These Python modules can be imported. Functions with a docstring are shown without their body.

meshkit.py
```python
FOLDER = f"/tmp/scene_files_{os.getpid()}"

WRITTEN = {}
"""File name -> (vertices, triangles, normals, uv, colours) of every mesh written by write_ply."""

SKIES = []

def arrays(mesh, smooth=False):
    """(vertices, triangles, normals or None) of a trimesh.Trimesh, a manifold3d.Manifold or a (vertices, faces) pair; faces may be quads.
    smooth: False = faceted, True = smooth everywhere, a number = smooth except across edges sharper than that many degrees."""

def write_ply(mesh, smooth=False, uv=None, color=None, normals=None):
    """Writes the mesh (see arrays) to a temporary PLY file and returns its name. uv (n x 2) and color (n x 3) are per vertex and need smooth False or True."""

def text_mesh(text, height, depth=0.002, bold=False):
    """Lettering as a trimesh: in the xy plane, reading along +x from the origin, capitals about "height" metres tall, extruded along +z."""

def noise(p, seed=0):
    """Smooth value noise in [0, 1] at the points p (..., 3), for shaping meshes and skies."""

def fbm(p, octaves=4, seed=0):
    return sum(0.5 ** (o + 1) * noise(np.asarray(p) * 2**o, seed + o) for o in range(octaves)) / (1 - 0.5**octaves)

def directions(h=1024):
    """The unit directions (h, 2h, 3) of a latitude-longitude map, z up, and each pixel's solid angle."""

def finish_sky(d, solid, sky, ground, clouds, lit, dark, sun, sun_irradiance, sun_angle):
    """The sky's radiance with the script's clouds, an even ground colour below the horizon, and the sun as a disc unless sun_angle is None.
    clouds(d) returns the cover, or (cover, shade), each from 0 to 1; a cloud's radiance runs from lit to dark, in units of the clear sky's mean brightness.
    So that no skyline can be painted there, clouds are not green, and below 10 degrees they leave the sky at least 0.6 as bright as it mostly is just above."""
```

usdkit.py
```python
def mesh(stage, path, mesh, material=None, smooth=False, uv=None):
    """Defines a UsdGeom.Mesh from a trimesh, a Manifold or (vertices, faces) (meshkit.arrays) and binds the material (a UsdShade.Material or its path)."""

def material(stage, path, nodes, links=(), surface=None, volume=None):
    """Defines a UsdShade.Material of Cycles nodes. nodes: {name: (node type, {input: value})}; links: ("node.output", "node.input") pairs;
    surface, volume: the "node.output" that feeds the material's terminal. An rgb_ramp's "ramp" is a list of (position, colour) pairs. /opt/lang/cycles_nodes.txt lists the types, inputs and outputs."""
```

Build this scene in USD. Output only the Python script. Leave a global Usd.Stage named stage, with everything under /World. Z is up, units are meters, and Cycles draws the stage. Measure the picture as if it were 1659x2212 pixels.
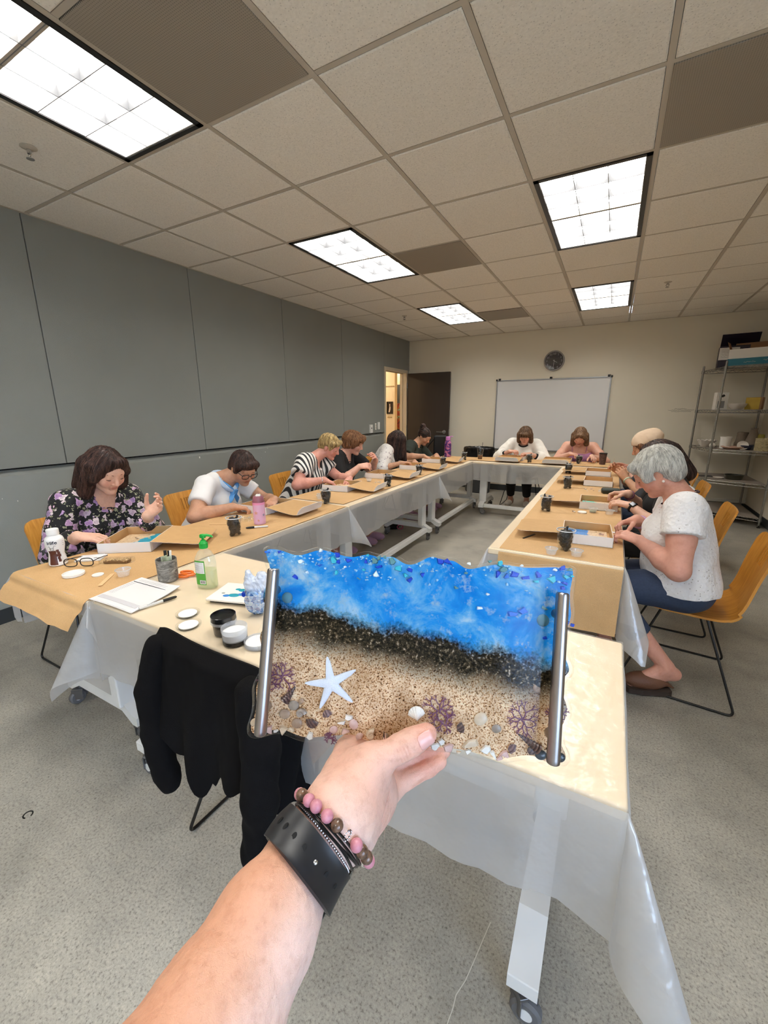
import math, random
import numpy as np, trimesh, manifold3d as m3
from shapely.geometry import Polygon, Point, LineString, box as sbox
from shapely.ops import unary_union
from shapely import affinity
from pxr import Usd, UsdGeom, UsdLux, UsdShade, Sdf, Gf, Vt
import usdkit, meshkit

stage = Usd.Stage.CreateInMemory()
UsdGeom.SetStageUpAxis(stage, UsdGeom.Tokens.z)
UsdGeom.SetStageMetersPerUnit(stage, 1.0)
W = '/World'
UsdGeom.Xform.Define(stage, W)
UsdGeom.Scope.Define(stage, W + '/Looks')
PI = math.pi
V = lambda *a: np.array(a, float)
unit = lambda v: np.asarray(v, float) / (np.linalg.norm(v) + 1e-12)

# ---------------------------------------------------------------- camera
EYE = V(0, 0, 1.43)
YAW, PITCH, ROLL, FPX = 0.5005, -0.2422, -0.0044, 886.7
def camera_axes():
    f = V(-math.sin(YAW) * math.cos(PITCH), math.cos(YAW) * math.cos(PITCH), math.sin(PITCH))
    r0 = V(math.cos(YAW), math.sin(YAW), 0)
    u0 = np.cross(r0, f)
    return math.cos(ROLL) * r0 + math.sin(ROLL) * u0, -math.sin(ROLL) * r0 + math.cos(ROLL) * u0, f
RIGHT, UP, FWD = camera_axes()
cam = UsdGeom.Camera.Define(stage, W + '/camera')
cam.CreateHorizontalApertureAttr(36.0)
cam.CreateVerticalApertureAttr(36.0 * 2212 / 1659)
cam.CreateFocalLengthAttr(36.0 * FPX / 1659)
cam.CreateClippingRangeAttr(Gf.Vec2f(0.02, 100))
cam.AddTransformOp().Set(Gf.Matrix4d(*RIGHT, 0, *UP, 0, *(-FWD), 0, *EYE, 1))
cam.CreateExposureAttr(0.95)

# ---------------------------------------------------------------- light: an even overcast sky, seen through the windows behind the photographer;
# the ceiling lights are emitting lamps inside their fixtures (see ceiling_light)
sky = UsdLux.DomeLight.Define(stage, W + '/sky')
sky.CreateIntensityAttr(1.0)
sky.CreateColorAttr(Gf.Vec3f(1.1, 1.5, 2.15))
LAMP = (8.8, 8.5, 7.95)          # radiance of the fluorescent lamps behind the louvres
HALL = (40.0, 31.0, 20.0)          # warm hallway lamp

# ---------------------------------------------------------------- helpers
def lin(r, g=None, b=None):
    c = np.array(r if g is None else (r, g, b), float) / 255
    return tuple(np.where(c <= 0.04045, c / 12.92, ((c + 0.055) / 1.055) ** 2.4))
used = {}
def numbered(parent, name):
    k = (parent, name)
    n = used.get(k, 0); used[k] = n + 1
    return f'{parent}/{name}' + (f'_{n:03d}' if n else '')
def keys(prim, label=None, cat=None, group=None, kind=None):
    for k, v in (('label', label), ('category', cat), ('group', group), ('kind', kind)):
        if v: prim.SetCustomDataByKey(k, v)
    return prim
def pathof(p):
    return p if isinstance(p, str) else str(p.GetPath())
def thing(name, label=None, cat=None, group=None, loc=(0, 0, 0), rz=0.0, kind=None, parent=W):
    x = UsdGeom.Xform.Define(stage, numbered(pathof(parent), name))
    x.AddTranslateOp().Set(Gf.Vec3d(*map(float, loc)))
    if rz: x.AddRotateZOp().Set(float(math.degrees(rz)))
    return keys(x.GetPrim(), label, cat, group, kind)
def obj(name, mesh, mat, parent=W, label=None, cat=None, group=None, kind=None, smooth=32, col=None):
    if isinstance(mesh, (list, tuple)) and not (len(mesh) == 2 and isinstance(mesh[0], np.ndarray)):
        mesh = join(mesh)
    path = numbered(pathof(parent), name)
    m = usdkit.mesh(stage, path, mesh, mat, smooth=True if col is not None else smooth)
    if col is not None:
        UsdGeom.PrimvarsAPI(m).CreatePrimvar('tint', Sdf.ValueTypeNames.Color3fArray, 'vertex').Set(Vt.Vec3fArray.FromNumpy(np.asarray(col, np.float32)))
    return keys(m.GetPrim(), label, cat, group, kind)
def dup(root, label=None, group=None, loc=(0, 0, 0), rz=0.0, name=None):
    was = root.GetCustomData()
    base = name or root.GetName()
    if base[-4:-3] == '_' and base[-3:].isdigit(): base = base[:-4]
    r = thing(base, label or was.get('label'), was.get('category'), group or was.get('group'), loc, rz)
    r.GetReferences().AddInternalReference(root.GetPath())
    r.SetInstanceable(True)
    return r
def tm(m):
    if isinstance(m, trimesh.Trimesh): return m
    if hasattr(m, 'to_mesh'):
        q = m.to_mesh(); return trimesh.Trimesh(np.array(q.vert_properties)[:, :3], np.array(q.tri_verts), process=False)
    return trimesh.Trimesh(m[0], m[1], process=False)
def join(ms):
    return trimesh.util.concatenate([tm(m) for m in ms])
def move(m, t=(0, 0, 0), rz=0, R=None):
    m = tm(m).copy()
    if rz: m.apply_transform(trimesh.transformations.rotation_matrix(rz, [0, 0, 1]))
    if R is not None:
        T = np.eye(4); T[:3, :3] = R; m.apply_transform(T)
    m.apply_translation(t); return m
def bx(x0, y0, z0, x1, y1, z1):
    m = trimesh.creation.box([abs(x1 - x0), abs(y1 - y0), abs(z1 - z0)])
    m.apply_translation([(x0 + x1) / 2, (y0 + y1) / 2, (z0 + z1) / 2]); return m
def rbox(x0, y0, z0, x1, y1, z1, r=0.004, seg=6):
    """box with rounded edges: the hull of eight small balls"""
    r = min(r, abs(x1 - x0) / 2.01, abs(y1 - y0) / 2.01, abs(z1 - z0) / 2.01)
    s = tm(m3.Manifold.sphere(r, seg * 2 if seg > 4 else 8)).vertices
    c = np.array([[x, y, z] for x in (x0 + r, x1 - r) for y in (y0 + r, y1 - r) for z in (z0 + r, z1 - r)])
    return tm(m3.Manifold.hull_points((c[:, None] + s[None]).reshape(-1, 3)))
def lathe(prof, n=32, close=True):
    """solid of revolution about z from (r, z) pairs, bottom to top"""
    p = np.array(prof, float)
    a = np.linspace(0, 2 * PI, n, endpoint=False)
    v = np.stack([p[:, None, 0] * np.cos(a), p[:, None, 0] * np.sin(a), np.broadcast_to(p[:, None, 1], (len(p), n))], -1).reshape(-1, 3)
    f = []
    for i in range(len(p) - 1):
        for j in range(n):
            k = (j + 1) % n
            f += [[i * n + j, i * n + k, (i + 1) * n + k], [i * n + j, (i + 1) * n + k, (i + 1) * n + j]]
    m = trimesh.Trimesh(v, f, process=False)
    m.merge_vertices(); m.update_faces(m.nondegenerate_faces()); m.remove_unreferenced_vertices()
    return m
def tube(pts, r, n=8, cap=True, flat=1.0, up0=None):
    """a tube along a polyline; r a number or one per point"""
    p = np.array(pts, float); k = len(p)
    r = np.broadcast_to(np.asarray(r, float), (k,))
    t = np.gradient(p, axis=0); t /= np.linalg.norm(t, axis=1)[:, None] + 1e-12
    up = V(0, 0, 1) if up0 is None else np.asarray(up0, float)
    if abs(t[0] @ up) > .9: up = V(1, 0, 0)
    rings = []; a = np.linspace(0, 2 * PI, n, endpoint=False)
    x = unit(np.cross(up, t[0]))
    for i in range(k):
        x = unit(x - t[i] * (x @ t[i])); y = np.cross(t[i], x)
        rings.append(p[i] + r[i] * (np.cos(a)[:, None] * x + flat * np.sin(a)[:, None] * y))
    v = np.vstack(rings); f = []
    for i in range(k - 1):
        for j in range(n):
            q = (j + 1) % n
            f += [[i * n + j, i * n + q, (i + 1) * n + q], [i * n + j, (i + 1) * n + q, (i + 1) * n + j]]
    if cap:
        v = np.vstack([v, p[0], p[-1]]); c0 = k * n
        for j in range(n):
            q = (j + 1) % n
            f += [[c0, q, j], [c0 + 1, (k - 1) * n + j, (k - 1) * n + q]]
    return trimesh.Trimesh(v, f, process=False)
def rounded(pts, r, n=6):
    """polyline with its inner corners rounded to radius r"""
    p = [np.array(q, float) for q in pts]; out = [p[0]]
    for a, b, c in zip(p, p[1:], p[2:]):
        d0, d1 = unit(a - b), unit(c - b)
        k = min(r, np.linalg.norm(a - b) * .49, np.linalg.norm(c - b) * .49)
        s, e = b + d0 * k, b + d1 * k
        for t in np.linspace(0, 1, n): out.append((1 - t) ** 2 * s + 2 * t * (1 - t) * b + t * t * e)
    return np.array(out + [p[-1]])
def prism(poly, z0, z1):
    gs = getattr(poly, 'geoms', [poly])
    ms = []
    for g in gs:
        if g.is_empty or g.area < 1e-9: continue
        m = trimesh.creation.extrude_polygon(g, z1 - z0, engine='earcut'); m.apply_translation([0, 0, z0]); ms.append(m)
    return join(ms)
def grid(P, thick=0.0, flip=False):
    """a surface from a (m, n, 3) array of points, given a thickness if wanted"""
    P = np.asarray(P, float); m, n = P.shape[:2]
    i = np.arange(m * n).reshape(m, n)
    f = np.vstack([np.stack([i[:-1, :-1], i[1:, :-1], i[1:, 1:]], -1).reshape(-1, 3), np.stack([i[:-1, :-1], i[1:, 1:], i[:-1, 1:]], -1).reshape(-1, 3)])
    if flip: f = f[:, ::-1]
    s = trimesh.Trimesh(P.reshape(-1, 3), f, process=False)
    return shell(s, thick) if thick else s
def shell(s, thick):
    """closes an open surface into a sheet of the given thickness"""
    v, f = np.array(s.vertices), np.array(s.faces)
    nrm = meshkit.arrays(s, True)[2]
    e = np.vstack([f[:, [0, 1]], f[:, [1, 2]], f[:, [2, 0]]])
    key = np.sort(e, 1); _, inv, cnt = np.unique(key, axis=0, return_inverse=True, return_counts=True)
    b = e[cnt[inv.ravel()] == 1]; N = len(v)
    side = np.vstack([np.stack([b[:, 1], b[:, 0], b[:, 0] + N], 1), np.stack([b[:, 1], b[:, 0] + N, b[:, 1] + N], 1)])
    return trimesh.Trimesh(np.vstack([v, v - nrm * thick]), np.vstack([f, f[:, ::-1] + N, side]), process=False)
def text(s, h, depth=0.0006, bold=False):
    return meshkit.text_mesh(s, h, depth, bold)
def basis(x, y, z):
    return np.stack([unit(x), unit(y), unit(z)], 1)

# ---------------------------------------------------------------- materials
looks = {}
def M(name, nodes, links, surface):
    looks[name] = usdkit.material(stage, f'{W}/Looks/{name}', nodes, links, surface=surface)
    return looks[name]
def pm(name, rgb, rough=.5, var=0.0, scale=8, rgb2=None, bump=0.0, bscale=60, detail=4, stretch=None, **extra):
    """principled material: a colour (sRGB 0..255), noise variation towards rgb2, and noise bump, in object coordinates"""
    if name in looks: return looks[name]
    p = {'base_color': lin(rgb), 'roughness': rough}; p.update(extra)
    nodes = {'p': ('principled_bsdf', p)}; links = []
    if rgb2 is not None or bump:
        nodes['tc'] = ('texture_coordinate', {})
        src = 'tc.object'
        if stretch is not None:
            nodes['mp'] = ('mapping', {'scale': stretch}); links.append(('tc.object', 'mp.vector')); src = 'mp.vector'
    if rgb2 is not None:
        nodes['n'] = ('noise_texture', {'scale': scale, 'detail': detail})
        nodes['r'] = ('rgb_ramp', {'ramp': [(max(0, .5 - .5 * (1 - var)), lin(rgb)), (min(1, .5 + .5 * (1 - var)), lin(rgb2))]})
        links += [(src, 'n.vector'), ('n.fac', 'r.fac'), ('r.color', 'p.base_color')]
    if bump:
        nodes['bn'] = ('noise_texture', {'scale': bscale, 'detail': 3})
        nodes['b'] = ('bump', {'strength': 1.0, 'distance': bump})
        links += [(src, 'bn.vector'), ('bn.fac', 'b.height'), ('b.normal', 'p.normal')]
    return M(name, nodes, links, 'p.BSDF')
def film(name, rgb, clear=.5, rough=.25, gloss=.12):
    """thin milky plastic film: part frosted see-through, part diffuse, part translucent, a soft sheen"""
    return M(name, {'rf': ('transparent_bsdf', {'color': (1, 1, 1)}), 'd': ('diffuse_bsdf', {'color': lin(rgb)}), 't': ('translucent_bsdf', {'color': lin(rgb)}),
                    'g': ('glossy_bsdf', {'color': (1, 1, 1), 'roughness': rough}), 'm1': ('mix_closure', {'fac': .5}), 'm2': ('mix_closure', {'fac': 1 - clear}),
                    'm3': ('mix_closure', {'fac': gloss}), 'tc': ('texture_coordinate', {}), 'n': ('noise_texture', {'scale': 14.0, 'detail': 3}), 'b': ('bump', {'strength': 1.0, 'distance': .01})},
             [('d.BSDF', 'm1.closure1'), ('t.BSDF', 'm1.closure2'), ('rf.BSDF', 'm2.closure1'), ('m1.closure', 'm2.closure2'), ('m2.closure', 'm3.closure1'), ('g.BSDF', 'm3.closure2'),
              ('tc.object', 'n.vector'), ('n.fac', 'b.height'), ('b.normal', 'g.normal'), ('b.normal', 'd.normal')], 'm3.closure')
def pane(name, tint=(1, 1, 1), ior=1.45, rough=.02, extra=.0):
    return M(name, {'t': ('transparent_bsdf', {'color': tint}), 'g': ('glossy_bsdf', {'color': (1, 1, 1), 'roughness': rough}), 'f': ('layer_weight', {'blend': .5}), 'p': ('math', {'math_type': 'power', 'value2': 4.0}), 'k': ('math', {'math_type': 'multiply_add', 'value2': .45, 'value3': (ior - 1) ** 2 / (ior + 1) ** 2}), 'm': ('mix_closure', {})},
             [('t.BSDF', 'm.closure1'), ('g.BSDF', 'm.closure2'), ('f.facing', 'p.value1'), ('p.value', 'k.value1'), ('k.value', 'm.fac')], 'm.closure')
def glow(name, rgb):
    return M(name, {'e': ('emission', {'color': rgb, 'strength': 1.0})}, [], 'e.emission')
# ---------------------------------------------------------------- the room
XL, XR, YB, YF, ZC = -3.58, 1.80, 7.566, -2.30, 2.704
C0, R0, T = -3.0084, 1.5954, 0.6096          # ceiling grid: first column line, first row line, pitch
def struct(name, mesh, mat, parent=W, label=None, **k):
    return obj(name, mesh, mat, parent, label, kind='structure' if parent == W else None, **k)
def concrete():
    nodes = {'g': ('texture_coordinate', {}), 'big': ('noise_texture', {'scale': .9, 'detail': 5, 'roughness': .6}), 'fine': ('noise_texture', {'scale': 130.0, 'detail': 4, 'roughness': .75}),
             'mid': ('noise_texture', {'scale': 6.0, 'detail': 6, 'roughness': .65}),
             'rb': ('rgb_ramp', {'ramp': [(.34, lin(142, 138, 129)), (.5, lin(166, 162, 152)), (.66, lin(184, 180, 168))]}), 'rf': ('rgb_ramp', {'ramp': [(.33, (.42, .41, .40)), (.47, (.92, .92, .92)), (.56, (1, 1, 1)), (.7, (1.25, 1.25, 1.22))]}),
             'rm': ('rgb_ramp', {'ramp': [(.3, (.84, .84, .85)), (.7, (1.08, 1.07, 1.05))]}), 'mx': ('mix', {'mix_type': 'multiply', 'fac': 1.0}), 'mx2': ('mix', {'mix_type': 'multiply', 'fac': 1.0}),
             'rr': ('rgb_ramp', {'ramp': [(.3, (.30, .30, .30)), (.7, (.46, .46, .46))]}), 'b': ('bump', {'strength': .25, 'distance': .002}), 'p': ('principled_bsdf', {'specular_ior_level': .4})}
    return M('polished_concrete', nodes, [('g.object', 'big.vector'), ('g.object', 'fine.vector'), ('g.object', 'mid.vector'), ('big.fac', 'rb.fac'), ('fine.fac', 'rf.fac'), ('mid.fac', 'rm.fac'), ('rb.color', 'mx.color1'),
        ('rf.color', 'mx.color2'), ('mx.color', 'mx2.color1'), ('rm.color', 'mx2.color2'), ('mx2.color', 'p.base_color'), ('mid.fac', 'rr.fac'), ('rr.color', 'p.roughness'), ('fine.fac', 'b.height'), ('b.normal', 'p.normal')], 'p.BSDF')
m_floor = concrete()
m_wall = pm('cream_wall_paint', (230, 222, 203), .6, bump=.0012, bscale=120)
m_gray = pm('grey_wall_paint', (146, 149, 143), .45, rgb2=(153, 156, 150), scale=5, var=.1, bump=.0006, bscale=160)
m_fabric = pm('grey_fabric', (138, 140, 134), .85, rgb2=(145, 147, 141), scale=3, var=.1, bump=.0012, bscale=420, sheen_weight=.1)
m_dark = pm('dark_shadow_gap', (30, 31, 30), .8)
m_base = pm('dark_baseboard_rubber', (46, 50, 52), .55)
m_trimw = pm('white_trim_paint', (225, 218, 204), .4)
m_black = pm('black_metal', (18, 18, 18), .35)
def tile_mat():
    nodes = {'tc': ('texture_coordinate', {}), 'o': ('object_info', {}), 'n': ('noise_texture', {'scale': 95.0, 'detail': 2, 'roughness': .6}), 'v': ('voronoi_texture', {'scale': 85.0}),
             'rp': ('rgb_ramp', {'ramp': [(.0, (.55, .55, .55)), (.16, (.62, .62, .62)), (.24, (1, 1, 1)), (1, (1, 1, 1))]}),
             'rn': ('rgb_ramp', {'ramp': [(.3, (.93, .93, .93)), (.7, (1.03, 1.03, 1.03))]}), 'rt': ('rgb_ramp', {'ramp': [(0, lin(234, 230, 222)), (1, lin(241, 237, 229))]}),
             'm1': ('mix', {'mix_type': 'multiply', 'fac': 1.0}), 'm2': ('mix', {'mix_type': 'multiply', 'fac': .55}), 'b': ('bump', {'strength': .6, 'distance': .002}), 'p': ('principled_bsdf', {'roughness': .9, 'specular_ior_level': .2})}
    return M('fissured_ceiling_tile', nodes, [('tc.object', 'n.vector'), ('tc.object', 'v.vector'), ('v.distance', 'rp.fac'), ('n.fac', 'rn.fac'), ('o.random', 'rt.fac'), ('rt.color', 'm1.color1'), ('rn.color', 'm1.color2'),
        ('m1.color', 'm2.color1'), ('rp.color', 'm2.color2'), ('m2.color', 'p.base_color'), ('n.fac', 'b.height'), ('b.normal', 'p.normal')], 'p.BSDF')
m_tile = tile_mat()
m_tbar = pm('ceiling_grid_paint', (186, 178, 165), .5)
def perf_mat():
    nodes = {'tc': ('texture_coordinate', {}), 'v': ('voronoi_texture', {'scale': 118.0, 'randomness': .0}), 'r': ('rgb_ramp', {'ramp': [(0, lin(24, 22, 20)), (.36, lin(30, 28, 26)), (.46, lin(150, 142, 130)), (1, lin(160, 150, 138))]}), 'p': ('principled_bsdf', {'roughness': .5})}
    return M('perforated_vent_metal', nodes, [('tc.object', 'v.vector'), ('v.distance', 'r.fac'), ('r.color', 'p.base_color')], 'p.BSDF')
m_perf = perf_mat()
m_white = pm('white_plastic', (240, 238, 232), .35)

fl = struct('floor', bx(XL - 2.6, YF - .1, -.1, XR + .1, YB + 2.6, 0), m_floor, label='speckled grey polished concrete floor with a soft sheen')
def arc_ring(cx, cy, r, a0, a1, w):
    a = np.linspace(a0, a1, 16); P = np.c_[cx + r * np.cos(a), cy + r * np.sin(a)]
    return prism(LineString(P).buffer(w), 0, .0012)
obj('stain_ring', arc_ring(-1.72, .42, .014, .3, 5.2, .0022), m_black, fl)
obj('floor_crack', prism(LineString([(-.150, .90), (-.158, .85), (-.168, .784), (-.175, .745), (-.187, .709), (-.186, .681), (-.189, .651), (-.205, .60)]).buffer(.0011), 0, .0008), pm('pale_crack_filler', (196, 192, 184), .7), fl)
# left wall: painted lower half, a dark gap, fabric-wrapped panels above, a door opening near the far corner
DY0, DY1, DZ = 6.60, 7.43, 2.12
wl = thing('wall_left', 'left wall, grey painted below and clad in grey fabric panels above', kind='structure')
obj('lower_wall', [bx(XL - .12, YF, 0, XL, DY0 - .05, 1.005), bx(XL - .12, DY1 + .05, 0, XL, YB + .12, 1.05)], m_gray, wl)
obj('wainscot_ledge', [(lambda q: q)(trimesh.convex.convex_hull(V([XL, YF, 1.005], [XL, DY0 - .05, 1.005], [XL - .03, YF, 1.045], [XL - .03, DY0 - .05, 1.045], [XL - .1, YF, 1.005], [XL - .1, DY0 - .05, 1.005]).reshape(-1, 3)))], m_fabric, wl)
obj('gap_strip', bx(XL - .12, YF, 1.005, XL - .045, DY0 - .05, 1.075), m_dark, wl)
ys = [YF, -.90, .332, 1.565, 2.80, 4.04, 5.275, DY0 - .05]
for a, b in zip(ys, ys[1:]):
    obj('fabric_panel', rbox(XL - .05, a + .0025, 1.057, XL + .012, b - .0025, ZC + .02, .004), m_fabric, wl)
obj('fabric_panel', [bx(XL - .05, DY0 - .05, DZ + .05, XL + .012, YB, ZC + .02)], m_fabric, wl, label='grey fabric panel over the open doorway')
obj('wall_core', [bx(XL - .12, YF, 1.075, XL - .051, DY0 - .05, ZC + .1), bx(XL - .12, DY0 - .05, DZ + .05, XL - .051, YB + .12, ZC + .1), bx(XL - .12, DY1 + .05, 1.05, XL - .0, YB + .12, DZ + .06)], m_gray, wl)
struct('baseboard_left', bx(XL, YF, 0, XL + .012, DY0 - .06, .10), m_base, label='low rubber baseboard along the grey left wall')
# scuffs and nail holes on the grey wall
rs = random.Random(4)
for y, z, w in ((1.03, .80, .004), (1.23, .83, .004), (2.72, .985, .009), (3.62, .96, .005), (3.55, .90, .003), (1.15, .86, .003), (3.66, 1.0, .004)):
    obj('paint_chip', rbox(XL - .001, y - w * .6, z - w, XL + .0012, y + w * .6, z + w, .0005), m_white, wl)
# back wall
wb = thing('wall_back', 'cream painted back wall behind the whiteboard', kind='structure')
obj('wall_face', [bx(XL - .0, YB, 0, XR + .12, YB + .12, ZC + .1)], m_wall, wb)
struct('baseboard_back', rbox(XL, YB - .012, 0, XR, YB, .105, .003), m_base, label='dark rubber baseboard under the cream back wall')
struct('trim_1', rbox(XL, YB - .014, .105, XR, YB, .15, .003), m_trimw, label='white trim strip above the dark back baseboard')
struct('baseboard_right', rbox(XR - .012, YF, 0, XR, YB, .105, .003), m_base, label='dark rubber baseboard of the right wall')
# front wall behind the photographer; a row of windows in the right wall beside and behind the photographer
struct('wall_front', bx(XL - .12, YF - .12, 0, XR + .12, YF, ZC + .1), m_wall, label='plain cream wall behind the photographer')
WZ0, WZ1 = .55, 2.35
wins = [(-2.15, -1.25), (-1.1, -.2)]
pieces = [bx(XR, YF - .12, 0, XR + .12, YB + .12, WZ0), bx(XR, YF - .12, WZ1, XR + .12, YB + .12, ZC + .1)]
ys_ = [YF - .12] + [c for w in wins for c in w] + [YB + .12]
for a, b in zip(ys_[0::2], ys_[1::2]): pieces.append(bx(XR, a, WZ0, XR + .12, b, WZ1))
struct('wall_right', join(pieces), m_wall, label='cream right wall with windows near the photographer')
for i, (a, b) in enumerate(wins):
    w = thing(f'window_{i+1}', ['rear', 'nearer'][i] + ' daylight window in the right wall beside the photographer', kind='structure')
    obj('window_frame', [bx(XR + .04, a, WZ0, XR + .1, a + .04, WZ1), bx(XR + .04, b - .04, WZ0, XR + .1, b, WZ1), bx(XR + .04, a, WZ0, XR + .1, b, WZ0 + .04), bx(XR + .04, a, WZ1 - .04, XR + .1, b, WZ1), bx(XR + .04, a, 1.6, XR + .1, b, 1.64)], m_black, w)
    obj('window_pane', bx(XR + .065, a + .04, WZ0 + .04, XR + .07, b - .04, WZ1 - .04), pane('window_glass'), w)
struct('ground', bx(XR + .13, -40, -.3, 40, 40, -.12), pm('outside_paving', (150, 150, 146), .8), label='pale paving outside the windows')

# ceiling: a slab, the exposed grid, tiles, vents, light fixtures
ce = thing('ceiling', 'suspended ceiling of square fissured tiles in an exposed grid', kind='structure')
obj('ceiling_deck', bx(XL - .12, YF - .12, ZC + .25, XR + .12, YB + .12, ZC + .35), m_gray, ce)
c_lo, c_hi = -1, 8; r_lo = -7; r_hi = 10
lights = [(1, -6), (1, -2), (1, 2), (1, 6), (4, -6), (4, -2), (4, 2), (4, 6)]
taken = {(c, r + k) for c, r in lights for k in (0, 1)}
vents = {(2, -1): 0, (2, 3): 1, (2, 7): 2, (5, 1): 3, (5, 5): 4}
vents = {(2, -1): 0, (2, 3): 1, (2, 7): 2, (5, 1): 3}
for r in range(r_lo, r_hi):
    for c in range(c_lo, c_hi):
        x0, x1 = C0 + c * T, C0 + (c + 1) * T; y0, y1 = R0 + r * T, R0 + (r + 1) * T
        x0, x1, y0, y1 = max(x0, XL - .02), min(x1, XR + .02), max(y0, YF - .02), min(y1, YB + .02)
        if x1 - x0 < .03 or y1 - y0 < .03 or (c, r) in taken: continue
        if (c, r) in vents:
            obj('return_vent', rbox(x0 + .012, y0 + .012, ZC - .004, x1 - .012, y1 - .012, ZC + .012, .002), m_perf, ce, label='square perforated metal return air panel')
            continue
        # a tegular tile: a face slightly below the grid, bevelled edges
        g, d = .014, .008
        v = V(*[[x, y, z] for (gg, z) in ((g, ZC + .012), (g, ZC + .001), (g + .006, ZC - .002)) for x, y in ((x0 + gg, y0 + gg), (x1 - gg, y0 + gg), (x1 - gg, y1 - gg), (x0 + gg, y1 - gg))])
        f = [[8, 10, 9], [8, 11, 10]]
        for k in (0, 4):
            for j in range(4):
                q = (j + 1) % 4
                f += [[k + j, k + 4 + j, k + 4 + q], [k + j, k + 4 + q, k + q]]
        obj('ceiling_tile', trimesh.Trimesh(v, np.array(f)[:, ::-1], process=False), m_tile, ce, smooth=False)
for c in range(0, c_hi + 1):
    x = C0 + c * T
    obj('grid_runner', bx(x - .012, YF, ZC + .000, x + .012, YB, ZC + .03), m_tbar, ce)
for r in range(r_lo + 1, r_hi + 1):
    y = R0 + r * T
    if YF < y < YB:
        obj('cross_tee', bx(XL, y - .011, ZC + .001, XR, y + .011, ZC + .028), m_tbar, ce)
obj('wall_angle', [bx(XL, YF, ZC - .004, XL + .03, YB, ZC + .02), bx(XL, YB - .025, ZC - .004, XR, YB, ZC + .02), bx(XR - .025, YF, ZC - .004, XR, YB, ZC + .02)], m_tbar, ce)

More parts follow.
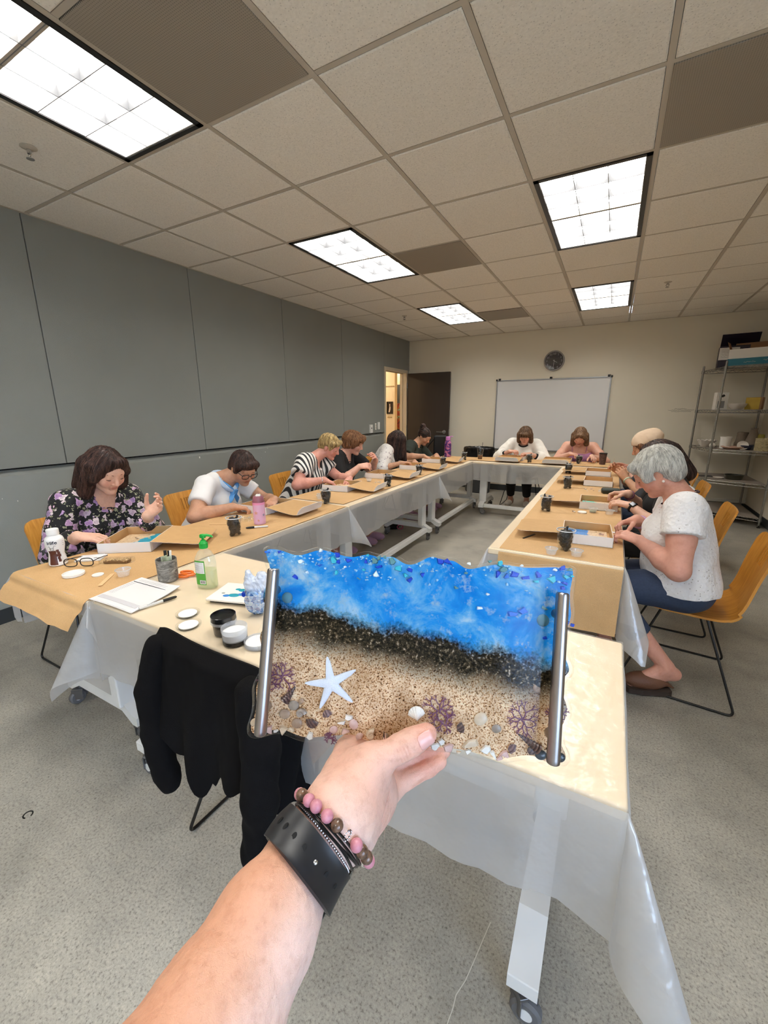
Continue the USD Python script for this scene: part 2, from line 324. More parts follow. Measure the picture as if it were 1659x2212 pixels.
m_lamp = glow('fluorescent_lamp', LAMP)
m_pan = pm('louvre_reflector', (232, 232, 232), .35)
m_blade = pm('louvre_blade', (120, 121, 124), .4, specular_ior_level=.3)
def ceiling_light(c, r, label):
    x0, y0 = C0 + c * T, R0 + r * T
    t = thing('ceiling_light', label, 'ceiling light', 'recessed fluorescent ceiling lights', (x0, y0, ZC))
    L, Wd, D = 2 * T, T, .11
    obj('frame', [bx(.012, .012, -.004, .040, L - .012, .06), bx(Wd - .040, .012, -.004, Wd - .012, L - .012, .06), bx(.012, .012, -.004, Wd - .012, .036, .06), bx(.012, L - .036, -.004, Wd - .012, L - .012, .06)], m_black, t)
    obj('housing', [bx(.03, .03, .0, .042, L - .03, D), bx(Wd - .042, .03, .0, Wd - .03, L - .03, D), bx(.03, .03, .0, Wd - .03, .042, D), bx(.03, L - .042, .0, Wd - .03, L - .03, D), bx(.02, .02, D + .004, Wd - .02, L - .02, D + .02)], m_pan, t)
    obj('lamp', bx(.045, .045, D - .002, Wd - .045, L - .045, D + .002), m_lamp, t, label='glowing lamp compartment')
    x_in, y_in = (.042, Wd - .042), (.038, L - .038)
    def wedge_y(x):      # blade running along y: thin at the bottom, wide at the top
        pts = V([x - .0015, y_in[0], 0], [x + .0015, y_in[0], 0], [x - .003, y_in[0], .045], [x + .003, y_in[0], .045])
        return trimesh.convex.convex_hull(np.vstack([pts, pts + V(0, y_in[1] - y_in[0], 0)]))
    def wedge_x(y):
        pts = V([x_in[0], y - .0015, 0], [x_in[0], y + .0015, 0], [x_in[0], y - .003, .045], [x_in[0], y + .003, .045])
        return trimesh.convex.convex_hull(np.vstack([pts, pts + V(x_in[1] - x_in[0], 0, 0)]))
    for k in (1, 2): obj('long_blade', wedge_y(x_in[0] + (x_in[1] - x_in[0]) * k / 3), m_blade, t)
    for k in range(1, 6): obj('cross_blade', wedge_x(y_in[0] + (y_in[1] - y_in[0]) * k / 6), m_blade, t)
    return t
where = {(1, -2): 'big recessed louvred ceiling light in the near left corner beside the perforated vent', (1, 2): 'recessed louvred ceiling light above the middle of the left table row', (1, 6): 'far recessed louvred ceiling light on the left, nearest the door',
         (4, 2): 'recessed louvred ceiling light on the right with a dark frame, nearer one', (4, 6): 'far recessed louvred ceiling light on the right, in front of the whiteboard wall', (4, -2): 'recessed ceiling light just above the photographer', (1, -6): 'recessed ceiling light at the left behind the photographer', (4, -6): 'recessed ceiling light at the right behind the photographer'}
for c, r in lights: ceiling_light(c, r, where[(c, r)])
m_chrome = pm('chrome', (200, 200, 200), .18, metallic=1.0)
def sprinkler(x, y, label):
    t = thing('fire_sprinkler', label, 'sprinkler', 'ceiling sprinklers', (x, y, ZC))
    obj('escutcheon', lathe([(0, 0), (.036, 0), (.036, -.004), (.02, -.012), (0, -.012)][::-1], 24), m_tbar, t)
    obj('sprinkler_body', [lathe([(0, -.03), (.010, -.03), (.010, -.008), (0, -.008)], 14), tube([(-.012, 0, -.022), (-.014, 0, -.035), (0, 0, -.048)], .0025, 6), tube([(.012, 0, -.022), (.014, 0, -.035), (0, 0, -.048)], .0025, 6)], m_chrome, t)
    obj('deflector', lathe([(0, -.053), (.017, -.053), (.017, -.050), (0, -.050)], 18), m_chrome, t)
sprinkler(-2.69, 1.27, 'fire sprinkler hanging from the near left ceiling, below the big light')
sprinkler(-2.70, 5.55, 'small fire sprinkler in the far ceiling, left of the far left light')
sprinkler(.335, 5.50, 'fire sprinkler in the ceiling right of the far right light')
# ---------------------------------------------------------------- tables, their plastic sheets and paper runners
m_top = pm('maple_table_top', (250, 232, 202), .35, rgb2=(242, 220, 184), scale=3, var=.2, stretch=(1, 6, 6), bump=.0002, bscale=30)
m_leg = pm('white_leg_enamel', (236, 236, 234), .35, rgb2=(226, 227, 226), scale=9, var=.3)
m_rubber = pm('caster_rubber', (104, 104, 106), .6)
m_fork = pm('zinc_fork', (128, 128, 130), .35, metallic=.8)
m_film_top = film('clinging_table_plastic', (236, 232, 226), .80, .25, .07)
m_film = film('milky_table_plastic', (224, 224, 224), .31, .25, .10)
def kraft():
    nodes = {'tc': ('texture_coordinate', {}), 'n': ('noise_texture', {'scale': 3.0, 'detail': 6, 'roughness': .6}), 'f': ('noise_texture', {'scale': 350.0, 'detail': 2}), 'mp': ('mapping', {'scale': (1, 1, 1)}),
             'r': ('rgb_ramp', {'ramp': [(.3, lin(200, 160, 110)), (.7, lin(216, 176, 126))]}), 'rf': ('rgb_ramp', {'ramp': [(.3, (.9, .9, .9)), (.7, (1.06, 1.06, 1.06))]}), 'm': ('mix', {'mix_type': 'multiply', 'fac': 1.0}),
             'b': ('bump', {'strength': .5, 'distance': .004}), 'w': ('noise_texture', {'scale': 9.0, 'detail': 3, 'distortion': .6}), 'p': ('principled_bsdf', {'roughness': .6, 'specular_ior_level': .3})}
    return M('kraft_paper', nodes, [('tc.object', 'n.vector'), ('tc.object', 'f.vector'), ('tc.object', 'w.vector'), ('n.fac', 'r.fac'), ('f.fac', 'rf.fac'), ('r.color', 'm.color1'), ('rf.color', 'm.color2'), ('m.color', 'p.base_color'), ('w.fac', 'b.height'), ('b.normal', 'p.normal')], 'p.BSDF')
m_kraft = kraft()
TZ = .742
TABLE_GROUP = 'white-legged rolling tables in the U'
def caster(t, x, y, rz, fork=True):
    w = obj('caster_wheel', move(join([move(lathe([(0, -.014), (.030, -.014), (.037, -.008), (.037, .008), (.030, .014), (0, .014)], 24), R=basis((0, 0, 1), (1, 0, 0), (0, 1, 0)))]), (x + .02 * math.cos(rz), y + .02 * math.sin(rz), .037), R=None), m_rubber, t)
    obj('wheel_hub', move(lathe([(0, -.0155), (.017, -.0155), (.017, .0155), (0, .0155)], 20), (x + .02 * math.cos(rz), y + .02 * math.sin(rz), .037), R=basis((0, 0, 1), (1, 0, 0), (0, 1, 0))), m_leg, t)
    c, s = math.cos(rz), math.sin(rz)
    fk = join([move(rbox(-.018, -.023, .03, .034, -.019, .085, .002), rz=rz), move(rbox(-.018, .019, .03, .034, .023, .085, .002), rz=rz), move(rbox(-.022, -.023, .076, .03, .023, .088, .002), rz=rz), move(lathe([(0, .088), (.012, .088), (.012, .104), (0, .104)], 12))])
    obj('caster_fork', move(fk, (x, y, 0)), m_fork, t)
def make_table(L, Wd, loc, rz, label):
    """local frame: x along the length, y from the stretcher side (0) to the open side (Wd)"""
    t = thing('rolling_table', label, 'table', None, loc, rz)
    obj('table_top', rbox(0, 0, TZ - .032, L, Wd, TZ, .006), m_top, t)
    for x in (.14, L - .14):
        beam = [(0.02, .105), (.05, .105), (.12, .150), (.48, .150), (.56, .105), (Wd - .02, .105), (Wd - .02, .140), (.55, .150), (.47, .195), (.13, .195), (.05, .150), (.02, .140)]
        m = prism(Polygon(beam).buffer(.004), -.035, .035)
        obj('foot_beam', move(m, (x, 0, 0), R=basis((0, 1, 0), (0, 0, 1), (1, 0, 0))), m_leg, t)
        obj('post', rbox(x - .05, .10, .17, x + .05, .16, TZ - .05, .008), m_leg, t)
        obj('top_bracket', rbox(x - .03, .06, TZ - .06, x + .03, Wd - .06, TZ - .034, .004), m_leg, t)
        caster(t, x, .05, .4); caster(t, x, Wd - .05, 2.2)
    obj('stretcher', rbox(.14, .05, .10, L - .14, .10, .15, .006), m_leg, t)
    return t
LX0, LX1, RX0, RX1 = -2.255, -1.645, -.495, .120
tabs = [dict(L=1.745, loc=(.10, 1.325, 0), rz=PI, label='near rolling table under clear plastic, with jars and papers on its left half'),
        dict(L=1.76, loc=(LX1, .70, 0), rz=PI / 2, label='nearest table of the left row, brown paper hanging off its near end'),
        dict(L=1.81, loc=(LX1, 2.465, 0), rz=PI / 2, label='middle table of the left row, in front of the woman in stripes'),
        dict(L=1.78, loc=(LX1, 4.28, 0), rz=PI / 2, label='far table of the left row, nearest the open door'),
        dict(L=1.76, loc=(LX1, 5.56, 0), rz=0, label='rolling table standing crosswise in front of the whiteboard'),
        dict(L=1.74, loc=(RX0, 3.76, 0), rz=-PI / 2, label='near table of the right row, in front of the grey-haired woman'),
        dict(L=1.76, loc=(RX0, 5.53, 0), rz=-PI / 2, label='far table of the right row, next to the crosswise table')]
for k in tabs: make_table(k['L'], .61, k['loc'], k['rz'], k['label'])

def ripple(p, amp, seed):
    return (meshkit.fbm(np.asarray(p) * [9, 9, 3], 3, seed) - .5) * 2 * amp
def drape(x0, y0, x1, y1, z, d, label, sides='NESW', seed=0, thick=.0009, group=None):
    """a plastic sheet lying on the rectangle and hanging d over the named sides (S is low y, N high y, W low x, E high x), with a cone of loose film at each corner"""
    parts = []
    nx, ny = max(4, int((x1 - x0) / .06)), max(4, int((y1 - y0) / .06))
    X, Y = np.meshgrid(np.linspace(x0, x1, nx), np.linspace(y0, y1, ny), indexing='ij')
    Z = z + .0012 + .0016 * meshkit.fbm(np.stack([X * 14, Y * 14, X * 0], -1), 3, seed)
    top_ = grid(np.stack([X, Y, Z], -1))
    corners = {'SW': (x0, y0, PI, 1.5 * PI), 'SE': (x1, y0, 1.5 * PI, 2 * PI), 'NE': (x1, y1, 0, .5 * PI), 'NW': (x0, y1, .5 * PI, PI)}
    sidedef = {'S': ((x0, y0), (x1, y0), (0, -1)), 'E': ((x1, y0), (x1, y1), (1, 0)), 'N': ((x1, y1), (x0, y1), (0, 1)), 'W': ((x0, y1), (x0, y0), (-1, 0))}
    hang = np.linspace(0, 1, 12)
    def drop(base, out, dd):                 # (k,2) base points, (k,2) outward, (k,) lengths -> strip of points
        base, out, dd = np.asarray(base, float), np.asarray(out, float), np.asarray(dd, float)
        P = []
        for s in hang:
            l = s * dd
            o = .006 * (1 - np.exp(-l / .02)) + .05 * l + .006 * s * np.sin(base.sum(1) * 31 + 2 * np.sin(base.sum(1) * 9 + seed)) + ripple(np.c_[base, np.zeros(len(base))] , .020, seed) * s
            zz = z + .0015 - np.where(l < .004, 0, l - .004)
            P.append(np.c_[base + out * o[:, None], zz])
        return np.array(P)
    for sname, (a, b, n) in sidedef.items():
        if sname not in sides: continue
        k = max(6, int(math.dist(a, b) / .03))
        tt = np.linspace(0, 1, k)[:, None]
        base = np.array(a) * (1 - tt) + np.array(b) * tt
        parts.append(grid(drop(base, np.tile(n, (k, 1)), np.full(k, d[sname]) * (1 + .05 * np.sin(base.sum(1) * 5 + seed))), flip=True))
    for cname, (cx, cy, a0, a1) in corners.items():
        s0, s1 = ({'SW': 'WS', 'SE': 'SE', 'NE': 'EN', 'NW': 'NW'}[cname])
        if s0 not in sides and s1 not in sides: continue
        da, db = d[s0], d[s1]                     # overhang beside each side; the film's corner is a da x db rectangle
        if s0 not in sides or s1 not in sides: continue
        ph = np.linspace(0, PI / 2, 19)
        R = np.minimum(da / np.maximum(np.cos(ph), 1e-6), db / np.maximum(np.sin(ph), 1e-6))
        P = []
        for s in hang:
            row = []
            for f_, r_ in zip(ph, R):
                al = .42 * math.sin(2 * f_) ** 1.0          # the fold stands out from the corner
                dirxy = V(math.cos(a0 + f_), math.sin(a0 + f_))
                if .0 < f_ < PI / 2: pass
                w = s * r_
                o = w * math.sin(al) + .006 * (1 - math.exp(-w / .02)) + .05 * w * math.cos(al) + .012 * s * math.sin(7 * f_ + seed)
                row.append([cx + dirxy[0] * o, cy + dirxy[1] * o, z + .0015 - w * math.cos(al)])
            P.append(row)
        parts.append(grid(P, flip=False))
    s = join(parts); s.merge_vertices(digits_vertex=5)
    t = thing('plastic_sheet', label, 'tablecloth', group)
    obj('sheet_top', top_, m_film_top, t, smooth=40); obj('hanging_film', s, m_film, t, smooth=40)
    return t
drape(-1.63, .705, .10, 1.325, TZ, dict(S=.28, E=.30, N=.2, W=.34), 'clear plastic sheet over the near table, its right corner hanging low in the foreground', 'SEW', 1)
drape(LX0, .705, LX1, 2.455, TZ, dict(S=.06, E=.27, N=.25, W=.25), 'clear plastic sheet over the nearest table of the left row', 'SENW', 2)
drape(LX0, 2.47, LX1, 4.265, TZ, dict(S=.25, E=.27, N=.25, W=.25), 'clear plastic sheet over the middle table of the left row', 'ENW', 3)
drape(LX0, 4.285, LX1, 6.06, TZ, dict(S=.25, E=.27, N=.25, W=.25), 'clear plastic sheet over the far table of the left row', 'ENW', 4)
drape(LX1 + .01, 5.565, RX1, 6.17, TZ, dict(S=.26, E=.2, N=.26, W=.25), 'clear plastic sheet over the crosswise table by the whiteboard', 'SNE', 5)
drape(RX0, 2.03, RX1, 3.755, TZ, dict(S=.34, E=.27, N=.25, W=.25), 'clear plastic sheet over the near table of the right row', 'SEW', 6)
drape(RX0, 3.775, RX1, 5.53, TZ, dict(S=.25, E=.27, N=.25, W=.25), 'clear plastic sheet over the far table of the right row', 'EW', 7)
def paper(x0, y0, x1, y1, hang, label, slant=0.0, seed=0, lift=.0045, skew=(0, 0)):
    """kraft paper lying on the tables with one end folding over the near edge (low y) and hanging"""
    prof = [(y1, 0.0)] + [(y, 0.0) for y in np.linspace(y1, y0 + .03, max(3, int((y1 - y0) / .08)))[1:]]
    if hang:
        for a in np.linspace(0, PI / 2, 6)[1:]: prof.append((y0 + .03 - .035 * math.sin(a), -.03 * (1 - math.cos(a))))
        ang = slant
        for l in np.linspace(0, hang, 9)[1:]: prof.append((y0 - .005 - math.sin(ang) * l, -.03 - math.cos(ang) * l))
    n = max(6, int((x1 - x0) / .04)); xs = np.linspace(x0, x1, n)
    P = np.array([[[x + skew[0] * max(0, -dz), y, TZ + lift + dz] for x in xs] for y, dz in prof])
    P[..., 2] += .003 * (meshkit.fbm(P * [9, 9, 4], 3, seed) - .3) * 1.0
    hangm = P[..., 2] < TZ - .04
    P[..., 1] += np.where(hangm, (meshkit.fbm(P * [11, 0, 7], 3, seed + 5) - .5) * .03, 0)
    P[-1, :, 2] += (meshkit.fbm(np.c_[xs * 30, xs * 0, xs * 0], 3, seed + 9) - .5) * .02 if hang else 0
    return obj('kraft_paper', shell(grid(P), .0006), m_kraft, label=label, cat='paper', smooth=50)
paper(-2.25, .69, -1.655, 2.45, .085, 'brown kraft paper over the nearest left table, hanging off its near end', .75, 1)
paper(-2.25, 2.47, -1.715, 6.05, 0, 'brown kraft paper runner along the far part of the left row', 0, 2)
paper(-1.72, 5.63, .10, 6.14, 0, 'brown kraft paper on the crosswise table by the whiteboard', 0, 3, .0075)
paper(-.44, 2.02, .115, 5.56, .30, 'brown kraft paper runner along the right row, hanging off its near end', .10, 4)
# ---------------------------------------------------------------- door, hallway beyond it, things on the walls
m_door = pm('dark_walnut_laminate', (62, 52, 45), .42, rgb2=(54, 46, 41), scale=4, var=.2, stretch=(6, 6, .8))
m_jamb = pm('door_frame_paint', (214, 200, 176), .4)
m_steel = pm('brushed_steel', (176, 176, 178), .28, metallic=1.0)
m_hall = pm('hallway_paint', (238, 222, 196), .6)
df = thing('trim_2', 'pale painted door frame at the far end of the grey wall', kind='structure')
obj('door_jamb', [bx(XL - .12, DY0 - .05, 0, XL + .02, DY0, DZ + .05)], m_jamb, df)
obj('door_jamb', [bx(XL - .12, DY1, 0, XL + .02, DY1 + .05, DZ + .05)], m_jamb, df)
obj('door_head', [bx(XL - .12, DY0, DZ, XL + .02, DY1, DZ + .05)], m_jamb, df)
obj('door_stop', [bx(XL - .075, DY0, 0, XL - .06, DY0 + .015, DZ), bx(XL - .075, DY1 - .015, 0, XL - .06, DY1, DZ), bx(XL - .075, DY0, DZ - .015, XL - .06, DY1, DZ)], m_jamb, df)
dr = thing('door_1', 'dark brown door swung open flat against the back wall', kind='structure')
obj('door_leaf', rbox(XL + .035, 7.455, .012, XL + .885, 7.50, DZ - .008, .002), m_door, dr)
dh = thing('lever_handle', parent=dr)
obj('rose', move(lathe([(0, 0), (.033, 0), (.033, .008), (.026, .012), (0, .012)], 24), (XL + .80, 7.455, 1.035), R=basis((1, 0, 0), (0, 0, 1), (0, -1, 0))), m_steel, dh)
obj('lever', tube(rounded([(XL + .80, 7.45, 1.035), (XL + .80, 7.395, 1.035), (XL + .67, 7.395, 1.035)], .02), .010, 10), m_steel, dh)
obj('latch_plate', bx(XL + .8848, 7.465, .98, XL + .8862, 7.49, 1.09), m_steel, dr)
for z in (.25, 1.1, 1.9):
    obj('hinge', tube([(XL + .028, 7.448, z - .045), (XL + .028, 7.448, z + .045)], .007, 8), m_steel, dr)
hw = thing('hallway', 'warm lit hallway seen through the open door', kind='structure')
obj('hall_wall', [bx(-6.2, 8.4, 0, -4.31, 8.52, 2.7)], m_hall, hw)
obj('hall_wall', [bx(-6.2, 9.3, 0, XL + .1, 9.42, 2.7)], m_hall, hw)
obj('hall_wall', [bx(-6.2, 3.0, 0, -6.08, 9.42, 2.7), bx(-6.2, 2.9, 0, XL - .1, 3.0, 2.7), bx(XL - .05, YB + .12, 0, XL + .1, 9.4, 2.7)], m_hall, hw)
obj('hall_ceiling', bx(-6.2, 2.9, 2.6, XL - .1, 9.42, 2.7), m_hall, hw)
obj('hall_ceiling', bx(XL - .1, YB + .12, 2.6, XL + .1, 9.42, 2.7), m_hall, hw)
obj('picture_rail', bx(-6.1, 8.385, 1.95, -4.33, 8.40, 1.965), pm('pale_wood_rail', (200, 176, 140), .5), hw)
m_hl = glow('hall_lamp', HALL)
for y, l_ in ((4.2, 'first warm round ceiling light in the hallway, hidden left of the door'), (6.2, 'warm round hallway ceiling light beside the door opening'), (7.9, 'warm round hallway ceiling light before the framed picture')):
    t = thing('hallway_light', l_, 'ceiling light', 'hallway ceiling lights', (-5.0, y, 2.6))
    obj('lamp', lathe([(0, -.03), (.17, -.03), (.17, -.012), (0, -.012)], 24), m_hl, t); obj('rim', lathe([(.172, -.034), (.19, -.034), (.19, 0), (.172, 0)], 24), m_white, t)
t = thing('hallway_light', 'warm round ceiling light at the back of the hallway', 'ceiling light', None, (-4.7, 8.95, 2.6))
obj('lamp', lathe([(0, -.03), (.12, -.03), (.12, -.012), (0, -.012)], 24), m_hl, t); obj('rim', lathe([(.122, -.034), (.14, -.034), (.14, 0), (.122, 0)], 24), m_white, t)
def abstract(name, stops, scale, stretch=(1, 1, 1)):
    return M(name, {'tc': ('texture_coordinate', {}), 'mp': ('mapping', {'scale': stretch}), 'n': ('noise_texture', {'scale': scale, 'detail': 5, 'distortion': 1.2}), 'r': ('rgb_ramp', {'ramp': stops, 'interpolate': True}), 'p': ('principled_bsdf', {'roughness': .5})},
             [('tc.object', 'mp.vector'), ('mp.vector', 'n.vector'), ('n.fac', 'r.fac'), ('r.color', 'p.base_color')], 'p.BSDF')
t = thing('framed_picture', 'small dark framed picture with a pale figure on the hallway wall', 'picture', None, (-4.43, 8.398, 1.36))
obj('frame', [bx(-.075, -.02, 0, .075, 0, .014), bx(-.075, -.02, .25, .075, 0, .264), bx(-.075, -.02, 0, -.061, 0, .264), bx(.061, -.02, 0, .075, 0, .264)], m_black, t)
obj('print', bx(-.062, -.008, .012, .062, -.002, .252), pm('dark_print', (44, 30, 26), .4), t)
obj('pale_figure', move(prism(Polygon([(-.03, .0), (.0, -.0), (.014, .05), (.018, .10), (.008, .14), (.012, .17), (.0, .185), (-.012, .17), (-.006, .13), (-.014, .07)]), 0, .001), (.0, -.0085, .035), R=basis((1, 0, 0), (0, 0, 1), (0, -1, 0))), pm('pale_print', (226, 214, 204), .5), t)
tag_ = obj('wall_label', bx(-4.49, 8.392, 1.27, -4.38, 8.398, 1.30), pm('label_card', (182, 160, 120), .5), label='small tan label card below the framed picture in the hallway', cat='label')
t = thing('painting', 'large dark painting of red and green tree shapes at the end of the hallway', 'painting', None, (-4.62, 9.298, .98))
obj('canvas', bx(-.32, -.03, 0, .32, 0, .62), abstract('tree_paint', [(.30, lin(60, 50, 60)), (.42, lin(150, 62, 60)), (.5, lin(178, 96, 50)), (.56, lin(96, 120, 66)), (.62, lin(176, 190, 205)), (.72, lin(84, 98, 120))], 7.0), t)
obj('canvas', bx(-.32, -.03, .621, .32, 0, 1.06), pm('slate_paint', (70, 78, 86), .5), t, label='slate blue upper part')
obj('canvas', bx(-.32, -.03, -.95, .32, 0, -.001), pm('deep_blue_paint', (30, 30, 46), .5), t, label='near-black lower part')

def plate(y, z, w, h, d, label, kind):
    t = thing(kind, label, 'switch', None, (XL + .012, y, z))
    obj('cover', rbox(-.002, -w / 2, -h / 2, d, w / 2, h / 2, .004), m_white, t)
    return t
t = plate(6.06, 1.135, .088, .135, .026, 'white wall sensor box, leftmost of three fixtures near the door', 'wall_sensor')
obj('sensor_eye', move(lathe([(0, 0), (.012, 0), (.010, .003), (0, .003)], 16), (.026, 0, .01), R=basis((0, 1, 0), (0, 0, 1), (1, 0, 0))), m_black, t)
t = plate(6.235, 1.165, .045, .115, .007, 'narrow white switch plate with two buttons, middle of three near the door', 'light_switch')
for z in (.02, -.02): obj('button', rbox(.006, -.010, z - .012, .010, .010, z + .012, .002), m_jamb, t)
t = plate(6.345, 1.175, .075, .125, .007, 'white rocker switch plate, right of three fixtures near the door', 'light_switch')
obj('rocker', rbox(.006, -.017, -.034, .011, .017, .034, .002), m_white, t)

# whiteboard
m_wb = pm('whiteboard_enamel', (226, 226, 226), .22)
m_alu = pm('aluminium', (168, 170, 174), .35, metallic=.9)
t = thing('whiteboard', 'large framed whiteboard on the cream back wall below the clock', 'whiteboard', None, (-.98, YB, .738))
w2, hh = .885, 1.195
obj('writing_surface', bx(-w2 + .01, -.018, .01, w2 - .01, -.004, hh - .01), m_wb, t)
obj('frame_rail', rbox(-w2, -.028, hh - .022, w2, -.002, hh, .003), m_alu, t); obj('frame_rail', rbox(-w2, -.03, 0, w2, -.002, .024, .003), m_alu, t)
obj('frame_stile', rbox(-w2, -.028, 0, -w2 + .02, -.002, hh, .003), m_alu, t); obj('frame_stile', rbox(w2 - .02, -.028, 0, w2, -.002, hh, .003), m_alu, t)
for x, z in ((-w2 + .05, hh), (0, hh), (w2 - .04, hh), (-w2 + .12, -.02), (.02, -.02), (w2 - .12, -.02)): obj('mounting_clip', rbox(x - .018, -.034, z - .008, x + .018, -.002, z + .026, .004), m_black, t)
for x, z in ((-w2, hh), (w2, hh), (-w2, 0), (w2, 0)): obj('corner_cap', rbox(x - .012, -.031, z - .014, x + .012, -.002, z + .014, .004), m_black, t)
# clock
t = thing('wall_clock', 'round black wall clock with pale numerals above the whiteboard', 'clock', None, (-.955, YB, 2.205))
Rf = basis((1, 0, 0), (0, 0, 1), (0, -1, 0))
face = lambda m, y=0.0: move(move(m, (0, 0, y)), R=Rf)
obj('rim', face(lathe([(.138, .0), (.158, 0), (.158, .03), (.150, .038), (.140, .038), (.138, .03)], 48)), pm('grey_clock_rim', (150, 146, 142), .3), t)
obj('dial', face(lathe([(0, .004), (.142, .004), (.142, .022), (0, .022)], 48)), pm('black_dial', (22, 20, 28), .25), t)
m_num = pm('pale_numerals', (176, 174, 180), .5)
for k in range(1, 13):
    g = text(str(k), .026, .001); c = g.bounds.mean(0); a = PI / 2 - k * PI / 6
    g.apply_translation([-c[0] + .112 * math.cos(a), -c[1] + .112 * math.sin(a), .0222]); obj('numeral', face(g), m_num, t)
def hand(a, l, w): return face(move(prism(Polygon([(-w, -.02), (w, -.02), (w * .6, l), (-w * .6, l)]), 0, .0015), rz=-a), .0245)
obj('minute_hand', hand(math.radians(184), .105, .004), m_num, t); obj('hour_hand', hand(math.radians(122), .055, .005), m_num, t)
obj('clock_glass', face(lathe([(0, .032), (.14, .032), (.14, .034), (0, .034)], 48)), pane('clear_glass'), t)
# small print on the wall beside the shelf: three lines of lettering too small to read
m_ink = pm('grey_ink', (92, 84, 76), .7)
t = thing('wall_lettering', 'three tiny lines of grey script lettering on the wall left of the shelf', 'lettering', None, (.83, YB - .002, 1.44))
rs = random.Random(8)
for i, (x0, x1) in enumerate(((-.06, .09), (-.13, .19), (-.09, .15))):
    P = []; x = x0
    while x < x1: P.append((x, 0, -i * .022 + rs.uniform(-.007, .007))); x += rs.uniform(.003, .008)
    obj('script_line', tube(P, .0014, 4), m_ink, t)

# trash bin with a black liner
def wobble(m, amp, freq, seed):
    m = tm(m).copy(); v = np.array(m.vertices); n = meshkit.arrays(m, True)[2]
    m.vertices = v + n * ((meshkit.fbm(v * freq, 3, seed) - .5) * 2 * amp)[:, None]; return m
m_liner = pm('black_bin_liner', (14, 14, 15), .28)
t = thing('trash_bin', 'wide grey bin lined with a crumpled black bag behind the crosswise table', 'bin', None, (-2.02, 7.20, 0))
obj('bin_body', move(lathe([(0, 0), (.20, 0), (.22, .02), (.25, .74), (.262, .745), (.262, .76), (.24, .76), (.21, .05), (0, .04)], 32), R=np.diag([1, .62, 1.0])), pm('grey_bin_plastic', (58, 60, 62), .5), t)
lin_ = lathe([(.255, .42), (.272, .55), (.268, .70), (.275, .775), (.262, .80), (.235, .77), (.21, .55)], 60)
obj('bin_liner', wobble(move(shell(lin_.subdivide(), .001), R=np.diag([1, .64, 1.0])), .018, 13, 3), m_liner, t)

# corner shelving unit: chrome posts, five wire shelves
m_wire = pm('zinc_wire', (150, 148, 142), .35, metallic=.85)
m_liner2 = pm('grey_shelf_liner', (150, 140, 130), .6)
SH = [.11, .525, .92, 1.415, 1.945]
PO = [(1.03, 7.46), (1.155, 6.76), (1.72, 6.50), (1.72, 7.46)]
t = thing('wire_shelf', 'corner shelving unit of zinc wire shelves against the back wall', 'shelf')
for x, y in PO:
    P_ = [lathe([(0, 0.03), (.0125, .03), (.0125, 2.0), (.009, 2.012), (0, 2.012)], 14)] + [lathe([(.0125, z), (.0137, z + .004), (.0125, z + .008)], 14) for z in np.arange(.1, 2.0, .0254)]
    obj('post', move(join(P_), (x, y, 0)), m_wire, t)
    obj('leveling_foot', move(lathe([(0, 0), (.02, 0), (.02, .008), (.008, .014), (.008, .035), (0, .035)], 14), (x, y, 0)), m_black, t)
ring = Polygon(PO)
for z in SH:
    s = thing('shelf_level', parent=t)
    rails = []
    for a, b in zip(PO, PO[1:] + PO[:1]):
        a3, b3 = V(*a, z), V(*b, z)
        rails += [tube([a3, b3], .0035, 6), tube([a3 - V(0, 0, .034), b3 - V(0, 0, .034)], .0035, 6)]
        n = max(4, int(np.linalg.norm(b3 - a3) / .045)); zig = [a3 + (b3 - a3) * i / n - V(0, 0, .034 * (i % 2)) for i in range(n + 1)]
        rails.append(tube(zig, .0022, 5))
    obj('truss_rim', rails, m_wire, s)
    wires = []
    for x in np.arange(1.06, 1.72, .028):
        c = ring.intersection(LineString([(x, 6), (x, 8)]))
        if c.length > .02: (xa, ya), (xb, yb) = c.coords[0], c.coords[-1]; wires.append(tube([(xa, ya, z + .003), (xb, yb, z + .003)], .0016, 5))
    obj('shelf_wires', wires, m_wire, s, kind='stuff')
    for x, y in PO: obj('collar', move(lathe([(.013, -.036), (.019, -.036), (.017, .006), (.013, .006)], 12), (x, y, z)), m_wire, s)
    if z < 1.9: obj('shelf_liner', prism(ring.buffer(-.012), z + .005, z + .008), m_liner2, s)
m_ch = pm('white_carton', (226, 222, 214), .6); m_teal = pm('teal_print', (30, 110, 130), .5); m_card = pm('brown_cardboard', (150, 112, 78), .7); m_ind = pm('dark_violet_print', (32, 24, 44), .5)
def wall_box(x0, y0, x1, y1, z0, z1, k=.004): return [bx(x0, y0, z0, x1, y1, z0 + k), bx(x0, y0, z0, x0 + k, y1, z1), bx(x1 - k, y0, z0, x1, y1, z1), bx(x0, y0, z0, x1, y0 + k, z1), bx(x0, y1 - k, z0, x1, y1, z1)]
zt = SH[4] + .006
def squiggle(x0, x1, z, y, amp, seed, r=.0016, axis='x'):
    rr = random.Random(seed); P = []; x = x0
    while x < x1: P.append((x, y, z + rr.uniform(-amp, amp)) if axis == 'x' else (y, x, z + rr.uniform(-amp, amp))); x += rr.uniform(.004, .009)
    return tube(P, r, 4)
t = thing('carton', 'open white and teal carton with raised flaps on top of the shelving unit', 'box', None, (1.46, 6.96, zt), -.33)
obj('carton_body', wall_box(-.24, -.17, .34, .17, 0, .20), m_ch, t)
obj('teal_band', [bx(-.2415, -.1715, 0, .3415, -.1705, .088), bx(-.2415, -.1715, 0, -.2405, .17, .088)], m_teal, t)
obj('band_print', [squiggle(-.08, .04, .04, -.173, .008, 3), squiggle(.10, .24, .052, -.173, .008, 5)], m_ch, t)
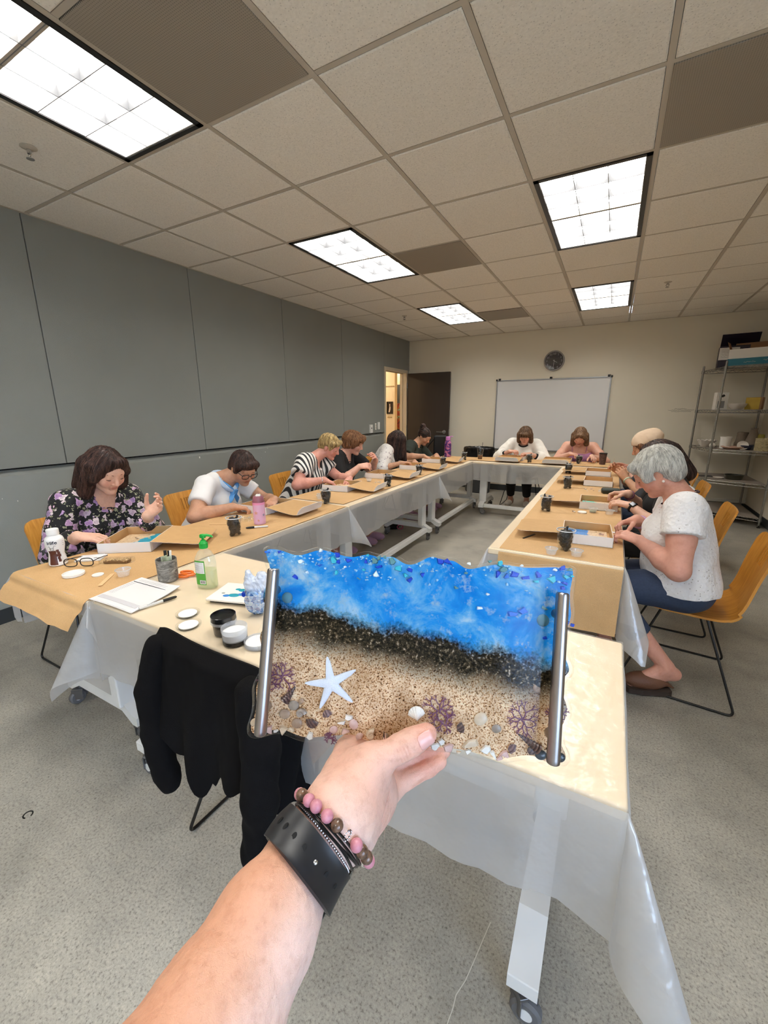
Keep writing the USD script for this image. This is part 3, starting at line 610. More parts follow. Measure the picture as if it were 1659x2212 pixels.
obj('flap', move(bx(-.24, -.002, 0, .34, .002, .11), (0, .168, .198), R=basis((1, 0, 0), (0, .96, -.26), (0, .26, .96))), m_card, t)
obj('flap', move(bx(-.002, -.15, 0, .002, .02, .10), (-.238, 0, .198), R=basis((.94, 0, .34), (0, 1, 0), (-.34, 0, .94))), m_card, t)
t = thing('carton', 'dark violet carton with a white label standing behind the teal carton', 'box', None, (1.28, 7.22, zt), -.1)
obj('carton_body', wall_box(-.15, -.13, .15, .13, 0, .27), m_ind, t)
obj('flap', move(bx(-.14, -.002, 0, .25, .002, .20), (0, .12, .268), R=basis((1, 0, 0), (0, .8, .6), (0, -.6, .8))), m_ind, t)
obj('shipping_label', bx(-.153, -.134, .10, .05, -.1315, .25), m_ch, t); obj('label_print', [squiggle(-.13, .02, .23 - .02 * k, -.1345, .003, k, .0008) for k in range(6)], m_ink, t)
t = thing('carton', 'small white carton with a dark emblem, leftmost on the upper shelf', 'box', None, (1.22, 7.10, SH[3] + .008), .15)
obj('carton_body', rbox(-.065, -.05, 0, .065, .05, .22, .002), m_ch, t); obj('emblem', move(prism(Polygon([(-.03, 0), (0, -.02), (.028, .0), (.01, .02)]), 0, .001), (0, -.0505, .175), R=Rf), m_black, t); obj('grey_print', bx(-.045, -.0512, .02, .03, -.0502, .11), pm('grey_print', (132, 130, 128), .6), t)
t = thing('carton', 'yellow-fronted brown box beside a white bowl on the upper shelf', 'box', None, (1.53, 6.98, SH[3] + .008), -.35)
obj('carton_body', rbox(-.07, -.02, 0, .09, .16, .15, .003), m_card, t); obj('yellow_front', bx(-.07, -.022, .002, .07, -.0201, .148), pm('yellow_print', (206, 176, 70), .6, rgb2=(186, 150, 50), scale=20, var=.3), t)
m_ceram = pm('white_ceramic', (224, 216, 204), .3); m_bowl = lambda r, h, k=.006: lathe([(0, 0), (r * .5, 0), (r * .85, h * .5), (r, h), (r - k, h), (r * .8, h * .5 + k), (r * .45, k), (0, k)], 36)
def simple(name, mesh, mat, label, cat, loc, group=None, rz=0, **k):
    p = obj(name, move(mesh, loc, rz), mat, label=label, cat=cat, group=group, **k); return p
simple('bowl', m_bowl(.10, .075), m_ceram, 'white ceramic bowl beside the yellow box on the upper shelf', 'bowl', (1.38, 6.98, SH[3] + .008))
z3 = SH[2] + .008
fl_ = lathe([(0, 0), (.06, 0), (.085, .03), (.10, .07), (.115, .085), (.108, .087), (.093, .07), (.078, .034), (.055, .006), (0, .006)], 48)
v_ = np.array(fl_.vertices); an = np.arctan2(v_[:, 1], v_[:, 0]); rr_ = np.hypot(v_[:, 0], v_[:, 1]); v_[:, 2] += np.where(rr_ > .09, .008 * np.sin(an * 14), 0); fl_.vertices = v_
simple('bowl', fl_, m_ceram, 'small bowl with a frilled white rim, leftmost on the middle shelf', 'bowl', (1.17, 7.22, z3))
simple('ceramic_ball', lathe([(0, 0), (.025, .004), (.036, .03), (.028, .055), (.008, .066), (0, .066)], 24), m_ceram, 'small round white ceramic pot beside the frilled bowl', 'pot', (1.20, 6.98, z3))
simple('canister', lathe([(0, 0), (.058, 0), (.06, .13), (.064, .14), (.064, .15), (.056, .15), (.054, .02), (0, .02)], 32), pm('white_glaze', (240, 236, 228), .2), 'white cylindrical pot behind the pink plate on the middle shelf', 'pot', (1.33, 6.97, z3))
simple('plate', lathe([(0, 0), (.07, 0), (.125, .03), (.122, .036), (.068, .008), (0, .008)], 40), pm('pink_glaze', (206, 166, 146), .25), 'shallow pinkish plate at the front edge of the middle shelf', 'plate', (1.385, 6.83, z3))
m_stone = pm('clay_grey', (150, 134, 116), .8, rgb2=(120, 106, 92), scale=9, var=.3)
simple('vase', wobble(lathe([(0, 0), (.07, 0), (.075, .06), (.055, .14), (.065, .20), (.055, .205), (.045, .14), (0, .05)], 32).subdivide(), .012, 22, 2), m_stone, 'lumpy brown clay vessel with an uneven rim on the middle shelf', 'vase', (1.52, 7.10, z3))
simple('vase', lathe([(0, 0), (.095, 0), (.085, .05), (.05, .18), (.034, .24), (.042, .26), (.034, .258), (.03, .2), (0, .05)], 32), m_stone, 'conical grey clay vase in the middle of the middle shelf', 'vase', (1.60, 6.98, z3))
simple('dish', wobble(lathe([(0, 0), (.05, 0), (.085, .05), (.08, .055), (.05, .01), (0, .01)], 30).subdivide(), .01, 30, 4), pm('navy_glaze', (44, 46, 66), .3), 'crooked navy glazed dish at the front of the middle shelf', 'dish', (1.52, 6.82, z3))
simple('dish', wobble(lathe([(0, 0), (.06, 0), (.07, .06), (.062, .06), (.05, .012), (0, .012)], 24).subdivide(), .006, 30, 6), pm('charcoal_glaze', (56, 60, 64), .35), 'charcoal square-sided dish beside the conical vase', 'dish', (1.60, 6.80, z3))
simple('dish', move(lathe([(0, 0), (.03, 0), (.06, .012), (.058, .015), (.028, .004), (0, .004)], 28), R=basis((1, 0, 0), (0, .4, .9), (0, -.9, .4))), m_ceram, 'small tilted white disc leaning on the navy dish', 'dish', (1.47, 6.78, z3 + .05))
def basket(r, h):
    ms = []
    for i, z in enumerate(np.arange(.008, h, .015)):
        a = np.linspace(0, 2 * PI, 61); ms.append(tube(np.c_[(r + .006 * np.sin(a * 15 + i * PI)) * np.cos(a), (r + .006 * np.sin(a * 15 + i * PI)) * np.sin(a), z + 0 * a], .008, 6, cap=False))
    return join(ms + [lathe([(0, 0), (r, 0), (r, .006), (0, .006)], 30)])
simple('basket', basket(.085, .15), pm('woven_fibre', (186, 172, 134), .8), 'round coiled woven basket at the right of the middle shelf', 'basket', (1.665, 6.70, z3))
simple('bottle', lathe([(0, 0), (.035, 0), (.035, .17), (.028, .19), (0, .19)], 20), pm('olive_yellow', (150, 140, 56), .5), 'dull yellow canister behind the woven basket', 'canister', (1.67, 6.93, z3))
z4 = SH[1] + .008
simple('dish', lathe([(0, 0), (.085, 0), (.10, .05), (.105, .06), (.097, .06), (.08, .012), (0, .012)], 30), pm('dark_olive_glaze', (52, 52, 40), .4), 'dark olive oval dish on the second shelf from the bottom', 'dish', (1.47, 6.90, z4))
simple('dish', lathe([(0, 0), (.05, 0), (.062, .01), (.06, .013), (.048, .004), (0, .004)], 28), m_ceram, 'flat pale saucer on the second shelf from the bottom', 'saucer', (1.32, 6.93, z4))
simple('tile_sample', rbox(-.08, -.05, 0, .08, .05, .012, .003), pm('slate_tile', (74, 72, 72), .6), 'flat dark slab on the second shelf from the bottom', 'slab', (1.19, 7.05, z4))

# bottle, tote bag and drink on the far table corner
m_purple = M('purple_print', {'tc': ('texture_coordinate', {}), 'n': ('noise_texture', {'scale': 26.0, 'detail': 2}), 'r': ('rgb_ramp', {'ramp': [(.38, lin(60, 40, 110)), (.5, lin(84, 52, 136)), (.56, lin(176, 90, 130)), (.64, lin(196, 130, 170))]}), 'p': ('principled_bsdf', {'roughness': .3})}, [('tc.object', 'n.vector'), ('n.fac', 'r.fac'), ('r.color', 'p.base_color')], 'p.BSDF')
t = thing('water_bottle', 'purple patterned water bottle with a pink lid at the far table corner', 'bottle', None, (-2.15, 5.95, TZ + .006))
obj('bottle_body', lathe([(0, 0), (.048, 0), (.052, .01), (.052, .19), (.042, .23), (.03, .245), (0, .245)], 28), m_purple, t); obj('bottle_lid', [lathe([(0, .245), (.036, .245), (.036, .285), (.028, .30), (0, .30)], 24), tube(rounded([(.02, 0, .29), (.05, 0, .305), (.075, 0, .30)], .01), .006, 8)], pm('orchid_plastic', (206, 130, 206), .4), t)
t = thing('tote_bag', 'black bag with upright handles behind the purple bottle', 'bag', None, (-2.36, 6.16, .55), .3)
obj('bag_body', rbox(-.10, -.06, 0, .10, .06, .50, .03), pm('black_canvas', (20, 19, 20), .7), t); obj('handle', tube(rounded([(-.09, -.03, .45), (-.19, -.03, .33), (-.24, -.03, .06)], .05), .011, 8), pm('black_canvas', (20, 19, 20), .7), t); obj('metal_ring', tube([(-.085 + .02 * math.cos(a), -.035, .47 + .02 * math.sin(a)) for a in np.linspace(0, 6.3, 14)], .003, 6), m_chrome, t)
# ---------------------------------------------------------------- figures: signed distance fields meshed with surface nets
class Field:
    def __init__(s, lo, hi, h):
        s.lo, s.h = np.asarray(lo, float), h
        s.n = np.ceil((np.asarray(hi) - s.lo) / h).astype(int) + 1
        s.F = np.full(s.n, 1.0, np.float32)
    def window(s, lo, hi):
        a = np.clip(np.floor((lo - s.lo) / s.h).astype(int), 0, s.n); b = np.clip(np.ceil((hi - s.lo) / s.h).astype(int) + 1, 0, s.n)
        if (b <= a).any(): return None, None
        ax = [(s.lo[k] + s.h * np.arange(a[k], b[k])).astype(np.float32) for k in range(3)]
        return tuple(slice(i, j) for i, j in zip(a, b)), (ax[0][:, None, None], ax[1][None, :, None], ax[2][None, None, :])
    def add(s, prim, k=.02, off=0.0, cut=None):
        fn, lo, hi = prim; m = k + off + .012
        w, X = s.window(lo - m, hi + m)
        if w is None: return
        d = fn(*X) - off
        if cut is not None:
            for q in cut: d = np.maximum(d, q(*X))
        f = s.F[w]; h = np.clip(.5 + .5 * (d - f) / k, 0, 1)
        s.F[w] = d + (f - d) * h - k * h * (1 - h)
    def carve(s, prim, k=.004, off=0.0):
        fn, lo, hi = prim; m = k + off + .02
        w, X = s.window(lo - m, hi + m)
        if w is None: return
        d = -(fn(*X) - off); f = s.F[w]; h = np.clip(.5 - .5 * (d - f) / k, 0, 1)
        s.F[w] = d + (f - d) * h + k * h * (1 - h) if False else np.maximum(f, d)
    def clip(s, plane):
        ax = [(s.lo[k] + s.h * np.arange(s.n[k])).astype(np.float32) for k in range(3)]
        s.F = np.maximum(s.F, plane(ax[0][:, None, None], ax[1][None, :, None], ax[2][None, None, :]))
    def mesh(s):
        F = s.F; I = F < 0
        nx, ny, nz = s.n
        c = [I[i:nx - 1 + i, j:ny - 1 + j, k:nz - 1 + k] for i in (0, 1) for j in (0, 1) for k in (0, 1)]
        a = c[0].copy(); o = c[0].copy()
        for q in c[1:]: a &= q; o |= q
        mix = o & ~a
        idx = np.argwhere(mix); n = len(idx)
        num = np.full(mix.shape, -1, np.int32); num[mix] = np.arange(n)
        off = np.array([(i, j, k) for i in (0, 1) for j in (0, 1) for k in (0, 1)])
        val = np.stack([F[idx[:, 0] + i, idx[:, 1] + j, idx[:, 2] + k] for i, j, k in off], 1).astype(float)
        acc = np.zeros((n, 3)); cnt = np.zeros(n)
        for p in range(8):
            for q in range(p + 1, 8):
                if np.abs(off[p] - off[q]).sum() != 1: continue
                va, vb = val[:, p], val[:, q]; m = (va < 0) != (vb < 0)
                t = np.where(m, va / np.where(m, va - vb, 1), 0)
                acc += np.where(m[:, None], off[p] + t[:, None] * (off[q] - off[p]), 0); cnt += m
        v = s.lo + s.h * (idx + acc / np.maximum(cnt, 1)[:, None])
        faces = []
        for ax in range(3):
            u, w = (ax + 1) % 3, (ax + 2) % 3
            A = I.take(range(0, s.n[ax] - 1), ax); B = I.take(range(1, s.n[ax]), ax)
            e = np.argwhere(A != B); ok = (e[:, u] > 0) & (e[:, w] > 0) & (e[:, u] < s.n[u] - 1) & (e[:, w] < s.n[w] - 1); e = e[ok]
            flip = I[tuple(e.T)]
            def cell(du, dw):
                q = e.copy(); q[:, u] -= du; q[:, w] -= dw; return num[tuple(q.T)]
            qd = np.stack([cell(1, 1), cell(0, 1), cell(0, 0), cell(1, 0)], 1)
            qd[~flip] = qd[~flip][:, ::-1]
            faces.append(qd)
        qd = np.vstack(faces); qd = qd[(qd >= 0).all(1)]
        return trimesh.Trimesh(v, np.vstack([qd[:, [0, 1, 2]], qd[:, [0, 2, 3]]]), process=False)
    def sample(s, p):
        from scipy.ndimage import map_coordinates
        return map_coordinates(s.F, ((np.asarray(p) - s.lo) / s.h).T, order=1, mode='nearest')
    def grad(s, p, e=.006):
        return np.stack([s.sample(p + d) - s.sample(p - d) for d in np.eye(3) * e], 1) / (2 * e)
def cone(a, b, ra, rb):
    a, b = np.asarray(a, float), np.asarray(b, float); ab = b - a; L = max(ab @ ab, 1e-9); r = max(ra, rb)
    def fn(x, y, z):
        dx, dy, dz = x - np.float32(a[0]), y - np.float32(a[1]), z - np.float32(a[2])
        t = np.clip((dx * ab[0] + dy * ab[1] + dz * ab[2]) / L, 0, 1).astype(np.float32)
        return np.sqrt((dx - t * ab[0]) ** 2 + (dy - t * ab[1]) ** 2 + (dz - t * ab[2]) ** 2) - (ra + (rb - ra) * t)
    return fn, np.minimum(a, b) - r, np.maximum(a, b) + r
def ell(c, r, R=np.eye(3)):
    c, r = np.asarray(c, float), np.asarray(r, float); ext = np.sqrt(((R * r) ** 2).sum(1))
    def fn(x, y, z):
        dx, dy, dz = x - np.float32(c[0]), y - np.float32(c[1]), z - np.float32(c[2])
        q = [dx * R[0, k] + dy * R[1, k] + dz * R[2, k] for k in range(3)]
        k0 = np.sqrt(sum((q[k] / r[k]) ** 2 for k in range(3))); k1 = np.sqrt(sum((q[k] / r[k] ** 2) ** 2 for k in range(3)))
        return (k0 * (k0 - 1) / np.maximum(k1, 1e-6)).astype(np.float32)
    return fn, c - ext, c + ext
def half(p, n):
    """the half-space on the side that n points to is removed"""
    p, n = np.asarray(p, float), unit(n)
    return lambda x, y, z: ((x - p[0]) * n[0] + (y - p[1]) * n[1] + (z - p[2]) * n[2]).astype(np.float32)
def solve(prims, h, pad=.03, **k):
    """field of (prim, blend) pairs over their common bounds"""
    lo = np.min([p[1] for p, _ in prims], 0) - pad; hi = np.max([p[2] for p, _ in prims], 0) + pad
    f = Field(lo, hi, h)
    for p, b in prims: f.add(p, b)
    return f

def hand_prims(Wr, x, n, side, curl=(.5, .55, .6, .65), thumb=.5, size=1.0, spread=.06):
    """wrist, direction of the fingers, direction the palm faces, +1 when the thumb lies along cross(n, x)"""
    x = unit(x); n = unit(n - x * (n @ x)); t = np.cross(n, x) * side; S = size; P = []
    L = [(.031, .070), (.010, .078), (-.011, .073), (-.030, .057)]
    tips = []
    P.append((ell(Wr + x * .045 * S, V(.05, .036, .015) * S, basis(x, t, n)), .012))
    P.append((cone(Wr + x * .018 * S + t * .018 * S, Wr + x * .045 * S + t * .026 * S + n * .006 * S, .014 * S, .013 * S), .010))
    for (o, l), c in zip(L, curl):
        k0 = Wr + x * (.086 - abs(o - .01) * .18) * S + t * o * S
        P.append((cone(Wr + x * .012 * S + t * o * .55 * S, k0, .0125 * S, .0108 * S), .008))
        d = unit(x + t * (o * 2.2 * spread / .06)); p = k0; r = .0092 * S
        for seg, f_, rr in ((.46, .55, .0088), (.30, 1.0, .0080), (.24, .75, .0070)):
            a = c * f_ * 1.15
            d = unit(d * math.cos(a) + unit(n - d * (n @ d)) * math.sin(a))
            q = p + d * l * seg * S; P.append((cone(p, q, r, rr * S), .0035)); p, r = q, rr * S
        tips.append(p)
    p = Wr + x * .022 * S + t * .020 * S + n * .006 * S
    d = unit(x * .62 + t * .62 + n * (.25 + .5 * thumb)); r = .0135 * S
    for l, a, rr in ((.042, 0, .0115), (.031, .35 * thumb, .0100), (.024, .45 * thumb, .0082)):
        tgt = unit(x * .8 + n * .5 - t * .35)
        d = unit(d + (tgt - d) * a * 1.6); q = p + d * l * S
        P.append((cone(p, q, r, rr * S), .006)); p, r = q, rr * S
    tips.append(p)
    return P, tips

SKINS = {'fair': (226, 178, 154), 'tan': (206, 156, 124), 'olive': (200, 150, 120), 'rosy': (224, 172, 150), 'brown': (160, 112, 84)}
def skin_mat(name='skin'):
    nodes = {'a': ('attribute', {'attribute': 'tint'}), 'tc': ('texture_coordinate', {}), 'n': ('noise_texture', {'scale': 38.0, 'detail': 5, 'roughness': .65}), 'r': ('rgb_ramp', {'ramp': [(.3, (.90, .86, .84)), (.55, (1, 1, 1)), (.75, (1.06, 1.05, 1.04))]}),
             'm': ('mix', {'mix_type': 'multiply', 'fac': 1.0}), 'f': ('noise_texture', {'scale': 420.0, 'detail': 2}), 'b': ('bump', {'strength': .35, 'distance': .0012}),
             'p': ('principled_bsdf', {'roughness': .48, 'subsurface_weight': .12, 'subsurface_scale': .006, 'subsurface_radius': (1, .35, .2), 'specular_ior_level': .4})}
    return M(name, nodes, [('tc.object', 'n.vector'), ('n.fac', 'r.fac'), ('a.color', 'm.color1'), ('r.color', 'm.color2'), ('m.color', 'p.base_color'), ('tc.object', 'f.vector'), ('f.fac', 'b.height'), ('b.normal', 'p.normal')], 'p.BSDF')
m_skin = skin_mat()
m_lash = pm('dark_lash', (38, 26, 22), .6)
def hair_mat(name, dark, light):
    nodes = {'tc': ('texture_coordinate', {}), 'mp': ('mapping', {'scale': (1, 1, .25)}), 'n': ('noise_texture', {'scale': 70.0, 'detail': 4}), 'r': ('rgb_ramp', {'ramp': [(.35, lin(dark)), (.65, lin(light))]}), 'p': ('principled_bsdf', {'roughness': .42, 'specular_ior_level': .35}), 'b': ('bump', {'strength': .8, 'distance': .003})}
    return M(name, nodes, [('tc.object', 'mp.vector'), ('mp.vector', 'n.vector'), ('n.fac', 'r.fac'), ('r.color', 'p.base_color'), ('n.fac', 'b.height'), ('b.normal', 'p.normal')], 'p.BSDF')
def curves(name, strands, width, mat, parent, taper=True):
    cnt = [len(s) for s in strands]; pts = np.vstack(strands)
    c = UsdGeom.BasisCurves.Define(stage, numbered(pathof(parent), name))
    c.CreateTypeAttr('linear'); c.CreateCurveVertexCountsAttr(Vt.IntArray(cnt)); c.CreatePointsAttr(Vt.Vec3fArray.FromNumpy(pts.astype(np.float32)))
    w = np.concatenate([width * (1 - .75 * np.linspace(0, 1, k) ** 3) for k in cnt]) if taper else np.full(len(pts), width)
    c.CreateWidthsAttr(Vt.FloatArray.FromNumpy(w.astype(np.float32))); c.SetWidthsInterpolation('vertex')
    UsdShade.MaterialBindingAPI.Apply(c.GetPrim()).Bind(mat)
    return keys(c.GetPrim(), kind='stuff')

def two_bone(a, c, l1, l2, hint):
    d = c - a; D = np.linalg.norm(d); D2 = min(D, (l1 + l2) * .995); u = d / max(D, 1e-9)
    x = (l1 * l1 - l2 * l2 + D2 * D2) / (2 * D2); y = math.sqrt(max(l1 * l1 - x * x, 0))
    h = hint - u * (hint @ u)
    return a + u * x + unit(h) * y, a + u * D2

def head_prims(H, R, fat=1.0):
    """R columns: left, face forward, up"""
    g = lambda x, y, z: H + R @ V(x, y, z)
    P = [(ell(g(0, -.014, .024), (.073, .094, .087), R), .02), (ell(g(0, .030, -.030), (.060 * fat, .060, .074), R), .03)]
    for s in (1, -1):
        P += [(cone(g(s * .046 * fat, -.004, -.052), g(s * .012, .058, -.094), .024, .020), .022), (ell(g(s * .036, .058, -.030), (.026 * fat, .022, .024), R), .02),
              (ell(g(s * .075, -.008, -.012), (.007, .017, .030), R @ basis((.94, .30 * 1, 0), (-.30, .94, .15), (0, -.15, 1)) if s > 0 else R @ basis((.94, -.30, 0), (.30, .94, .15), (0, -.15, 1))), .004),
              (ell(g(s * .031, .073, .002), (.016, .014, .012), R), .005), (ell(g(s * .011, .092, -.033), (.009, .010, .007), R), .004)]
    P += [(cone(g(-.032, .074, .026), g(.032, .074, .026), .014, .014), .018), (ell(g(0, .068, -.096), (.024, .022, .018), R), .014),
          (cone(g(0, .084, .014), g(0, .105, -.026), .0075, .0105), .008), (cone(g(-.017, .082, -.056), g(.017, .082, -.056), .0065, .0065), .006), (cone(g(-.014, .081, -.067), g(.014, .081, -.067), .0075, .0075), .005)]
    return P
def person(label, pelvis, neck, head, look, skin='fair', bulk=1.0, bust=1.0, facing=None, hands=None, hip_z=.56, legs=None, res=1.0, roll=0.0, group=None, arm=1.0, sw=1.0, name='person', knee=.42, hand_size=1.0, fat=1.0, headscale=1.0):
    """builds the body as one mesh and returns what the garments need. hands: (wrist, fingers' direction, palm's direction, curl, thumb, elbow hint) for left and right"""
    B = {}
    P0, C, H = V(*pelvis, hip_z), V(*neck), V(*head)
    f = unit(V(*(facing if facing is not None else (1, 0)), 0)); l = V(-f[1], f[0], 0); up = V(0, 0, 1)
    t = unit(C - P0); l2 = unit(l - t * (l @ t)); fw = np.cross(l2, t); Rt = basis(l2, fw, t); Ls = np.linalg.norm(C - P0)
    y = unit(V(*look)); z = unit(up - y * (up @ y)); z = math.cos(roll) * z + math.sin(roll) * np.cross(y, z)
    Rh = np.stack([-np.cross(y, z), y, z], 1)
    hl = headscale
    pt = lambda k, a=0, b=0: P0 + t * Ls * k + l2 * a + fw * b
    torso = [(ell(P0 + V(0, 0, .0), (.172 * bulk, .125 * bulk, .105), basis(l, f, up)), .05), (ell(pt(.30), (.142 * bulk, .108 * bulk, .14), Rt), .06), (ell(pt(.62), (.148 * (bulk + 1) / 2 * sw, .106 * (bulk + 1) / 2, .15), Rt), .06),
             (ell(pt(.86, 0, -.012), (.145 * sw, .076, .085), Rt), .05)]
    if bulk > 1.05: torso.append((ell(pt(.30, 0, .05 * bulk), (.115 * bulk, .09 * bulk, .10), Rt), .06))
    for s in (1, -1):
        if bust: torso.append((ell(pt(.60, s * .072, .085 + .02 * (bulk - 1)), (.062 * bust, .056 * bust, .064 * bust), Rt), .04))
    S = {}
    for s in (1, -1):
        S[s] = pt(.92, s * .165 * sw, -.005)
        torso.append((cone(pt(.97, s * .045, -.012), S[s], .046, .050 * arm), .04))
    nk = [(cone(pt(.95, 0, -.012), H + Rh @ V(0, -.022, -.05) * hl, .060 * fat, .053 * fat), .03)]
    arms = {1: [], -1: []}; hands_p = {}; joints = {}
    ul, fl = .285, .245
    for s, key in ((1, 0), (-1, 1)):
        if hands is None or hands[key] is None: continue
        w, hd, pn, curl, th, hint = hands[key]
        E, Wp = two_bone(S[s], V(*w), ul, fl, V(*hint))
        joints[s] = (S[s], E, Wp)
        arms[s] = [(cone(S[s], S[s] + (E - S[s]) * .5, .050 * arm, .047 * arm), .03), (cone(S[s] + (E - S[s]) * .5, E, .047 * arm, .039 * arm), .02), (cone(E, E + (Wp - E) * .35, .039 * arm, .041 * arm), .02), (cone(E + (Wp - E) * .35, Wp, .041 * arm, .0255 * (arm + 1) / 2), .02)]
        hp, tips = hand_prims(Wp, V(*hd), V(*pn), s, curl, th, hand_size)
        hands_p[s] = [(cone(E + (Wp - E) * .55, Wp, .036 * arm, .0255 * (arm + 1) / 2), .015), (cone(Wp, Wp + unit(V(*hd)) * .03, .0255, .022), .015)] + hp
        joints[s] += (tips,)
    leg = {}; lj = {}
    for s in (1, -1):
        hp = P0 + l * s * .085
        if legs is None:
            K = P0 + f * knee + l * s * .10; K[2] = .50; A = K - f * .03 + V(0, 0, -.41); toe = A + f * .15 - V(0, 0, .06)
        else: K, A, toe = (V(*q) for q in legs[0 if s == 1 else 1])
        leg[s] = [(cone(hp, K, .088 * bulk, .058), .05), (cone(K, K + (A - K) * .35, .056, .056), .03), (cone(K + (A - K) * .35, A, .056, .035), .03)]
        lj[s] = (hp, K, A, toe)
        hb = A - unit(V(*((toe - A) * [1, 1, 0]))) * .045 + V(0, 0, -.045)
        leg[s] += [(cone(hb, A + V(0, 0, -.01), .03, .034), .02), (cone(A + V(0, 0, -.02), toe + V(0, 0, .012), .034, .022), .02), (cone(hb, toe, .028, .022), .02)]
    allp = torso + nk + arms[1] + arms[-1] + leg[1] + leg[-1]
    fb = solve(allp, .0095 * res)
    Fh = solve([(nk[0][0], .03)] + head_prims(H, Rh, fat), .0036 * res)
    lo_cut = half(C + (H - C) * .30, -(H - C)); Fh.clip(lo_cut)
    ms = [fb.mesh(), Fh.mesh()]
    for s in hands_p:
        fh = solve(hands_p[s], .0034 * res); ms.append(fh.mesh())
    body = join(ms); v = np.array(body.vertices)
    col = np.tile(np.array(lin(SKINS[skin] if isinstance(skin, str) else skin)), (len(v), 1))
    q = (v - H) @ Rh
    lips = np.exp(-((q[:, 0] / .020) ** 4 + ((q[:, 2] + .061) / .0095) ** 4)) * (q[:, 1] > .070)
    cheek = np.exp(-(((np.abs(q[:, 0]) - .040) / .022) ** 2 + ((q[:, 2] + .032) / .022) ** 2)) * (q[:, 1] > .03)
    nose = np.exp(-((q[:, 0] / .014) ** 2 + ((q[:, 2] + .026) / .014) ** 2)) * (q[:, 1] > .085)
    col = col * (1 - lips[:, None] * (1 - V(.72, .50, .52))) * (1 - .8 * (cheek + nose * .7)[:, None].clip(0, 1) * (1 - V(1.0, .80, .80)))
    for s in hands_p:
        for tip in joints[s][3]:
            d = np.exp(-(np.linalg.norm(v - tip, axis=1) / .014) ** 2); col = col * (1 - .5 * d[:, None] * (1 - V(1, .78, .76)))
    th = thing(name, label, 'person', group)
    obj('body', body, m_skin, th, col=col)
    g = lambda x, y, z: H + Rh @ V(x, y, z)
    lash = []
    for s in (1, -1):
        lash.append(tube([g(s * (.031 + dx), .0855 - (dx / .016) ** 2 * .006, -.0035 - .003 * (1 - (dx / .016) ** 2)) for dx in np.linspace(-.0155, .0155, 9)], [.0006, .0013, .0017, .0018, .0018, .0018, .0017, .0013, .0006], 5))
    obj('eyelashes', lash, m_lash, th)
    B.update(th=th, P0=P0, C=C, H=H, Rh=Rh, Rt=Rt, t=t, l=l, l2=l2, f=f, fw=fw, pt=pt, torso=torso, arms=arms, leg=leg, nk=nk, S=S, joints=joints, lj=lj, res=res, g=g, bulk=bulk)
    return B
def brows(B, mat, r=.0024):
    g = B['g']
    obj('eyebrows', [tube([g(s * (.014 + .034 * k), .0905 - .010 * k * k - .002, .0225 + .006 * math.sin(k * 2.4)) for k in np.linspace(0, 1, 7)], np.array([.7, 1, 1, 1, .9, .7, .4]) * r, 6) for s in (1, -1)], mat, B['th'])
def fold(m, amp, scale, seed):
    m = tm(m); v = np.array(m.vertices); n = meshkit.arrays(m, True)[2]
    d = meshkit.fbm(v * np.asarray(scale), 3, seed) - .45
    m.vertices = v + n * (amp * 2 * d)[:, None]; return m
def shirt(B, mat, name='shirt', off=.013, sleeve=.5, hem=-.10, neck=('round', .075, .0), amp=.006, loose=0.0, seed=1, label=None, sleeve_loose=.006, cut_arm=True, low=None, strap=False, blend=.03):
    """sleeve: 0..1 along the upper arm, 1..2 along the forearm; neck: kind, half-width, depth of the opening"""
    P0, pt, fw, t, res = B['P0'], B['pt'], B['fw'], B['t'], B['res']
    prims = []
    for i, (p, k) in enumerate(B['torso']): prims.append((p, k, off + (loose if i in (0, 1) else 0), None))
    for s in B['joints']:
        Sh, E, Wp, _ = B['joints'][s]
        if sleeve <= 0: continue
        a = B['arms'][s]
        if sleeve <= 1:
            end = Sh + (E - Sh) * sleeve; cut = [half(end, E - Sh)]
            for p, k in a[:2]: prims.append((p, .02, off * .6 + sleeve_loose, cut))
        else:
            end = E + (Wp - E) * (sleeve - 1); cut = [half(end, Wp - E)]
            for p, k in a[:2]: prims.append((p, .02, off * .6 + sleeve_loose, None))
            for p, k in a[2:]: prims.append((p, .02, off * .6 + sleeve_loose, cut))
    lo = np.min([p[1] for p, *_ in prims], 0) - .06; hi = np.max([p[2] for p, *_ in prims], 0) + .06
    F = Field(lo, hi, .0068 * res)
    for p, k, o, cut in prims: F.add(p, k if cut is None else .012, o, cut)
    F.clip(half(P0 + V(0, 0, hem), V(0, 0, -1)))
    kind, w, depth = neck
    C = pt(1.0)
    if kind == 'round':
        F.carve(ell(C + t * .02 + fw * .01, (w, w * 1.05, .075), B['Rt'])); 
        if depth: F.carve(ell(C + fw * .06 - t * depth * .3, (w * .8, .08, depth), B['Rt']))
    elif kind == 'v':
        F.carve(ell(C + t * .02, (w, w, .07), B['Rt']))
        for k in np.linspace(0, 1, 7): F.carve(cone(C + fw * .02 + t * .03 + B['l2'] * w * .8 * (1 - k), C + fw * .14 - t * depth, .012, .006)); F.carve(cone(C + fw * .02 + t * .03 - B['l2'] * w * .8 * (1 - k), C + fw * .14 - t * depth, .012, .006)); F.carve(cone(C + fw * .02 + t * .03 - B['l2'] * w * .8 * (1 - k), C + fw * .20 - t * depth * .9, .012, .012)); F.carve(cone(C + fw * .02 + t * .03 + B['l2'] * w * .8 * (1 - k), C + fw * .20 - t * depth * .9, .012, .012))
    elif kind == 'tank':
        F.clip(half(C - t * depth, t)) if not strap else None
    m = fold(F.mesh(), amp, (11, 11, 7), seed)
    obj(name, m, mat, B['th'], label=label, smooth=True)
    return F
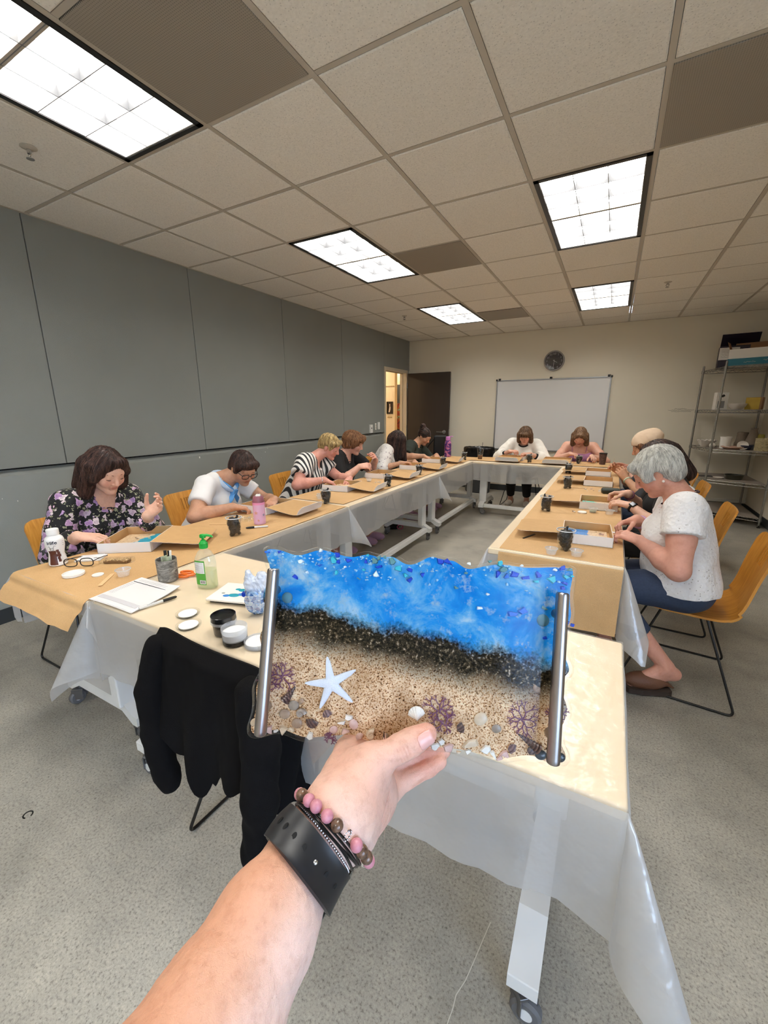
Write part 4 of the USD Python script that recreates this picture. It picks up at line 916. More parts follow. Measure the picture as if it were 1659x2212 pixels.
def trousers(B, mat, name='trousers', off=.010, ankle=.86, amp=.004, seed=3, label=None):
    prims = [(p, .05, off, None) for p, k in B['torso'][:1]]
    for s in (1, -1):
        hp, K, A, toe = B['lj'][s]; cut = [half(K + (A - K) * ankle, A - K)]
        prims += [(B['leg'][s][0][0], .04, off, None), (B['leg'][s][1][0], .02, off, cut if ankle < .3 else None), (B['leg'][s][2][0], .015, off + .004, cut)]
    lo = np.min([p[1] for p, *_ in prims], 0) - .04; hi = np.max([p[2] for p, *_ in prims], 0) + .04
    F = Field(lo, hi, .0085 * B['res'])
    for p, k, o, cut in prims: F.add(p, k, o, cut)
    obj(name, fold(F.mesh(), amp, (14, 14, 14), seed), mat, B['th'], label=label, smooth=True)
def shoes(B, mat, sole=None, kind='shoe', label=None):
    for s in (1, -1):
        hp, K, A, toe = B['lj'][s]; d = unit((toe - A) * [1, 1, 0]); heel = A - d * .05; heel[2] = toe[2] + .012
        side = V(-d[1], d[0], 0); R = basis(d, side, V(0, 0, 1)); mid = (heel + toe) / 2 + V(0, 0, .015)
        P = [(ell(mid + d * .035, (.105, .046, .046), R), .02), (ell(heel + V(0, 0, .03), (.05, .038, .05), R), .02)]
        F = solve(P, .006 * B['res']); F.clip(half(V(0, 0, max(.012, toe[2] - .022)), V(0, 0, -1)))
        if kind == 'clog': F.clip(half(heel + V(0, 0, .032) + d * .06, V(-d[0] * .75, -d[1] * .75, 1) if True else 0)) 
        m = F.mesh(); obj(kind, m, mat, B['th'], label=label if s == 1 else None, smooth=True)
        if sole is not None:
            o = Polygon([(-.075, -.034), (-.05, -.040), (.06, -.046), (.12, -.036), (.14, 0), (.12, .036), (.06, .046), (-.05, .040), (-.075, .034)]).buffer(.006)
            obj('sole', move(prism(o, 0, .026), V(*(mid * [1, 1, 0])) + V(0, 0, max(.0, toe[2] - .034)) + d * .0, R=R), sole, B['th'])
def hair(B, shapes, mat, strands=900, length=.12, width=.0016, mats=None, flow=None, seed=0, carve=(), smooth_k=.02, h=.0048, start=None, lift=.002, wave=0.0, label=None, amp=.003, drop=0.6, face_clear=True):
    """shapes: head-frame primitives of the hair's volume; strands run over it from the crown downwards"""
    g, Rh, H, res = B['g'], B['Rh'], B['H'], B['res']
    prims = []
    for sh in shapes:
        if sh[0] == 'e': prims.append((ell(g(*sh[1]), sh[2], Rh if len(sh) < 4 else sh[3]), smooth_k))
        elif sh[0] == 'c': prims.append((cone(g(*sh[1]), g(*sh[2]), sh[3], sh[4]), smooth_k))
        elif sh[0] == 'w': prims.append((cone(sh[1], sh[2], sh[3], sh[4]), smooth_k))
    F = solve(prims, h * res)
    for c in carve:
        if c[0] == 'e': F.carve(ell(g(*c[1]), c[2], Rh))
        elif c[0] == 'c': F.carve(cone(g(*c[1]), g(*c[2]), c[3], c[4]))
        elif c[0] == 'p': F.clip(half(g(*c[1]), Rh @ V(*c[2])))
    m = F.mesh(); m = fold(m, amp, (60, 60, 16), seed)
    hp = obj('hair', m, mat, B['th'], smooth=True, label=label)
    if strands:
        rng = np.random.default_rng(seed + 5)
        v = np.array(m.vertices); q = (v - H) @ Rh
        st = start or (lambda q: q[:, 2] > .02)
        cand = np.where(st(q))[0]
        if len(cand) == 0: return F
        p = v[rng.choice(cand, strands)] + rng.normal(0, .002, (strands, 3))
        part = g(*(flow or (0, .0, .13)))
        steps = 16; out = [p]
        L = length * rng.uniform(.6, 1.15, strands) / steps; ph = rng.uniform(0, 6.28, strands); off = rng.uniform(0, 1, strands) ** 2 * lift
        d0 = None
        for i in range(steps):
            n = F.grad(p); n /= np.linalg.norm(n, axis=1)[:, None] + 1e-9
            d = (p - part); d /= np.linalg.norm(d, axis=1)[:, None]
            d = d * (1 - drop) + V(0, 0, -1) * drop
            if wave: d = d + wave * np.stack([np.sin(ph + i * 1.1), np.cos(ph * 1.7 + i * .9), np.sin(ph * 2.3 + i * 1.3)], 1)
            d = d - n * (d * n).sum(1)[:, None]; d /= np.linalg.norm(d, axis=1)[:, None] + 1e-9
            if d0 is not None: d = d * .5 + d0 * .5
            d0 = d; p = p + d * L[:, None]
            sd = F.sample(p); p = p - n * (sd - off - .0004)[:, None].clip(-.006, .006)
            out.append(p)
        S_ = np.stack(out, 1)
        for i, mm in enumerate(mats or [mat]):
            curves('strands', [S_[k] for k in range(i, strands, len(mats or [mat]))], width, mm, hp)
    return F
# ---------------------------------------------------------------- chairs: a bent plywood shell on a black sled frame
m_ply = M('honey_plywood', {'tc': ('texture_coordinate', {}), 'mp': ('mapping', {'scale': (9, 1.2, 1.2)}), 'n': ('noise_texture', {'scale': 8.0, 'detail': 6, 'distortion': .4}), 'r': ('rgb_ramp', {'ramp': [(.3, lin(196, 130, 48)), (.7, lin(222, 158, 70))]}), 'p': ('principled_bsdf', {'roughness': .32, 'coat_weight': .3, 'coat_roughness': .2})},
          [('tc.object', 'mp.vector'), ('mp.vector', 'n.vector'), ('n.fac', 'r.fac'), ('r.color', 'p.base_color')], 'p.BSDF')
def chair_meshes():
    from scipy.interpolate import splprep, splev
    pr = V((.225, .428), (.20, .446), (.10, .448), (0, .444), (-.10, .442), (-.165, .452), (-.205, .485), (-.228, .54), (-.245, .62), (-.268, .72), (-.30, .825))
    tck, _ = splprep(pr.T, s=0, k=3); Ls = 64
    u = np.linspace(0, 1, Ls); yz = np.array(splev(u, tck)).T
    arc = np.r_[0, np.cumsum(np.linalg.norm(np.diff(yz, axis=0), axis=1))]; tot = arc[-1]
    n = 44; P = np.zeros((Ls, n, 3)); keep = np.ones((Ls - 1, n - 1), bool)
    for i in range(Ls):
        k = arc[i]
        w = np.interp(k, [0, .03, .12, .40, .55, tot - .05, tot - .015, tot], [.15, .19, .208, .20, .198, .212, .200, .165])
        xs = np.linspace(-w, w, n)
        P[i, :, 0] = xs; P[i, :, 1] = yz[i, 0] + (.018 * (xs / .21) ** 2 if k > .45 else 0); P[i, :, 2] = yz[i, 1] + (.004 * (xs / .21) ** 2 if k < .4 else 0)
    f = []; idx = np.arange(Ls * n).reshape(Ls, n)
    for i in range(Ls - 1):
        for j in range(n - 1):
            kk, xx = (arc[i] + arc[i + 1]) / 2, P[i, j, 0] + .0047
            slot = tot - .14 < kk < tot - .05 and any(abs(xx - c) < .0048 for c in (-.047, -.0235, 0, .0235, .047))
            if not slot: f += [[idx[i, j], idx[i + 1, j], idx[i + 1, j + 1]], [idx[i, j], idx[i + 1, j + 1], idx[i, j + 1]]]
    sh = trimesh.Trimesh(P.reshape(-1, 3), f, process=False); sh.remove_unreferenced_vertices()
    sh = shell(sh, .011)
    loops = [tube(rounded([(s * .19, -.09, .432), (s * .275, -.25, .007), (s * .275, .25, .007), (s * .19, .10, .434)], .035, 7), .0058, 8) for s in (1, -1)]
    bars = [tube([(-.19, y, .434), (.19, y, .434)], .0055, 8) for y in (-.09, .10)]
    return sh, loops, bars
CH = chair_meshes(); chair_proto = None
def chair(x, y, face, label, group='honey plywood chairs around the tables'):
    global chair_proto
    rz = math.atan2(face[1], face[0]) - PI / 2
    if chair_proto is None:
        t = thing('plywood_chair', label, 'chair', group, (x, y, 0), rz)
        obj('seat_shell', CH[0], m_ply, t, smooth=40)
        for m in CH[1]: obj('sled_loop', m, m_black, t)
        for m in CH[2]: obj('cross_bar', m, m_black, t)
        chair_proto = t; return t
    return dup(chair_proto, label, group, (x, y, 0), rz)
chair(.44, 2.55, (-1, .10), 'honey plywood chair under the grey-haired woman in white lace')
chair(-.85, .89, (.04, 1), 'plywood chair under the hanging black jacket in the foreground')
chair(-2.60, 1.20, (1, 0), 'plywood chair hidden behind the woman in the floral blouse')
chair(-2.60, 2.06, (1, .12), 'honey plywood chair behind the woman with black glasses')
chair(-2.61, 3.16, (1, .12), 'honey plywood chair behind the woman in the striped blouse')
chair(-2.66, 3.80, (1, 0), 'plywood chair under the woman with curly brown hair')
chair(-2.60, 4.92, (1, .05), 'honey plywood chair between the curly-haired woman and the woman with long dark hair')
chair(-2.64, 5.55, (1, 0), 'plywood chair under the woman with the hair bun')
chair(-1.12, 6.50, (0, -1), 'plywood chair under the woman in the white sweatshirt')
chair(-.38, 6.50, (0, -1), 'plywood chair under the woman in the pink tank top')
chair(.44, 3.34, (-1, .05), 'plywood chair with its back just above the grey-haired woman\'s shoulder')
chair(.46, 4.33, (-1, 0), 'plywood chair under the person in the beige cap')
chair(.48, 5.05, (-1, 0), 'plywood chair at the far end of the right row')
# ---------------------------------------------------------------- the people round the tables
def floral(name, base, petals, leaf, scale=11.0, size=.42, coord='object', leafsize=.30):
    nodes = {'tc': ('texture_coordinate', {}), 'nz': ('noise_texture', {'scale': scale * 2.2, 'detail': 2}), 'ad': ('vector_math', {'math_type': 'multiply_add', 'vector2': (.05, .05, .05)}),
             'v': ('voronoi_texture', {'scale': scale}), 'v2': ('voronoi_texture', {'scale': scale * 1.9}), 'r': ('rgb_ramp', {'ramp': [(0, (1, 1, 1)), (size, (1, 1, 1)), (size + .03, (0, 0, 0)), (1, (0, 0, 0))]}),
             'r2': ('rgb_ramp', {'ramp': [(0, (1, 1, 1)), (leafsize, (1, 1, 1)), (leafsize + .03, (0, 0, 0)), (1, (0, 0, 0))]}), 's': ('separate_color', {}), 'pr': ('rgb_ramp', {'ramp': petals}), 'in': ('rgb_ramp', {'ramp': [(0, (.45, .35, .5)), (.12, (.9, .8, .9)), (.2, (.6, .5, .65)), (.3, (1, 1, 1)), (1, (1, 1, 1))]}),
             'mi': ('mix', {'mix_type': 'multiply', 'fac': .8}), 'm1': ('mix', {'color1': lin(base), 'color2': lin(leaf)}), 'm2': ('mix', {}), 'p': ('principled_bsdf', {'roughness': .8, 'sheen_weight': .1})}
    return M(name, nodes, [('tc.object', 'nz.vector'), ('nz.color', 'ad.vector1'), ('tc.object', 'ad.vector3'), ('ad.vector', 'v.vector'), ('ad.vector', 'v2.vector'), ('v.distance', 'r.fac'), ('v2.distance', 'r2.fac'), ('v.color', 's.color'), ('s.r', 'pr.fac'),
        ('v.distance', 'in.fac'), ('pr.color', 'mi.color1'), ('in.color', 'mi.color2'), ('r2.color', 'm1.fac'), ('r.color', 'm2.fac'), ('m1.color', 'm2.color1'), ('mi.color', 'm2.color2'), ('m2.color', 'p.base_color')], 'p.BSDF')
m_flor = floral('black_floral_cloth', (14, 13, 16), [(0, lin(226, 190, 206)), (.4, lin(176, 140, 186)), (.6, lin(232, 218, 210)), (1, lin(150, 116, 170))], (150, 152, 122), 21.0, .40)
m_grayprint = floral('white_grey_print', (226, 222, 218), [(0, lin(120, 112, 112)), (1, lin(170, 160, 160))], (190, 184, 182), 26.0, .22, leafsize=.15)
def stripes():
    nodes = {'tc': ('texture_coordinate', {}), 'mp': ('mapping', {'scale': (0.35, 1, .12), 'rotation': (0, 0, .5)}), 'w': ('wave_texture', {'bands_direction': 'y', 'scale': 9.0, 'distortion': 2.2, 'detail': 1.0, 'detail_scale': 1.5}), 'r': ('rgb_ramp', {'ramp': [(0, lin(232, 228, 222)), (.52, lin(232, 228, 222)), (.58, lin(120, 120, 120)), (.68, lin(58, 58, 60)), (1, lin(40, 40, 42))]}), 'p': ('principled_bsdf', {'roughness': .8})}
    return M('striped_cloth', nodes, [('tc.object', 'mp.vector'), ('mp.vector', 'w.vector'), ('w.fac', 'r.fac'), ('r.color', 'p.base_color')], 'p.BSDF')
m_stripe = stripes()
m_tee = pm('white_cotton', (236, 234, 232), .85, bump=.0006, bscale=500); m_btee = pm('black_cotton', (20, 19, 20), .85); m_green = pm('dark_green_cotton', (36, 44, 36), .85); m_sweat = pm('white_fleece', (238, 234, 226), .9, bump=.001, bscale=300)
m_pink = pm('mauve_knit', (190, 132, 176), .8); m_denim = pm('dark_denim', (40, 52, 76), .8, rgb2=(56, 70, 96), scale=90, var=.2, bump=.0006, bscale=700); m_blackp = pm('black_trousers', (26, 25, 27), .85); m_gray2 = pm('charcoal_cloth', (60, 60, 64), .85)
def lace():
    nodes = {'tc': ('texture_coordinate', {}), 'v': ('voronoi_texture', {'scale': 62.0}), 'n': ('noise_texture', {'scale': 9.0, 'detail': 2}), 'r': ('rgb_ramp', {'ramp': [(0, (.36, .34, .34)), (.13, (.5, .47, .46)), (.2, (1, 1, 1)), (1, (1, 1, 1))]}), 'rn': ('rgb_ramp', {'ramp': [(.44, (0, 0, 0)), (.56, (1, 1, 1))]}),
             'm': ('mix', {'color1': (1, 1, 1)}), 'm2': ('mix', {'mix_type': 'multiply', 'fac': 1.0, 'color1': lin(238, 236, 236)}), 'b': ('bump', {'strength': .9, 'distance': .004}), 'p': ('principled_bsdf', {'roughness': .9})}
    return M('white_eyelet_lace', nodes, [('tc.object', 'v.vector'), ('tc.object', 'n.vector'), ('v.distance', 'r.fac'), ('n.fac', 'rn.fac'), ('rn.color', 'm.fac'), ('r.color', 'm.color2'), ('m.color', 'm2.color2'), ('m2.color', 'p.base_color'), ('v.distance', 'b.height'), ('b.normal', 'p.normal')], 'p.BSDF')
m_lace = lace()
m_scarf = pm('blue_scarf', (96, 160, 220), .7); m_beige = pm('beige_jersey', (226, 200, 172), .85, bump=.002, bscale=30); m_tanl = pm('brown_clog_leather', (112, 74, 54), .5, bump=.001, bscale=200); m_sole = pm('dark_sole', (60, 48, 42), .7); m_snk = pm('white_sneaker', (222, 214, 206), .6); m_lav = pm('lavender_slipper', (190, 150, 180), .7)
m_brow = pm('brow_brown', (84, 60, 48), .8); m_brow_l = pm('brow_grey', (160, 140, 124), .8)
H_dark = hair_mat('dark_brown_hair', (30, 20, 18), (66, 44, 38)); H_dark2 = hair_mat('brown_sheen_hair', (70, 48, 42), (108, 78, 66)); H_blackh = hair_mat('near_black_hair', (22, 17, 16), (48, 38, 34)); H_blond = hair_mat('blond_hair', (150, 122, 74), (226, 200, 140)); H_blond2 = hair_mat('dark_blond_hair', (92, 74, 50), (150, 122, 80))
H_curl = hair_mat('curly_brown_hair', (92, 58, 38), (150, 104, 70)); H_curl2 = hair_mat('light_curls', (130, 90, 58), (184, 140, 100)); H_bob = hair_mat('brown_bob_hair', (66, 48, 36), (116, 88, 64)); H_mouse = hair_mat('light_brown_hair', (112, 84, 64), (166, 134, 106)); H_gray = hair_mat('grey_hair', (168, 166, 160), (220, 218, 210)); H_silver = hair_mat('silver_hair', (196, 194, 186), (236, 234, 226)); H_steel = hair_mat('steel_grey_hair', (128, 127, 125), (172, 170, 166))
CAP = ('e', (0, -.022, .030), (.083, .103, .092))
def glasses(B, mat, w=.026, hgt=.019, label=None):
    g = B['g']; ms = []
    for s in (1, -1):
        a = np.linspace(0, 2 * PI, 25); sx = np.sign(np.cos(a)) * np.abs(np.cos(a)) ** .6; sz = np.sign(np.sin(a)) * np.abs(np.sin(a)) ** .6
        ms.append(tube([g(s * .033 + w * p, .104 - .006 * abs(p + s * .3), -.002 + hgt * q) for p, q in zip(sx, sz)], .0024, 6))
        ms.append(tube([g(s * .058, .101, .008), g(s * .074, .06, .010), g(s * .080, .0, .006), g(s * .080, -.015, -.006)], .0022, 6))
    ms.append(tube([g(-.009, .107, .004), g(0, .109, .006), g(.009, .107, .004)], .0024, 6))
    return obj('eyeglasses', ms, mat, B['th'], label=label)
def wrist_band(B, s, k, r, w, mat, name, label=None):
    Sh, E, Wp, _ = B['joints'][s]; d = unit(Wp - E); p = E + (Wp - E) * k; a = unit(np.cross(d, V(.3, .2, 1))); b = np.cross(d, a)
    return obj(name, tube([p + r * (math.cos(q) * a + math.sin(q) * b) for q in np.linspace(0, 2 * PI, 25)], w, 8), mat, B['th'], label=label)
relax = (.35, .45, .55, .65); pinch = (.75, .85, .9, .95)

# 1: floral blouse, near left
B = person('woman in black floral blouse sitting at the near end of the left row', (-2.66, 1.20), (-2.51, 1.235, .975), (-2.405, 1.235, 1.12), (.86, .02, -.50), 'fair',
    hands=[((-2.225, 1.315, .865), (.45, .45, .55), (.35, -.6, .75), (.55, .75, .9, 1.0), .6, (-.5, .5, -.9)), ((-2.285, .985, .825), (.62, .62, -.12), (-.1, .1, -1), (.55, .6, .6, .6), .5, (-.8, -.25, -.8))], facing=(1, .05))
brows(B, m_brow)
shirt(B, m_flor, 'blouse', .016, 1.86, -.08, ('v', .075, .135), .007, .01, 2, sleeve_loose=.016); trousers(B, m_blackp); shoes(B, m_blackp)
hair(B, [CAP, ('e', (0, -.035, .0), (.092, .09, .09)), ('c', (.076, -.005, .03), (.092, .0, -.10), .034, .036), ('c', (-.080, -.0, .03), (-.094, .002, -.13), .034, .040), ('c', (.0, -.095, .02), (0, -.105, -.12), .052, .060), ('c', (-.06, -.07, 0), (-.068, -.065, -.13), .05, .05), ('c', (.06, -.07, 0), (.066, -.06, -.11), .05, .046), ('c', (.03, .056, .088), (.082, .034, .01), .018, .022), ('c', (-.02, .058, .090), (-.084, .034, -.02), .018, .024)],
     H_dark, 2600, .24, .0015, [H_dark, H_dark, H_dark2], (.012, .05, .14), 1, carve=[('e', (0, .088, -.045), (.064, .068, .088)), ('e', (.006, .098, .02), (.052, .046, .052))], wave=.12, start=lambda q: q[:, 2] > .03)
g = B['g']; c = B['pt'](1.0)
obj('pendant_necklace', [tube([c + B['l2'] * (.055 * math.cos(a)) + B['fw'] * (.052 + .035 * math.sin(a)) - B['t'] * (.012 + .055 * math.sin(a)) for a in np.linspace(0, PI, 15)], .0009, 5), move(tm(m3.Manifold.sphere(.0045, 12)), c + B['fw'] * .093 - B['t'] * .072)], m_chrome, B['th'])
wrist_band(B, -1, .97, .027, .0011, m_dark, 'bracelet')

# 2: white tee, blue neckerchief, black glasses
B = person('woman in white tee with blue neckerchief and black glasses bending over her box', (-2.64, 2.00), (-2.48, 2.06, .945), (-2.355, 2.15, 1.025), (.80, -.20, -.55), 'olive', 1.12, 1.05, facing=(1, .2), arm=1.15, fat=1.12,
    hands=[((-2.12, 2.20, .80), (.3, -.8, -.25), (-.2, -.2, -1), pinch, .5, (-.3, .8, -.6)), ((-2.20, 1.885, .80), (.55, .75, -.18), (.1, .0, -1), pinch, .5, (-.4, -.9, -.35))])
brows(B, m_brow); glasses(B, m_black)
shirt(B, m_tee, 'tee_shirt', .014, .60, -.10, ('round', .075, .05), .009, .008, 4, sleeve_loose=.007); trousers(B, m_gray2); shoes(B, m_snk)
hair(B, [CAP, ('e', (0, -.05, -.02), (.085, .070, .085)), ('c', (.05, .066, .076), (-.06, .068, .07), .023, .022), ('c', (.07, .03, .05), (.076, .028, .0), .024, .016), ('c', (-.07, .03, .05), (-.076, .028, .0), .024, .016), ('c', (0, -.08, -.03), (0, -.085, -.09), .05, .03)],
     H_dark, 2000, .13, .0015, [H_dark, H_blackh, H_dark2], (.02, -.03, .14), 2, carve=[('e', (0, .085, -.045), (.062, .060, .088)), ('e', (.085, .0, -.02), (.03, .028, .03)), ('e', (-.085, .0, -.02), (.03, .028, .03))], wave=.12)
c = B['pt'](1.0); t_, f_, l_ = B['t'], B['fw'], B['l2']
ring_ = [c + l_ * .088 * math.cos(a) + f_ * (.02 + .088 * math.sin(a)) + t_ * (.022 - .055 * max(0, math.sin(a))) for a in np.linspace(-PI * .5, PI * 1.5, 33)]
sc = thing('neckerchief', parent=B['th'])
obj('scarf_roll', wobble(tube(ring_, .019, 10), .003, 40, 2), pm('pale_blue_scarf', (190, 210, 232), .7), sc)
k0 = c + f_ * .115 - t_ * .045
obj('scarf_knot', [tm(m3.Manifold.hull_points(np.array([k0 + l_ * x + t_ * z + f_ * y for x in (-.022, .022) for y in (-.012, .02) for z in (-.02, .02)])))], m_scarf, sc)
for s in (1, -1): obj('scarf_tail', wobble(tube([k0, k0 + l_ * s * .03 - t_ * .04 + f_ * .015, k0 + l_ * s * .045 - t_ * .10 + f_ * .01], [.014, .026, .022], 10, flat=.35, up0=l_), .003, 40, 3), m_scarf, sc)
obj('scarf_front', [tube([k0, k0 + l_ * s * .045 + t_ * .03 - f_ * .02, c + l_ * s * .075 + f_ * .05 + t_ * .012], [.016, .024, .014], 10, flat=.5, up0=l_) for s in (1, -1)], m_scarf, sc)

# 3: striped blouse, short blond hair
B = person('woman with short blond hair in a black and white striped blouse', (-2.66, 3.08), (-2.51, 3.17, .985), (-2.42, 3.32, 1.09), (.82, .26, -.45), (222, 158, 140), 1.10, 1.05, facing=(1, .3), arm=1.15,
    hands=[((-2.15, 3.25, .80), (.3, -.8, -.3), (-.3, -.2, -1), pinch, .5, (-.3, .8, -.6)), ((-2.235, 2.96, .825), (.65, .6, -.35), (.1, .1, -1), (.8, .85, .9, .9), .5, (-.3, -.9, -.5))], roll=.05)
brows(B, m_brow_l)
shirt(B, m_stripe, 'blouse', .022, .60, -.14, ('round', .085, .07), .010, .02, 6, sleeve_loose=.022); trousers(B, m_blackp); shoes(B, m_lav)
hair(B, [CAP, ('c', (.05, .066, .074), (-.05, .070, .062), .021, .018), ('c', (-.066, .035, .05), (-.072, .03, .0), .024, .014), ('c', (.066, .035, .05), (.072, .03, .0), .024, .014), ('e', (0, -.06, -.01), (.070, .058, .075))],
     H_blond, 2200, .12, .0013, [H_blond, H_blond, H_blond2], (.03, -.04, .14), 3, carve=[('e', (0, .088, -.05), (.062, .060, .090)), ('e', (.085, .0, -.02), (.03, .028, .034)), ('e', (-.085, .0, -.02), (.03, .028, .034))], wave=.05)
wrist_band(B, -1, .93, .029, .0035, m_chrome, 'bracelet')

# 4: black tee, curly hair
B = person('woman with curly brown hair in a black V-neck tee', (-2.68, 3.72), (-2.53, 3.74, .975), (-2.445, 3.80, 1.09), (.84, .22, -.35), 'rosy', 1.15, 1.1, facing=(1, .1), arm=1.15, res=1.15,
    hands=[((-2.235, 3.90, .90), (.2, -.5, .5), (-.3, -.6, .0), pinch, .6, (-.3, .8, -.8)), ((-2.27, 3.62, .865), (.75, .45, .1), (-.2, .5, -.6), pinch, .6, (-.4, -.7, -.8))])
brows(B, m_brow)
shirt(B, m_btee, 'tee_shirt', .015, .75, -.10, ('v', .085, .12), .006, .012, 7, sleeve_loose=.016); trousers(B, m_blackp); shoes(B, m_lav)
hair(B, [CAP, ('e', (0, -.03, .02), (.098, .108, .095)), ('e', (0, -.05, -.035), (.092, .075, .075)), ('c', (.05, .066, .078), (-.05, .070, .072), .025, .023), ('c', (.078, .03, .04), (.084, .02, -.03), .028, .024), ('c', (-.078, .03, .04), (-.084, .02, -.03), .028, .024)],
     H_curl, 2200, .10, .0017, [H_curl, H_curl2], (0, -.02, .14), 4, carve=[('e', (0, .088, -.045), (.058, .056, .085))], wave=1.1, amp=.014, lift=.012)

# 5: long dark hair, white printed blouse, turned away
B = person('woman with very long dark hair in a white printed blouse, turned away', (-2.66, 4.64), (-2.53, 4.74, .955), (-2.45, 4.88, 1.055), (.45, .85, -.22), 'tan', facing=(1, .55), res=1.25,
    hands=[((-2.2, 4.85, .79), (.5, -.7, -.1), (0, 0, -1), relax, .5, (-.4, .6, -.7)), ((-2.25, 4.55, .80), (.6, .6, .05), (0, 0, -1), relax, .5, (-.4, -.8, -.5))])
shirt(B, m_grayprint, 'blouse', .018, 1.05, -.10, ('round', .07, .03), .008, .014, 8, sleeve_loose=.024); trousers(B, m_gray2); shoes(B, m_lav)
Hh, g = B['H'], B['g']; bk = -B['fw']
hair(B, [CAP, ('e', (0, -.045, 0), (.090, .085, .095)), ('w', g(0, -.08, .0), Hh + V(-.06, -.10, -.26), .078, .066), ('w', g(-.05, -.05, 0), Hh + V(-.0, -.11, -.30), .052, .045), ('w', g(-.085, .0, .02), Hh + V(.07, -.055, -.22), .034, .036), ('w', g(-.08, .02, .04), Hh + V(.10, -.02, -.26), .026, .030), ('w', g(0, -.09, -.0), Hh + V(-.13, -.07, -.24), .06, .045)],
     H_blackh, 2000, .34, .0020, [H_blackh, H_dark, H_dark2], (0, .03, .14), 5, carve=[('e', (0, .09, -.045), (.056, .055, .085))], wave=.10, start=lambda q: q[:, 2] > .0)

# 6: hair bun, dark green tee
B = person('woman with a dark hair bun in a dark green tee, before the brown door', (-2.66, 5.50), (-2.51, 5.56, .945), (-2.41, 5.65, 1.06), (.80, -.12, -.54), 'tan', 1.12, 1.05, facing=(1, .0), arm=1.15, res=1.25, fat=1.06,
    hands=[((-2.2, 5.62, .80), (.4, -.7, -.2), (0, 0, -1), pinch, .5, (-.4, .7, -.6)), ((-2.24, 5.24, .82), (.8, .15, -.3), (0, .1, -1), (.8, .85, .9, .9), .5, (-.3, -.9, -.4))])
brows(B, m_lash)
shirt(B, m_green, 'tee_shirt', .018, .85, -.10, ('round', .075, .02), .007, .015, 9, sleeve_loose=.020); trousers(B, m_blackp); shoes(B, m_lav)
c = B['pt'](.66, 0, .155)
obj('shirt_graphic', [move(prism(Polygon([(-.05, -.03), (-.01, -.035), (.03, -.03), (.055, -.0), (.04, .03), (.0, .02), (-.03, .035), (-.055, .01)]).difference(Polygon([(-.03, -.01), (.0, -.018), (.025, 0), (0, .012)])), 0, .001), B['pt'](.62, 0, .172), R=B['Rt'] @ basis((-1, 0, 0), (0, .15, 1), (0, 1, -.15)))], pm('grey_print_ink', (120, 112, 104), .8), B['th'])
hair(B, [CAP, ('e', (0, -.105, .11), (.040, .040, .036)), ('e', (0, -.09, .09), (.035, .035, .03))], H_blackh, 700, .10, .0026, [H_blackh, H_dark2], (0, .20, .10), 6, carve=[('e', (0, .092, -.055), (.064, .066, .105)), ('e', (.085, .0, -.025), (.03, .028, .036)), ('e', (-.085, .0, -.025), (.03, .028, .036))], drop=.0, wave=.08)

# 7: white sweatshirt, brown bob
B = person('woman with a brown bob in a white sweatshirt, in front of the whiteboard', (-1.12, 6.48), (-1.115, 6.36, .965), (-1.095, 6.255, 1.075), (.02, -.86, -.46), 'rosy', 1.15, 1.05, facing=(0, -1), res=1.25,
    hands=[((-.98, 6.10, .825), (-.75, -.3, .05), (.1, .2, -1), pinch, .5, (.8, .2, -.6)), ((-1.27, 6.12, .85), (.75, -.35, .1), (.1, .2, -1), pinch, .5, (-.8, .2, -.6))], legs=[((-1.02, 6.20, .50), (-1.02, 6.36, .095), (-1.0, 6.22, .035)), ((-1.24, 6.20, .50), (-1.26, 6.36, .095), (-1.28, 6.22, .035))])
brows(B, m_brow)
shirt(B, m_sweat, 'sweatshirt', .026, 1.55, -.10, ('round', .085, .03), .010, .016, 10, sleeve_loose=.030); trousers(B, m_blackp, ankle=.80); shoes(B, m_snk)
for s in (1, -1):
    Sh, E, Wp, _ = B['joints'][s]; obj('cuff', tube([E + (Wp - E) * k for k in (.50, .60, .66)], [.046, .043, .038], 16), m_btee, B['th'])
c = B['pt'](1.0); obj('collar_band', tube([c + B['l2'] * .088 * math.cos(a) + B['fw'] * (.01 + .095 * math.sin(a)) + B['t'] * (.025 - .05 * max(0, math.sin(a))) for a in np.linspace(0, 2 * PI, 33)], .009, 8), m_btee, B['th'])
hair(B, [CAP, ('e', (0, -.025, .012), (.095, .105, .100)), ('c', (.075, .01, .02), (.080, .015, -.085), .036, .034), ('c', (-.075, .01, .02), (-.080, .015, -.085), .036, .034), ('c', (0, -.08, 0), (0, -.075, -.09), .06, .05), ('c', (.045, .085, .062), (-.045, .085, .062), .024, .024), ('c', (.04, .098, .04), (-.04, .098, .04), .014, .014)],
     H_bob, 1800, .20, .0020, [H_bob, H_bob, H_mouse], (0, -.01, .15), 7, carve=[('e', (0, .095, -.06), (.052, .06, .080))], wave=.08)

